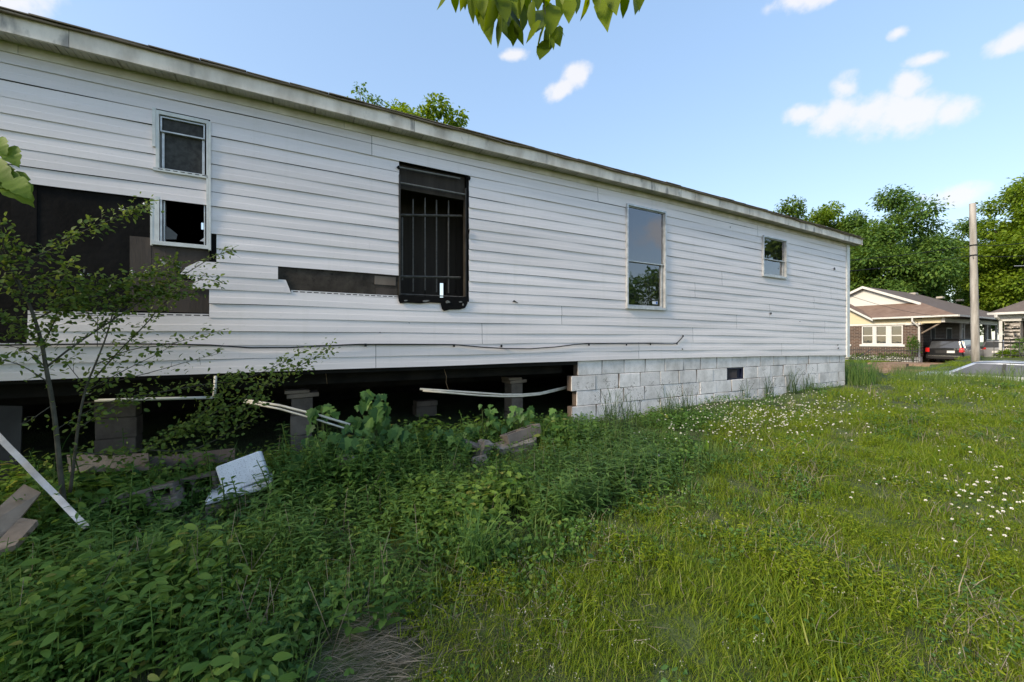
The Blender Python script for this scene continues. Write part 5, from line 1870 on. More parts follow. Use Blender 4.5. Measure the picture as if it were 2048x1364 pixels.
def forb(h, nl, L, W, mat, name, lean=.12, kind='lance', up=.45):
    """one upright weed: leaves spiralling up a stem"""
    sp = Soup(); sh = leaf_shape(kind, 1.0, W, .42, .15)
    th0 = random.uniform(0, 6.28); ld = np.array([math.cos(th0), math.sin(th0), 0]) * lean * h
    pts = [tuple(ld * t * t + np.array([0, 0, h * t])) for t in np.linspace(0, 1, 5)]
    sp.tube(pts, [.0035, .003, .0026, .002, .0012], 4)
    P, D, Nn, S = [], [], [], []
    for i in range(nl):
        t = .18 + .82 * i / nl
        c = ld * t * t + np.array([0, 0, h * t]); a = i * 2.4 + random.uniform(-.4, .4)
        e = up + 1.1 * max(0, t - .75)
        P.append(c); D.append((math.cos(a), math.sin(a), e)); Nn.append((-math.cos(a) * e, -math.sin(a) * e, 1)); S.append(L * random.uniform(.7, 1.15) * (1.1 - .55 * t))
    sp.leaves(sh, np.array(P), np.array(D), np.array(Nn), np.array(S))
    return sp.mesh(name, mat)


G_lawn = [proto(blades(60, .10, .02, .085, .0032, MT['lawn'], 'lawn_tuft_%d' % i, 1.0)) for i in range(4)]
G_lawn += [proto(blades(30, .10, .04, .12, .0042, MT['lawn'], 'lawn_tuft_tall', .9)), proto(leafy(44, .09, .01, .075, .008, .019, .34, MT['lawn2'], 'fine_weed_patch', 'lance', .2, False, 3)),
           proto(leafy(30, .09, .01, .05, .007, .013, .9, MT['clover'], 'clover_patch', 'oval', .6, True, 3)), proto(blades(16, .09, .04, .13, .003, MT['straw'], 'dry_tuft', .9))]
G_weed = [proto(leafy(26, .13, .01, .12, .018, .036, .60, MT['weed'], 'broad_weed_patch_a', 'oval', .35)), proto(leafy(30, .13, .01, .09, .013, .027, .75, MT['weed'], 'broad_weed_patch_b', 'heart', .35)),
          proto(leafy(14, .12, .03, .17, .03, .055, .45, MT['weedlight'], 'broad_weed_patch_c', 'oval', .25)), proto(blades(26, .10, .06, .20, .0045, MT['tallgrass'], 'weed_grass', .8)),
          proto(leafy(16, .12, .02, .12, .022, .04, .8, MT['vine'], 'broad_weed_patch_d', 'lobed', .5)), proto(leafy(34, .12, .01, .10, .008, .016, .85, MT['clover'], 'fine_clover', 'oval', .6, True, 3)),
          proto(leafy(40, .12, .02, .14, .010, .024, .28, MT['weedlight'], 'feathery_weed', 'lance', .3, True, 2)), proto(blades(14, .12, .03, .12, .003, MT['straw'], 'dry_weed_tuft', 1.2)), proto(blades(40, .12, .05, .14, .003, MT['lawn'], 'fine_weed_grass', .9))]
G_lance = [proto(forb(random.uniform(.24, .42), 20, .13, .19, MT['weedblue'], 'lance_weed_%d' % i)) for i in range(4)]
G_herb = [proto(forb(random.uniform(.16, .26), 14, .055, .42, MT['weed'], 'leafy_weed_%d' % i, .3, 'oval', .3)) for i in range(3)]

# edge between rough growth near the home and the mown lawn
edge_px = [(560, 1364), (760, 1300), (900, 1200), (1040, 1135), (1130, 1080), (1260, 1030), (1400, 960), (1460, 920), (1420, 865), (1520, 830), (1700, 772)]
edge = sorted(ground_at_pixel(x, y) for x, y in edge_px)
eu = np.array([e[0] for e in edge]); ep = np.array([e[1] for e in edge])


def edge_p(u):
    return np.interp(u, eu, ep, left=2.75, right=.15)


def sample_view(n, Y0, Y1, kx=1.34, power=1.0):
    t = rng.uniform(0, 1, n)
    Y = (Y0 ** (power + 1) + t * (Y1 ** (power + 1) - Y0 ** (power + 1))) ** (1 / (power + 1))
    X = rng.uniform(-kx, kx, n) * Y
    u, p = to_up(X, Y)
    return X, Y, u, p


BLK = (uof(480, .80), .82); BLK2 = (uof(300, .70), .75); RUB = (uof(1020, .5), .55)
lawnP, lawnS, lawnI = [], [], []
weedP, weedS, weedI = [], [], []
for n, Y0, Y1, s0, s1 in ((6200, 1.05, 3.0, .7, 1.1), (9500, 3.0, 6.0, .85, 1.25), (12500, 6.0, 15.5, 1.1, 1.7), (2200, .6, 1.1, .8, 1.1)):
    X, Y, u, p = sample_view(n, Y0, Y1)
    e = edge_p(u) + .12 * np.sin(5 * u) + rng.normal(0, .10, n)
    ok = (p > e) & (u < 13.6)
    ok &= ~((((u - STRAW[0]) / .24) ** 2 + ((p - STRAW[1]) / .30) ** 2) < 1)
    z = EYE + ground_v(u, p)
    lawnP.append(np.stack([X, Y, z], 1)[ok]); lawnS.append(rng.uniform(s0, s1, n)[ok] * np.clip(1 + .30 * (np.sin(2.1 * u + 1) * np.sin(2.6 * p))[ok] + .40 * (np.sin(6.3 * u + 2.1 * p) * np.sin(5.2 * p - 2.9 * u))[ok] + rng.normal(0, .16, ok.sum()), .45, 1.9))
    patch = np.sin(1.7 * u + 2 * p) + np.sin(3.1 * p - 1.3 * u + 1) + rng.normal(0, .7, n)
    ii = np.where(patch > 1.2, 6, np.where(patch < -.3, 5, rng.integers(0, 5, n)))
    ii = np.where(rng.random(n) < .04, 7, ii)
    lawnI.append(ii[ok])
    okw = (~(p > e)) & (p > -.12) & (u < 8.4)
    okw &= ~((u > .8) & (p < .02))
    okw &= ~((((u - STRAW[0]) / .24) ** 2 + ((p - STRAW[1]) / .30) ** 2) < 1)
    gap = np.sin(4.1 * u + 2.3 * p + 1) * np.sin(3.3 * p - 2.6 * u) + .5 * np.sin(9.7 * u - 4 * p)
    okw &= (rng.random(n) < np.where(gap > .55, .14, np.where(u < 1.2, .72, .6)))
    for (cu, cp, ru, rp_) in ((BLK[0], BLK[1], .42, .34), (BLK2[0], BLK2[1], .38, .26), (RUB[0], RUB[1], .42, .30)):
        okw &= ~(((((u - cu) / ru) ** 2 + ((p - cp) / rp_) ** 2) < 1) & (rng.random(n) < .5))
    weedP.append(np.stack([X, Y, z], 1)[okw]); weedS.append((rng.uniform(.6, 1.3, n) * (1 + .35 * np.sin(3.3 * u + p) * np.sin(2.9 * p)) * np.where((p < .8) & (u < .8), 1.3, 1.0))[okw])
    f1 = np.sin(2.9 * u + 1.3 * p) + np.sin(4.3 * p - 2.1 * u + 2) + rng.normal(0, .55, n)
    f2 = np.sin(3.7 * u - 2.2 * p + 1) + np.sin(5.1 * p + 1.7 * u) + rng.normal(0, .55, n)
    left = np.where(f1 > .8, np.where(f2 > 0, 2, 0), np.where(f1 < -.6, np.where(f2 > 0, 8, 3), np.where(f2 > .8, 4, np.where(f2 < -.5, 6, np.where(f2 > .2, 5, 1)))))
    midd = np.where(f1 > .6, np.where(f2 > 0, 3, 8), np.where(f1 < -.8, 6, np.where(f2 > .5, 5, np.where(f2 < -.6, 0, 8))))
    right = np.where(f1 > 0, 3, np.where(f2 > 0, 8, 5))
    wi = np.where(u < -1.9, left, np.where(u < .5, midd, right))
    wi = np.where(rng.random(n) < .06, 7, wi)
    weedI.append(wi[okw])
P = np.concatenate(lawnP)
scatter('lawn_grass', G_lawn, P, rng.uniform(0, 6.28, len(P)), np.concatenate(lawnS), np.concatenate(lawnI), 'mown yellow green lawn with fine weeds and clover leaves', rng.normal(0, .22, (len(P), 2)))
P = np.concatenate(weedP)
LWP = []
for n, Y0, Y1 in ((160, 1.2, 3.2), (260, 3.2, 7)):
    X, Y, u, p = sample_view(n, Y0, Y1)
    for a, b in zip(u, p):
        if b > float(edge_p(a)) + .1 and a < 11: LWP.append(GP(a, b, -.01))
scatter('lawn_weeds', [G_weed[2], G_weed[6], G_weed[4], G_weed[3]], np.array(LWP), rng.uniform(0, 6.28, len(LWP)), rng.uniform(.4, .75, len(LWP)), rng.integers(0, 4, len(LWP)), 'broad leaved weeds scattered through the lawn')
scatter('ground_weeds', G_weed, P, rng.uniform(0, 6.28, len(P)), np.concatenate(weedS), np.concatenate(weedI), 'dark green broad leaved weeds covering the ground near the home', rng.normal(0, .15, (len(P), 2)))
# upright herbs and lance leaved weeds in the rough strip
HP, HI = [], []
for _ in range(420):
    x, y = random.uniform(-150, 1000), random.uniform(960, 1400)
    u, p = ground_at_pixel(x, y)
    if p < float(edge_p(u)) - .05: HP.append(GP(u, p)); HI.append(random.randrange(3))
for _ in range(330):
    x, y = random.uniform(540, 1140), random.uniform(905, 1030)
    u, p = ground_at_pixel(x, y)
    if p < .1 or (940 < x < 1110 and y < 985 and random.random() < .85): continue
    HP.append(GP(u, p)); HI.append(random.randrange(3))
scatter('leafy_weeds', G_herb, np.array(HP), rng.uniform(0, 6.28, len(HP)), np.where([to_up(q.x, q.y)[1] < .95 for q in HP], rng.uniform(1.0, 1.9, len(HP)), rng.uniform(.6, 1.25, len(HP))), HI, 'small upright leafy weeds in the rough ground')
LP, LI = [], []
for _ in range(330):
    x = random.gauss(1190, 95); y = random.uniform(880, 1075)
    if x < 1040 or x > 1430: continue
    if x < 1130 and y < 945: continue
    if y > 1075 - (x - 1090) * .30 and x > 1090: continue
    u, p = ground_at_pixel(x, y)
    if p < .12: continue
    LP.append(GP(u, p)); LI.append(random.randrange(4))
nl_ = min(len(LP), 26)
lance_things = LP[:nl_]
for _ in range(55):
    x, y = random.gauss(210, 130), random.gauss(1210, 70)
    u, p = ground_at_pixel(x, y)
    if p < float(edge_p(u)) - .1 and x > -120: LP.append(GP(u, p)); LI.append(random.randrange(4))
for _ in range(90):
    x, y = random.uniform(480, 960), random.uniform(930, 1160)
    u, p = ground_at_pixel(x, y)
    LP.append(GP(u, p)); LI.append(random.randrange(4))
scatter('lance_weeds', G_lance, np.array(LP[nl_:]), rng.uniform(0, 6.28, len(LP) - nl_), rng.uniform(.6, .98, len(LP) - nl_), LI[nl_:], 'dense green lance leaved weeds beside the rubble and in the rough')
# far lawns across the street
X, Y = [], []
FP, FS = [], []
for _ in range(2600):
    u = random.uniform(26.0, 37.5); p = random.uniform(-15, 3)
    if -8.4 < p < -5.2: continue
    FP.append(GP(u, p)); FS.append(random.uniform(1.6, 2.8))
scatter('far_lawn_grass', G_lawn[:2], np.array(FP), rng.uniform(0, 6.28, len(FP)), FS, rng.integers(0, 2, len(FP)), 'sunlit lawn across the street')
# verge falling to the street and the tall growth along it
VP, VS = [], []
G_tall = [proto(blades(34, .14, .16, .42, .006, MT['tallgrass'], 'verge_grass_a', .55, 3)), proto(blades(26, .16, .2, .55, .005, MT['tallgrass'], 'verge_grass_b', .7, 3))]
for _ in range(900):
    u = random.uniform(8.4, 13.4); p = random.uniform(-5.5, 4.5)
    if random.random() > (.95 if u > 10.0 or p < .6 else .10): continue
    if p > 1.6 and random.random() < .8: continue
    VP.append(GP(u, p)); VS.append(random.uniform(.5, .95) * (1.0 if p < 1.6 else .6))
scatter('verge_grass', G_tall, np.array(VP), rng.uniform(0, 6.28, len(VP)), VS, rng.integers(0, 2, len(VP)), 'taller unmown grass along the street edge of the yard')

# ---------------------------------------------------------------- clover flowers
def flower_mesh(seed):
    random.seed(seed)
    sp = Soup()
    h = random.uniform(.09, .15)
    sp.tube([(0, 0, 0), (.01, .005, h * .6), (.014, .01, h)], [.0012, .0011, .001], 3)
    return sp, h


def clover_proto(seed):
    r_ = random.Random(seed)
    mb = MB(); h = r_.uniform(.08, .15)
    c = Vector((r_.uniform(-.02, .02), r_.uniform(-.02, .02), h))
    mb.tube([(0, 0, -.01), c * .6, c], .0011, 3, mi=1)
    for i in range(22):
        z = r_.uniform(-.6, 1); a = r_.uniform(0, 6.28); q = math.sqrt(max(0, 1 - z * z))
        d = Vector((q * math.cos(a), q * math.sin(a), z * .8))
        t = d.orthogonal().normalized() * .0032; b = d.cross(t).normalized() * .0032
        o = c + d * .0025; e = c + d * r_.uniform(.009, .0125)
        mb.add([o - t * .6, o + t * .6, e + t, e - t], [(0, 1, 2, 3)]); mb.add([o - b * .6, o + b * .6, e + b, e - b], [(0, 1, 2, 3)])
    return proto(mb.mesh('clover_head', [MT['petal'], MT['stem']]))


G_cl = [clover_proto(s) for s in range(4)]
CP = []
for cx, cy, sx, sy, n in ((1390, 838, 75, 26, 420), (1500, 828, 85, 26, 640), (1580, 810, 70, 18, 420), (1640, 850, 60, 22, 70), (1450, 800, 60, 16, 90), (1700, 800, 60, 16, 80), (1830, 785, 70, 10, 60), (1985, 790, 60, 18, 70),
                          (1990, 985, 60, 32, 75), (1900, 970, 70, 26, 45), (2010, 1040, 40, 40, 40), (1830, 1010, 70, 40, 16), (1980, 1080, 50, 30, 14), (1790, 870, 120, 40, 20), (1990, 880, 50, 30, 22), (1900, 765, 90, 8, 40), (1500, 950, 120, 70, 10)):
    for _ in range(int(n * .45)):
        x, y = random.gauss(cx, sx), random.gauss(cy, sy)
        if y < 752 or x > 2120: continue
        u, p = ground_at_pixel(x, y + 14)
        if p < .08 or u > 13: continue
        CP.append(GP(u, p, random.uniform(-.01, .02)))
scatter('clover_flowers', G_cl, np.array(CP), rng.uniform(0, 6.28, len(CP)), rng.uniform(.45, .95, len(CP)), rng.integers(0, 4, len(CP)), 'white clover flower heads in the lawn')

def seed_proto(seed):
    r_ = random.Random(seed); mb = MB()
    for k in range(5):
        b = Vector((r_.uniform(-.08, .08), r_.uniform(-.08, .08), -.01)); h = r_.uniform(.05, .14)
        e = b + Vector((r_.gauss(0, .03), r_.gauss(0, .03), h)); mb.tube([b, b.lerp(e, .6), e], [.0009, .0008, .0006], 3, mi=1)
        for j in range(5):
            c = e + Vector((r_.gauss(0, .007), r_.gauss(0, .007), r_.uniform(-.025, .006)))
            d = Vector((r_.gauss(0, 1), r_.gauss(0, 1), r_.gauss(0, 1))).normalized() * .0035; o = d.orthogonal().normalized() * .0025
            mb.add([c - d, c + o, c + d, c - o], [(0, 1, 2, 3)])
    return proto(mb.mesh('seed_stems', [MT['seed'], MT['stem']]))


MT['seed'] = LEAF('pale_seed', (.24, .23, .12), (.40, .38, .26), .2)
G_seed = [seed_proto(s) for s in range(3)]
SP = []
for n, Y0, Y1 in ((420, 1.2, 3.0), (700, 3.0, 6.5), (700, 6.5, 12)):
    X, Y, u, p = sample_view(n, Y0, Y1)
    for a, b in zip(u, p):
        if b > float(edge_p(a)) and a < 12.5 and math.sin(2.7 * a + 1.9 * b) + math.sin(3.9 * b - a) > random.uniform(-1.2, .8): SP.append(GP(a, b))
scatter('seed_stems', G_seed, np.array(SP), rng.uniform(0, 6.28, len(SP)), rng.uniform(.6, 1.2, len(SP)), rng.integers(0, 3, len(SP)), 'pale seed stems speckling the lawn')

# ---------------------------------------------------------------- straw on the bare hump
sp = Soup()
P, D, Nn, S = [], [], [], []
for _ in range(1300):
    u = STRAW[0] + random.gauss(0, .13); p = STRAW[1] + random.gauss(0, .16)
    w = GP(u, p, random.uniform(.002, .02)); th = random.gauss(.35, .5)
    P.append(w); D.append((math.cos(th), math.sin(th), random.uniform(-.1, .2))); Nn.append((random.gauss(0, .4), random.gauss(0, .4), 1)); S.append(random.uniform(.04, .16))
sp.leaves(leaf_shape('quad', 1, .018, .06, .1), np.array(P), np.array(D), np.array(Nn), np.array(S))
tag(sp.build('straw', MT['straw']), 'dry grey straw lying on the bare hump at the bottom of the lawn', kind='stuff')
# dead stalks standing in the rough
sp = Soup()
for _ in range(170):
    x, y = random.uniform(-40, 1380), random.uniform(930, 1340)
    u, p = ground_at_pixel(x, y)
    if p < .1 or p > float(edge_p(u)): continue
    b = GP(u, p); h = random.uniform(.12, .34); e = b + Vector((random.gauss(0, .25) * h, random.gauss(0, .25) * h, h))
    sp.tube([b, b.lerp(e, .5) + Vector((random.gauss(0, .012), random.gauss(0, .012), 0)), e], [.0022, .0016, .0008], 3)
tag(sp.build('dead_stalks', MT['straw']), 'dead pale stalks standing among the weeds', kind='stuff')
# stray dry stems through the rough
sp = Soup(); P, D, Nn, S = [], [], [], []
for _ in range(1500):
    x, y = random.uniform(-50, 1300), random.uniform(960, 1330)
    u, p = ground_at_pixel(x, y)
    P.append(GP(u, p, random.uniform(.01, .10))); th = random.uniform(0, 6.28)
    D.append((math.cos(th), math.sin(th), random.uniform(-.2, .5))); Nn.append((random.gauss(0, .5), random.gauss(0, .5), 1)); S.append(random.uniform(.03, .13))
sp.leaves(leaf_shape('quad', 1, .02, .1, .1), np.array(P), np.array(D), np.array(Nn), np.array(S))
tag(sp.build('dry_litter', MT['straw']), 'scattered dry stems among the weeds', kind='stuff')

# ================================================================== under and beside the home
random.seed(99)
RZ = Matrix.Rotation(ROT, 3, 'Z')


def hollow_block(name, loc, rot, mat, L_=.397, H_=.194, T_=.19, cells=2):
    """concrete block with real hollow cells, lying as turned by rot (Euler degrees)"""
    mb = MB()
    w = .032 if T_ > .15 else .022
    n = cells
    cw = (L_ - w * (n + 1)) / n
    mb.box((0, -T_ / 2 + w / 2, 0), (L_, w, H_), None, .004); mb.box((0, T_ / 2 - w / 2, 0), (L_, w, H_), None, .004)
    for i in range(n + 1):
        mb.box((-L_ / 2 + w / 2 + i * (cw + w), 0, 0), (w, T_ - 2 * w + .001, H_ - .002), None, .004)
    vv = np.array(mb.v); vv += rng.uniform(-.0025, .0025, vv.shape)
    Rm = Matrix.Rotation(R(rot[2]), 3, 'Z') @ Matrix.Rotation(R(rot[1]), 3, 'Y') @ Matrix.Rotation(R(rot[0]), 3, 'X')
    mb.v = [tuple(Rm @ Vector(a) + Vector(loc)) for a in vv]
    return mb.build(name, mat)


def slabthing(name, corners, th, mat, label, cat):
    """a board or slab from four corner points, with thickness"""
    a = [Vector(c) for c in corners]
    nrm = (a[1] - a[0]).cross(a[3] - a[0]).normalized() * th
    mb = MB(); mb.hexa([c - nrm for c in a] + [c for c in a])
    o = mb.build(name, mat)
    tag(o, label, cat)
    return o


# piers
def pier(x, y0, p, w, label, cap=True):
    u = uof(x, p); top = vof(x, y0, p); g = float(ground_v(u, p))
    root = empty('block_pier', FR(u, p, g)); tag(root, label, 'pier')
    v = g - .05; i = 0
    while v < top - .05:
        h = min(.194, top - v)
        mb = MB(); mb.box(FR(u + random.uniform(-.008, .008), p, v + h / 2), (w, .20, h - .004), Matrix.Rotation(ROT + random.uniform(-.03, .03), 3, 'Z'), .006)
        mb.build('block', MT['rawblock'], root)
        v += h; i += 1
    if cap:
        mb = MB(); mb.box(FR(u + .01, p, top + .022), (w * 1.5, .24, .04), RZ @ Matrix.Rotation(R(-2), 3, 'Y'), .004); mb.build('timber_cap', MT['wood'], root)
        mb = MB(); mb.box(FR(u - .04, p + .02, top + .06), (w * 1.15, .22, .03), RZ, .004); mb.build('timber_cap', MT['wood'], root)
    return root


pier(603, 793, -.42, .185, 'grey block pier with overhanging timber cap under the left of the home')
pier(1027, 765, -.55, .165, 'slim grey block pier behind the bowed pipes near the block skirting')
pier(238, 800, -1.2, .3, 'dim block pier deep under the home behind the sapling')
pier(850, 800, -1.6, .3, 'dim block pier far under the middle of the home', False)
# standing sheet at far left under the home
slabthing('asbestos_sheet', [PP(-60, 810, -.25), PP(46, 812, -.25), PP(40, 970, -.22), PP(-60, 975, -.22)], .012, M('dull_grey_sheet', (.035, .034, .036), (.06, .058, .06), 3, .9), 'dull grey sheet standing in the dark under the left end', 'sheet')
# ledge of earth and timber under the home
slabthing('timber_sill', [PP(140, 918, .05), PP(300, 914, .05), PP(302, 948, .12), PP(145, 952, .12)], .08, MT['wood'], 'short grey timber lying under the home behind the sapling', 'timber')
slabthing('timber_sill', [PP(285, 925, .02), PP(470, 905, -.02), PP(470, 930, .06), PP(285, 956, .10)], .08, M('brown_grey_timber', (.075, .058, .05), (.13, .105, .092), 4, .9, .2, 40, stretch=(.3, .3, 2)), 'long brown timber lying under the home left of the white block', 'timber')

# white painted block and slab on the ground
def obox(name, xa, ya, xb, yb, p, h, depth, mat, label, cat, tilt=0.0):
    """block whose long lower front edge runs from one pixel to another at distance p from the wall"""
    a, b = PP(xa, ya, p), PP(xb, yb, p)
    ex = (b - a); L_ = ex.length; ex.normalize()
    back = FR(0, -1, 0) - FR(0, 0, 0); back = (back - ex * back.dot(ex)).normalized()
    up = ex.cross(back).normalized()
    if up.z < 0: up = -up
    t = R(tilt); b2 = back * math.cos(t) + up * math.sin(t); u2 = up * math.cos(t) - back * math.sin(t)
    mb = MB(); mb.box((0, 0, 0), (L_, depth, h), Matrix((ex, b2, u2)).transposed(), .008)
    c = (a + b) / 2 + b2 * depth / 2 + u2 * h / 2
    vv = np.array(mb.v) + rng.uniform(-.002, .002, (len(mb.v), 3))
    mb.v = [tuple(Vector(q) + c) for q in vv]
    o = mb.build(name, mat)
    if label: tag(o, label, cat)
    return o


MT['wblock'] = block_mat('bright_white_block', (.74, .77, .82), (.52, .55, .60), .5)
obox('painted_block', 448, 990, 537, 955, .74, .20, .12, MT['wblock'], 'white painted concrete block tipped on a slab among the weeds', 'concrete block', -14)
obox('concrete_slab', 412, 1012, 545, 975, .80, .035, .30, MT['wblock'], 'thin pale concrete slab under the tipped white block', 'concrete slab', 0)
obox('concrete_slab', 412, 1035, 530, 1006, .78, .07, .26, MT['rawblock'], 'thick grey slab under the pale one', 'concrete slab', 0)
o = hollow_block('concrete_block', PP(285, 996, .60), (82, -9, math.degrees(ROT) - 6), MT['rawblock'], .40, .194, .115, 3); tag(o, 'grey hollow block lying on its side left of the white block', 'concrete block')
o = hollow_block('concrete_block', PP(372, 972, .46), (80, -8, math.degrees(ROT) - 4), MT['rawblock'], .40, .194, .115, 3); tag(o, 'grey hollow block lying between the other block and the white one', 'concrete block')
obox('concrete_slab', 305, 1032, 360, 1012, .80, .07, .2, MT['rawblock'], 'small broken grey slab end below the hollow blocks', 'concrete slab', 0)
# boards and metal strip at the left edge
slabthing('plywood_board', [PP(-70, 1075, 1.05), PP(8, 1075, 1.02), PP(82, 985, .80), PP(48, 968, .72)], .03, MT['plywood'], 'weathered plywood board lying tilted at the left edge', 'board')
slabthing('plywood_board', [PP(-30, 1110, 1.18), PP(30, 1090, 1.15), PP(75, 1040, .98), PP(40, 1035, .92)], .03, MT['plywood'], 'second weathered board under the first at the left edge', 'board')
a, b = PP(-30, 845, .50), PP(172, 1054, 1.05)
mb = MB(); ex = (b - a).normalized(); sd = ex.cross(Vector((.5, -.8, .3))).normalized()
w = .015
for i in range(10):
    c = a.lerp(b, i / 10); d = a.lerp(b, (i + 1) / 10)
    nn = ex.cross(sd).normalized()
    bend = [.004 * math.sin(2.0 * i), .004 * math.sin(2.0 * (i + 1))]
    p1, p2 = c + nn * bend[0], d + nn * bend[1]
    mb.hexa([p1 - sd * w, p2 - sd * w, p2 + sd * w, p1 + sd * w, p1 - sd * w * .9 + nn * .008, p2 - sd * w * .9 + nn * .008, p2 + sd * w * .3 + nn * .016, p1 + sd * w * .3 + nn * .016])
tag(mb.build('metal_strip', MT['whitemetal']), 'long white metal trim strip leaning into the weeds at the left', 'metal strip')

# pipes and hanging wires
def pipe(name, pts, r, mat, label, cat='pipe', n=8):
    mb = MB(); mb.tube([PP(*q) for q in pts], r, n)
    o = mb.build(name, mat, smooth=True); tag(o, label, cat)
    return o


pipe('pvc_pipe', [(840, 778, -.05), (900, 782, -.06), (960, 786, -.08), (1005, 789, -.10), (1045, 789, -.12), (1080, 786, -.15), (1110, 779, -.18), (1150, 770, -.22)], .0115, MT['pvc'], 'upper cream pipe bowing from the open underside to the block skirting')
pipe('pvc_pipe', [(846, 781.5, -.03), (900, 786, -.04), (960, 791, -.06), (1005, 793, -.08), (1045, 792.5, -.10), (1080, 789, -.14), (1110, 782, -.18), (1150, 772, -.24)], .0095, MT['pvc'], 'lower cream pipe bowing from the open underside to the block skirting')
pipe('pvc_pipe', [(190, 801, .05), (260, 799, .05), (340, 797, .05), (425, 795, .05)], .012, MT['pvc'], 'straight cream pipe behind the sapling under the home')
pipe('pvc_pipe', [(428, 796, .04), (430, 775, .04), (431, 752, .02)], .012, MT['pvc'], 'short upright cream pipe rising to the floor')
pipe('pvc_pipe', [(490, 800, .12), (560, 811, .18), (640, 831, .26), (700, 849, .32)], .0105, MT['pvc'], 'upper cream pipe sloping down into the vines')
pipe('pvc_pipe', [(488, 804, .14), (560, 818, .20), (630, 838, .26), (700, 860, .33)], .0085, MT['pvc'], 'lower cream pipe sloping down into the vines')
MT['brownwire'] = M('tan_wire', (.20, .13, .07), (.3, .2, .12), 20, .7)
pipe('hanging_wire', [(888, 738, -.1), (893, 753, -.1), (892, 765, -.1), (897, 780, -.06)], .003, MT['brownwire'], 'tan wire dangling above the bowed pipes', 'wire', 5)
pipe('hanging_wire', [(651, 742, -.1), (653, 755, -.1), (654, 768, -.1)], .0028, MT['brownwire'], 'short tan wire dangling left of the vines', 'wire', 5)

# broken rubble in front of the pipes
def rock(loc, size, rot, mat, label, cat='rubble', name='broken_block'):
    mb = MB(); mb.box((0, 0, 0), size, None, min(size) * .12)
    vv = np.array(mb.v); vv += rng.uniform(-1, 1, vv.shape) * np.array(size) * .09
    Rm = Matrix.Rotation(R(rot[2]), 3, 'Z') @ Matrix.Rotation(R(rot[1]), 3, 'Y') @ Matrix.Rotation(R(rot[0]), 3, 'X')
    mb.v = [tuple(Rm @ Vector(a) + Vector(loc)) for a in vv]
    o = mb.build(name, mat); tag(o, label, cat)
    return o


o = hollow_block('broken_block', PP(1042, 868, .44), (-12, -12, math.degrees(ROT)), MT['rawblock'], .40, .10, .19, 2); tag(o, 'broken grey hollow block on top of the rubble heap', 'rubble')
rock(PP(1030, 892, .45), (.40, .2, .12), (8, -10, 20), MT['rock'], 'pale grey block lying across the middle of the rubble heap')
rock(PP(968, 900, .52), (.13, .13, .19), (10, 15, 40), MT['rock'], 'upright grey block stub at the left of the rubble heap')
rock(PP(960, 926, .62), (.16, .12, .10), (20, -10, 10), MT['rock'], 'low grey lump at the front left of the rubble heap')
rock(PP(1098, 900, .42), (.13, .13, .14), (25, 20, 0), MT['rock'], 'rounded grey lump at the right of the rubble heap')
rock(PP(1092, 922, .50), (.2, .14, .14), (-15, 12, 30), MT['rock'], 'brownish lump low at the right of the rubble heap')
rock(PP(1055, 915, .52), (.26, .14, .12), (5, 6, 35), MT['rock'], 'greenish slab in the front of the rubble heap')
rock(PP(690, 925, .55), (.13, .12, .12), (5, 6, 35), MT['rock'], 'grey block end showing among the vines')
rock(PP(912, 935, .66), (.10, .09, .08), (5, 16, 35), MT['rock'], 'small dark stone left of the rubble heap')
slabthing('broken_board', [PP(925, 880, .50), PP(965, 894, .50), PP(962, 902, .55), PP(930, 887, .55)], .02, MT['wood'], 'short broken board poking from the rubble heap', 'board')

# ---------------------------------------------------------------- plants with leaves one can tell apart
def leaf_mesh(kind, W, droop, fold, mat, name):
    V, F = leaf_shape(kind, 1.0, W, droop, fold)
    mb = MB(); mb.add(V, F)
    return mb.mesh(name, mat, True)


LM = {'lobed': [leaf_mesh('lobed', .5, d, f, MT['vine'], 'vine_leaf') for d, f in ((.25, .2), (.4, .3), (.1, .12))],
      'oval': [leaf_mesh('oval', .5, d, f, MT['weed'], 'weed_leaf') for d, f in ((.25, .2), (.1, .3))],
      'lance': [leaf_mesh('lance', .17, d, f, MT['weedblue'], 'lance_leaf') for d, f in ((.5, .2), (.3, .3))],
      'elm': [leaf_mesh('elm', .42, d, f, MT['overhang'], 'elm_leaf') for d, f in ((.08, .22), (.2, .3), (-.05, .15))],
      'mulb': [leaf_mesh('mulb', .8, d, f, MT['mulberry'], 'mulberry_leaf') for d, f in ((.3, .15), (.15, .2))],
      'dock': [leaf_mesh('oval', .42, .12, .35, LEAF('dock_leaf', (.13, .22, .02), (.16, .26, .03), .4), 'dock_leaf')]}


def put_leaf(kind, loc, d, nrm, size, parent, name='leaf'):
    d = Vector(d).normalized(); nrm = Vector(nrm)
    y = nrm.cross(d).normalized(); z = d.cross(y).normalized()
    o = link(name, random.choice(LM[kind]), loc, parent)
    o.rotation_euler = Matrix((d, y, z)).transposed().to_euler()
    o.scale = (size, size, size)
    return o


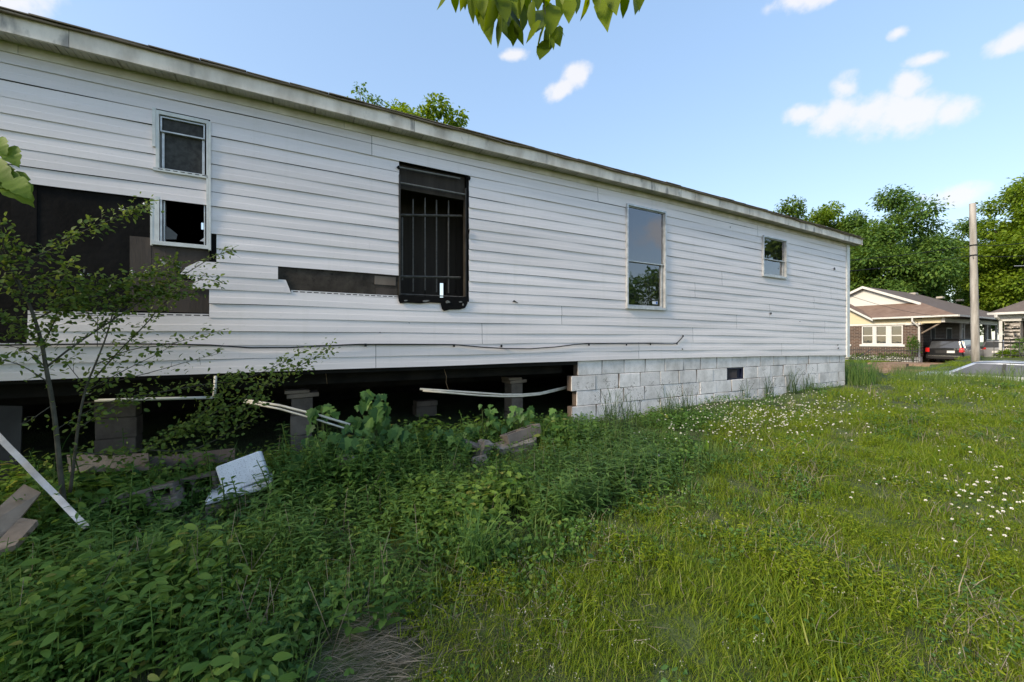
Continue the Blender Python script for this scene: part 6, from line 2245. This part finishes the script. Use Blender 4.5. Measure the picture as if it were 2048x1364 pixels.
def vine(x0, y0, x1, y1, p0, p1, n, size, label, kind='lobed', root_px=None):
    """climbing plant filling a patch of the picture between two distances from the wall"""
    xc = (x0 + x1) / 2
    u, pp_ = uof(xc, (p0 + p1) / 2), (p0 + p1) / 2
    base = GP(u, pp_)
    root = empty('vine_plant', base); tag(root, label, 'plant', 'lobed leaf vines growing from under the home')
    st = MB()
    for i in range(n):
        t = i / max(1, n - 1)
        x = random.uniform(x0, x1); y = random.uniform(y0, y1); p = random.uniform(p0, p1)
        # the patch is widest low down
        f = (y - y0) / (y1 - y0); x = xc + (x - xc) * (.45 + .55 * f)
        c = PP(x, y, p)
        dx = random.gauss(0, .5)
        d = (.35 * random.gauss(0, 1), -.45 + .3 * random.gauss(0, 1), -.75 + .35 * random.gauss(0, 1))
        put_leaf(kind, c, d, (random.gauss(0, .35), -.75, .75 + random.gauss(0, .25)), size * random.uniform(.6, 1.25), root)
        if i % 3 == 0:
            m = base.lerp(c, .55) + Vector((0, 0, .12))
            st.tube([base, m, c], [.004, .003, .0015], 4)
    st.build('stem', MT['stem'], root, fix=False)
    return root


random.seed(5)
vine(690, 780, 800, 905, .10, .35, 64, .115, 'tallest lobed vine climbing into the dark opening')
vine(600, 805, 690, 900, .10, .40, 30, .10, 'lobed vine right of the left block pier')
vine(655, 850, 770, 985, .35, .60, 52, .105, 'lobed vine below the tallest one')
vine(760, 850, 850, 960, .30, .55, 40, .10, 'lobed vine right of the tallest one')
vine(835, 850, 920, 930, .15, .45, 30, .095, 'lobed vine in the shade left of the rubble heap')
vine(880, 860, 960, 955, .35, .60, 36, .095, 'lobed vine touching the left of the rubble heap')
vine(930, 808, 1005, 870, .08, .30, 36, .09, 'pointed leaf vine below the bowed pipes')
vine(1005, 812, 1080, 868, .10, .35, 30, .09, 'pointed leaf vine before the slim block pier')
vine(560, 900, 660, 1000, .45, .70, 34, .09, 'lobed vine right of the white block')
vine(1085, 815, 1140, 860, .05, .25, 9, .09, 'small vine at the open end of the block skirting')


def herb(x, y, h, nl, L_, kind, label, name='weed_plant', group=None, lean=.15, up=.4, W=None, cat='plant', loc=None):
    if loc is None:
        u, p = ground_at_pixel(x, y); base = GP(u, p, -.01)
    else:
        base = Vector(loc)
    root = empty(name, base); tag(root, label, cat, group)
    th = random.uniform(0, 6.28); ld = Vector((math.cos(th), math.sin(th), 0)) * lean * h
    pts = [base + ld * t * t + Vector((0, 0, h * t)) for t in np.linspace(0, 1, 5)]
    mb = MB(); mb.tube(pts, [.004, .0034, .0028, .002, .0012], 5); mb.build('stem', MT['stem'], root)
    for i in range(nl):
        t = .2 + .8 * i / nl
        c = base + ld * t * t + Vector((0, 0, h * t)); a = i * 2.4 + random.uniform(-.4, .4); e = up + 1.2 * max(0, t - .75)
        put_leaf(kind, c, (math.cos(a), math.sin(a), e), (-math.cos(a) * e, -math.sin(a) * e, 1), L_ * random.uniform(.75, 1.15) * (1.1 - .5 * t), root)
    return root


for i, q in enumerate(lance_things):
    herb(0, 0, random.uniform(.26, .38), 11, .11, 'lance', 'lance leaved weed stem in the dense green stand beside the rubble heap', group='lance leaved weeds beside the rubble', loc=q)
for (x, y, h, n, L_, lab) in ((700, 1290, .26, 16, .075, 'bushy oval leaved weed just above the straw hump'), (770, 1270, .22, 12, .085, 'broad oval leaved weed right above the straw hump'),
                              (520, 1330, .20, 12, .075, 'oval leaved weed low beside the straw hump'), (300, 1200, .26, 14, .09, 'upright oval leaved weed in the middle of the shaded patch'),
                              (120, 1190, .26, 14, .08, 'upright leafy weed at the left of the shaded patch'), (860, 1190, .20, 11, .06, 'oval leaved weed left of the long grass clump'),
                              (430, 1250, .2, 10, .075, 'leafy weed halfway between the boards and the straw hump'), (1075, 1030, .30, 12, .06, 'pale twining weed before the lance leaved stand'),
                              (60, 1330, .24, 13, .10, 'large leafy weed in the bottom left corner'), (220, 1330, .24, 13, .09, 'leafy weed at the bottom edge left of centre')):
    herb(x, y, h, n, L_, 'oval', lab, up=.25)
u, p = ground_at_pixel(1407, 912)
base = GP(u, p); root = empty('dock_plant', base); tag(root, 'single broad bright green dock leaf standing in the lawn', 'plant')
put_leaf('dock', base, (.25, -.1, 1), (.5, -1, .3), .17, root); put_leaf('dock', base, (-.5, -.2, .9), (.3, -1, .5), .12, root)

# long grass clump and tall tufts
def clump(x, y, n, h0, h1, w, label, lean=.6, heads=0, mat='tallgrass', bias=(0, 0), rad=.07, loc=None):
    u, p = ground_at_pixel(x, y) if loc is None else loc
    base = GP(u, p, -.01); root = empty('grass_clump', base); tag(root, label, 'grass')
    mb = MB(); hd = MB()
    for i in range(n):
        a = random.uniform(0, 6.28); r = rad * math.sqrt(random.random())
        b = base + Vector((r * math.cos(a), r * math.sin(a), 0))
        h = random.uniform(h0, h1); th = random.uniform(0, 6.28)
        d = Vector((math.cos(th) + bias[0], math.sin(th) + bias[1], 0)); ln = h * lean * random.uniform(.2, 1.1)
        s = Vector((-math.sin(th), math.cos(th), 0)); ww = w * random.uniform(.6, 1.2)
        V = []; seg = 4
        for j in range(seg + 1):
            t = j / seg
            c = b + d * ln * t ** 1.9 + Vector((0, 0, h * (t - .3 * lean * t ** 3)))
            if j < seg: V += [c - s * ww / 2 * (1 - .6 * t), c + s * ww / 2 * (1 - .6 * t)]
            else: V.append(c)
        F = [(2 * j, 2 * j + 1, 2 * j + 3, 2 * j + 2) for j in range(seg - 1)] + [(2 * seg - 2, 2 * seg - 1, 2 * seg)]
        mb.add(V, F)
        if i < heads:
            e = V[-1]; q = b + Vector((d.x * ln, d.y * ln, h * 1.15)) * 1.0
            for k in range(9):
                f = e + Vector((random.gauss(0, .012), random.gauss(0, .012), random.uniform(-.03, .05)))
                hd.tube([f, f + Vector((0, 0, .012))], [.003, .001], 3)
    mb.build('blades', MT[mat], root, fix=False)['kind'] = 'stuff'
    if heads:
        so_ = hd.build('seed_heads', M('dark_seed_head', (.05, .045, .035)) if 'dark_seed_head' not in bpy.data.materials else bpy.data.materials['dark_seed_head'], root, fix=False)
        so_['kind'] = 'stuff'
    return root


random.seed(12)
clump(945, 1150, 95, .24, .44, .0085, 'large fountain of long grass blades between the weeds and the lawn', .75, 0, 'weedblue', (.35, .1), .07)
clump(900, 1010, 40, .2, .34, .006, 'finer grass tuft behind the long grass fountain', .6)
clump(560, 1130, 16, .2, .32, .006, 'sparse grass tuft right of the boards and slabs', .6)
for (x, y, n, h0, h1, hd, lab) in ((1222, 868, 34, .22, .46, 8, 'dark seeding grass tuft at the left of the block skirting'), (1262, 862, 24, .2, .42, 6, 'second dark grass tuft against the block skirting'),
                                   (1345, 848, 34, .2, .40, 8, 'dark grass tuft before the block skirting left of the vent'), (1378, 832, 24, .16, .34, 5, 'thin grass tuft before the skirting near the vent'),
                                   (1460, 800, 16, .16, .34, 5, 'seeding stems just below the foundation vent'), (1500, 792, 18, .16, .38, 6, 'seeding stems right of the foundation vent'), (1557, 782, 30, .22, .44, 2, 'upright broad tuft against the skirting right of the vent'),
                                   (1598, 778, 16, .16, .30, 4, 'short tuft near the street end of the skirting')):
    uu, pp_ = ground_at_pixel(x, y)
    clump(x, y, int(n * 1.6), h0 * 1.5, h1 * 1.55, .0085, lab, .5, hd * 2, 'darkgrass', (0, 0), .10, (uu, max(.07, pp_ - .04)))
clump(0, 0, 150, .4, .85, .010, 'dense blue green tuft at the street corner of the home', .6, 0, 'weedblue', (0, 0), .26, (8.25, .12))
clump(0, 0, 70, .4, .8, .008, 'tall seeding tuft leaning from the street corner of the home', .7, 10, 'tallgrass', (.2, 0), .2, (8.0, .2))
herb(1612, 775, .30, 14, .09, 'oval', 'leafy green weed standing before the skirting near its street end', up=.3)
clump(0, 0, 80, .35, .6, .008, 'arching tuft at the right edge above the street', .7, 0, 'tallgrass', (0, 0), .2, ground_at_pixel(2040, 768))

# ---------------------------------------------------------------- thorny sapling before the home
random.seed(31)
sapl = empty('sapling', PP(127, 1000, .78)); tag(sapl, 'spindly grey sapling with small leaves and thorny twigs before the missing siding', 'sapling')


def smooth(pts, k=4):
    out = []
    n = len(pts)
    for i in range(n - 1):
        p0, p1, p2, p3 = pts[max(0, i - 1)], pts[i], pts[i + 1], pts[min(n - 1, i + 2)]
        for j in range(k):
            t = j / k
            out.append(.5 * ((2 * p1) + (p2 - p0) * t + (2 * p0 - 5 * p1 + 4 * p2 - p3) * t * t + (3 * p1 - p0 - 3 * p2 + p3) * t ** 3))
    out.append(pts[-1])
    return out


trA = smooth([PP(x, y, p) for x, y, p in ((128, 1010, .78), (119, 930, .77), (112, 860, .76), (104, 800, .75), (92, 735, .74), (84, 690, .74), (70, 640, .75), (48, 585, .76), (18, 528, .78), (-20, 470, .8))])
mb = MB(); mb.tube(trA, list(np.linspace(.0135, .0055, len(trA))), 7); mb.build('trunk', MT['greenbark'], sapl, smooth=True)
trB = smooth([PP(x, y, p) for x, y, p in ((140, 985, .72), (150, 905, .70), (158, 840, .68), (172, 775, .66), (190, 730, .64), (214, 668, .62), (232, 600, .60))])
mb = MB(); mb.tube(trB, list(np.linspace(.009, .0032, len(trB))), 7); mb.build('trunk', MT['greenbark'], sapl, smooth=True)
branches = [  # (points (x, y, p), radius, leaf density per metre)
    ([(92, 735, .74), (150, 690, .72), (225, 640, .68), (300, 590, .62), (375, 545, .58), (430, 512, .56), (462, 503, .56)], .006, 26),
    ([(172, 775, .66), (240, 700, .60), (290, 650, .58), (335, 600, .55), (400, 560, .52), (440, 565, .5)], .005, 40),
    ([(190, 730, .64), (260, 700, .60), (330, 690, .56), (400, 672, .52), (458, 656, .5)], .0036, 16),
    ([(158, 790, .66), (250, 740, .62), (320, 705, .58), (366, 676, .55)], .0036, 22),
    ([(200, 770, .62), (300, 745, .58), (380, 722, .54), (445, 705, .5)], .0034, 16),
    ([(150, 860, .68), (260, 800, .60), (400, 770, .52), (480, 760, .48), (560, 728, .45), (600, 705, .44)], .0046, 40),
    ([(150, 905, .70), (270, 905, .62), (380, 850, .54), (480, 800, .48), (560, 755, .44), (620, 720, .42), (668, 692, .40)], .0055, 60),
    ([(70, 640, .75), (130, 610, .72), (200, 590, .68), (290, 570, .64), (360, 545, .60)], .005, 80),
    ([(48, 585, .76), (110, 560, .74), (190, 570, .70), (260, 560, .66), (330, 530, .62), (352, 525, .62)], .0045, 80),
    ([(18, 528, .78), (90, 505, .76), (150, 470, .73), (220, 440, .70), (270, 420, .68), (304, 410, .68)], .004, 52),
    ([(60, 610, .75), (30, 560, .78), (10, 500, .80), (0, 440, .82)], .005, 80),
    ([(84, 690, .74), (50, 660, .78), (10, 640, .82), (-30, 620, .84)], .005, 70),
    ([(92, 735, .74), (50, 700, .80), (0, 690, .84)], .004, 24),
    ([(98, 765, .74), (40, 730, .80), (-20, 715, .84)], .004, 18),
    ([(84, 690, .74), (110, 640, .70), (120, 580, .68), (140, 520, .66)], .004, 60),
    ([(112, 860, .76), (160, 830, .74), (230, 800, .70), (290, 790, .66)], .003, 24),
    ([(105, 810, .75), (60, 840, .78), (40, 850, .8)], .003, 8),
    ([(172, 775, .66), (140, 735, .64), (130, 720, .62)], .003, 12),
    ([(330, 880, .58), (400, 830, .52), (440, 790, .5), (470, 745, .5)], .004, 70),
    ([(360, 860, .56), (430, 850, .52), (490, 820, .48), (530, 800, .46)], .004, 70),
    ([(300, 900, .62), (380, 900, .56), (450, 870, .5), (520, 830, .46)], .004, 34),
    ([(214, 668, .62), (170, 620, .62), (150, 580, .62)], .003, 50),
    ([(225, 640, .68), (260, 600, .66), (330, 590, .6), (400, 585, .56)], .004, 45),
    ([(130, 610, .72), (200, 610, .68), (280, 600, .62), (350, 580, .58)], .004, 90),
]
lv = Soup(); fl = MB()
P, D, Nn, S = [], [], [], []
for pts, r, dens in branches:
    line = smooth([PP(*q) for q in pts])
    mb = MB(); mb.tube(line, list(np.linspace(r, r * .25, len(line))), 5)
    for i in range(2, len(line) - 1):       # side twigs and thorns
        if random.random() < .75:
            t = (line[i] - line[i - 1]).normalized()
            d = (t * .6 + Vector((random.gauss(0, .6), random.gauss(0, .6), random.gauss(.3, .6)))).normalized()
            l = random.uniform(.02, .10)
            e = line[i] + d * l
            mb.tube([line[i], line[i].lerp(e, .5) + Vector((0, 0, .004)), e], [.0016, .0012, .0007], 3)
            if l > .05:
                for k in range(int(dens * .12) + 1):
                    P.append(line[i].lerp(e, random.random())); D.append(d + Vector((random.gauss(0, .7), random.gauss(0, .7), random.gauss(0, .5)))); Nn.append(Vector((random.gauss(0, .5), random.gauss(-.4, .5), .8))); S.append(random.uniform(.018, .034))
    mb.build('branch', MT['greenbark'], sapl, smooth=True)
    for i in range(len(line) - 1):
        seg = line[i + 1] - line[i]
        n = seg.length * dens * 6.2
        n = int(n) + (1 if random.random() < n % 1 else 0)
        for k in range(n):
            off = Vector((random.gauss(0, .03), random.gauss(0, .03), random.gauss(0, .03)))
            P.append(line[i] + seg * random.random() + off); D.append(seg.normalized() * .6 + Vector((random.gauss(0, .7), random.gauss(0, .7), random.gauss(0, .6)))); Nn.append(Vector((random.gauss(0, .5), random.gauss(-.4, .5), .8))); S.append(random.uniform(.017, .038))
lv.leaves(leaf_shape('oval', 1, .62, .25, .25), np.array([tuple(q) for q in P]), np.array([tuple(q) for q in D]), np.array([tuple(q) for q in Nn]), np.array(S))
f_ = lv.build('foliage', MT['sap'], sapl); f_['kind'] = 'stuff'
for x, y in ((290, 408), (250, 420), (268, 545), (295, 545), (325, 527), (355, 535), (360, 530), (215, 575), (300, 572), (170, 548), (173, 786), (285, 574), (328, 524)):
    c = PP(x, y, .6)
    for k in range(7):
        d = Vector((random.gauss(0, 1), random.gauss(0, 1), random.gauss(.4, .6))).normalized()
        o = d.orthogonal().normalized() * .004
        b = c + Vector((random.gauss(0, .010), random.gauss(0, .010), random.gauss(0, .008)))
        fl.add([b - o, b + o, b + o + d * .008, b - o + d * .008], [(0, 1, 2, 3)])
fl.build('blossom', MT['petal'], sapl, fix=False)

# ---------------------------------------------------------------- trees whose leaves hang into the frame
random.seed(41)
def in_view(P):
    return (P[:, 1] > .05) & (np.abs(P[:, 0]) < 1.30 * P[:, 1] + .12) & (P[:, 2] < EYE + .86 * P[:, 1] + .08)


mul = tree('mulberry_tree', 'young mulberry whose big lobed leaves hang in at the left edge', (-3.4, .7, gz(-3.4, .7)), 3.4, .06, (-3.8, .7, 2.3), (1.4, 1.5, 1.5), 24, 2600, .13, MT['mulberry'], 51, limbs=8, shape='oval', keep=lambda P: ~in_view(P))  # crown out of view is kept dense to shade the foreground weeds
a = Vector((-3.2, .75, 2.3)); tip = DP(10, 290, 1.55)
mb = MB(); ml = smooth([a, Vector((-2.6, 1.3, 2.3)), DP(-60, 262, 1.55), tip]); mb.tube(ml, list(np.linspace(.012, .003, len(ml))), 5); mb.build('twig', MT['greenbark'], mul, smooth=True)
for (x, y, dx, dz, s) in ((-8, 278, .5, -.7, .075), (14, 296, .55, -.8, .085), (-12, 345, .55, -.25, .125), (10, 352, .6, -.55, .14), (-30, 330, .7, -.4, .13), (24, 360, .7, -.6, .09)):
    put_leaf('mulb', DP(x, y, 1.55 + random.uniform(-.03, .03)), (dx, -.1, dz), (.15 + random.gauss(0, .15), -.9, .5), s, mul)

ov = tree('shade_tree', 'overhanging tree whose pointed leaves hang in at the top of the picture', (1.6, -2.4, gz(1.6, -2.4)), 5.5, .12, (1.5, -2.2, 4.6), (1.7, 1.5, 1.2), 18, 1500, .11, MT['overhang'], 52, limbs=8, shape='elm', keep=lambda P: ~in_view(P))
OY = 1.28
def OP(x, y, dy=0.0): return DP(x, y, OY + dy)
hub = OP(1075, -140, -.05)
tw = []
tw.append([Vector((1.5, -2.2, 4.3)), Vector((1.0, -.8, 3.6)), Vector((.4, .5, 3.1)), hub])
tw.append([hub, OP(1010, -60), OP(985, -10), OP(1000, 30)])
tw.append([hub, OP(1085, -50), OP(1088, 10), OP(1095, 60)])
tw.append([hub, OP(950, -80), OP(915, -40), OP(905, -15)])
tw.append([hub, OP(1170, -70), OP(1220, -40), OP(1270, -15)])
tw.append([hub, OP(1140, -60), OP(1160, -25), OP(1150, -5)])
for i, q in enumerate(tw):
    q = smooth(q); mb = MB(); mb.tube(q, list(np.linspace(.02 if i == 0 else .004, .006 if i == 0 else .0012, len(q))), 5); mb.build('twig', MT['bark'], ov, smooth=True)
leaves = [  # tip pixel, base pixel, depth offset
    (876, 22, 905, -30), (912, 25, 908, -35), (922, 22, 930, -28), (944, 46, 945, -25), (960, 50, 948, -12), (975, 74, 972, 0), (977, 60, 990, -5), (998, 97, 1002, 28), (1012, 50, 1000, -20),
    (1026, 95, 1028, 38), (1045, 90, 1032, 38), (1048, 60, 1042, 0), (1060, 66, 1066, 0), (1049, 85, 1082, 42), (1064, 108, 1092, 48), (1080, 124, 1097, 78), (1108, 98, 1102, 75), (1118, 88, 1112, 55), (1128, 75, 1115, 45),
    (1100, 60, 1108, 10), (1120, 40, 1118, -15), (1138, 50, 1140, -10), (1150, 30, 1152, -25), (1168, 42, 1176, -18), (1195, 20, 1192, -35), (1211, 43, 1208, -12), (1230, 24, 1228, -35), (1246, 37, 1252, -20), (1267, 32, 1272, -18), (1283, 8, 1278, -40),
    (1036, 30, 1030, -30), (1015, 15, 1010, -50), (1075, 25, 1072, -35), (1095, 20, 1090, -40), (985, 20, 980, -45), (1052, 25, 1056, -35), (1100, 100, 1098, 70), (962, 15, 960, -48), (1130, 20, 1128, -40), (1180, 12, 1178, -45), (932, 10, 925, -50)]
for (tx_, ty, bx, by) in leaves:
    b = OP(bx, by, random.uniform(-.06, .06)); t = OP(tx_, ty, random.uniform(-.05, .05))
    d = t - b
    put_leaf('elm', b, d, (random.gauss(0, .6), -1, random.gauss(.2, .3)), d.length * 1.02, ov)
for (tx_, ty, bx, by) in ((1015, 55, 1002, 10), (1040, 60, 1010, 5), (1000, 40, 995, 0), (1085, 60, 1090, 15), (1105, 45, 1092, 5), (1072, 70, 1085, 20), (1092, 90, 1096, 55), (990, 70, 985, 25), (1020, 75, 1010, 30)):
    b = OP(bx, by, random.uniform(0, .12)); t = OP(tx_, ty, random.uniform(0, .1)); d = t - b
    put_leaf('elm', b, d, (random.gauss(0, .9), -1, random.gauss(.2, .3)), d.length * 1.05, ov)

# bushes across the street
def bush(name, c, r, n, ls, mat, label, seed):
    global rng
    k = rng; rng = np.random.default_rng(seed)
    o = unit(n, -.2); rr = rng.uniform(.2, 1, n) ** .4
    P = np.array(c) + o * rr[:, None] * np.array(r) * (1 + .2 * np.sin(5 * o[:, :1] * 3 + 4 * o[:, 2:] * 3))
    sp = Soup(); sp.leaves(leaf_shape('quad', 1, .6, .1, .2), P, o + rng.normal(size=(n, 3)) * .5, np.array([0, 0, 1]) + o * .5 + rng.normal(size=(n, 3)) * .4, ls * rng.uniform(.6, 1.3, n))
    for i in range(7):
        j = rng.integers(0, n); sp.tube([(c[0], c[1], c[2] - r[2] * 1.0), tuple(P[j])], [.02, .006], 4)
    ob = sp.build(name, mat); tag(ob, label, 'bush')
    rng = k
    return ob


def fbush(x, y, u, r, n, mat, label, seed):
    p = pf(x, u); bush('garden_bush', FR(u, p, vf(x, y, u)), r, n, .12, mat, label, seed)


fbush(1826, 700, 36.8, (.35, .35, .95), 700, MT['treeC'], 'thin climbing bush before the bungalow corner pier', 61)
fbush(1785, 717, 36.2, (1.3, .5, .35), 900, MT['sap'], 'scrubby low bush behind the iron fence under the triple window', 62)
fbush(1722, 717, 36.2, (.9, .5, .35), 600, MT['sap'], 'low bush behind the iron fence near the home corner', 63)
fbush(2014, 713, 32.6, (.45, .4, .3), 600, MT['treeB'], 'bright yellow green bush at the foot of the stone pier', 64)
fbush(2050, 700, 33.0, (.5, .4, .6), 500, MT['treeC'], 'dark bush right of the stone pier', 65)
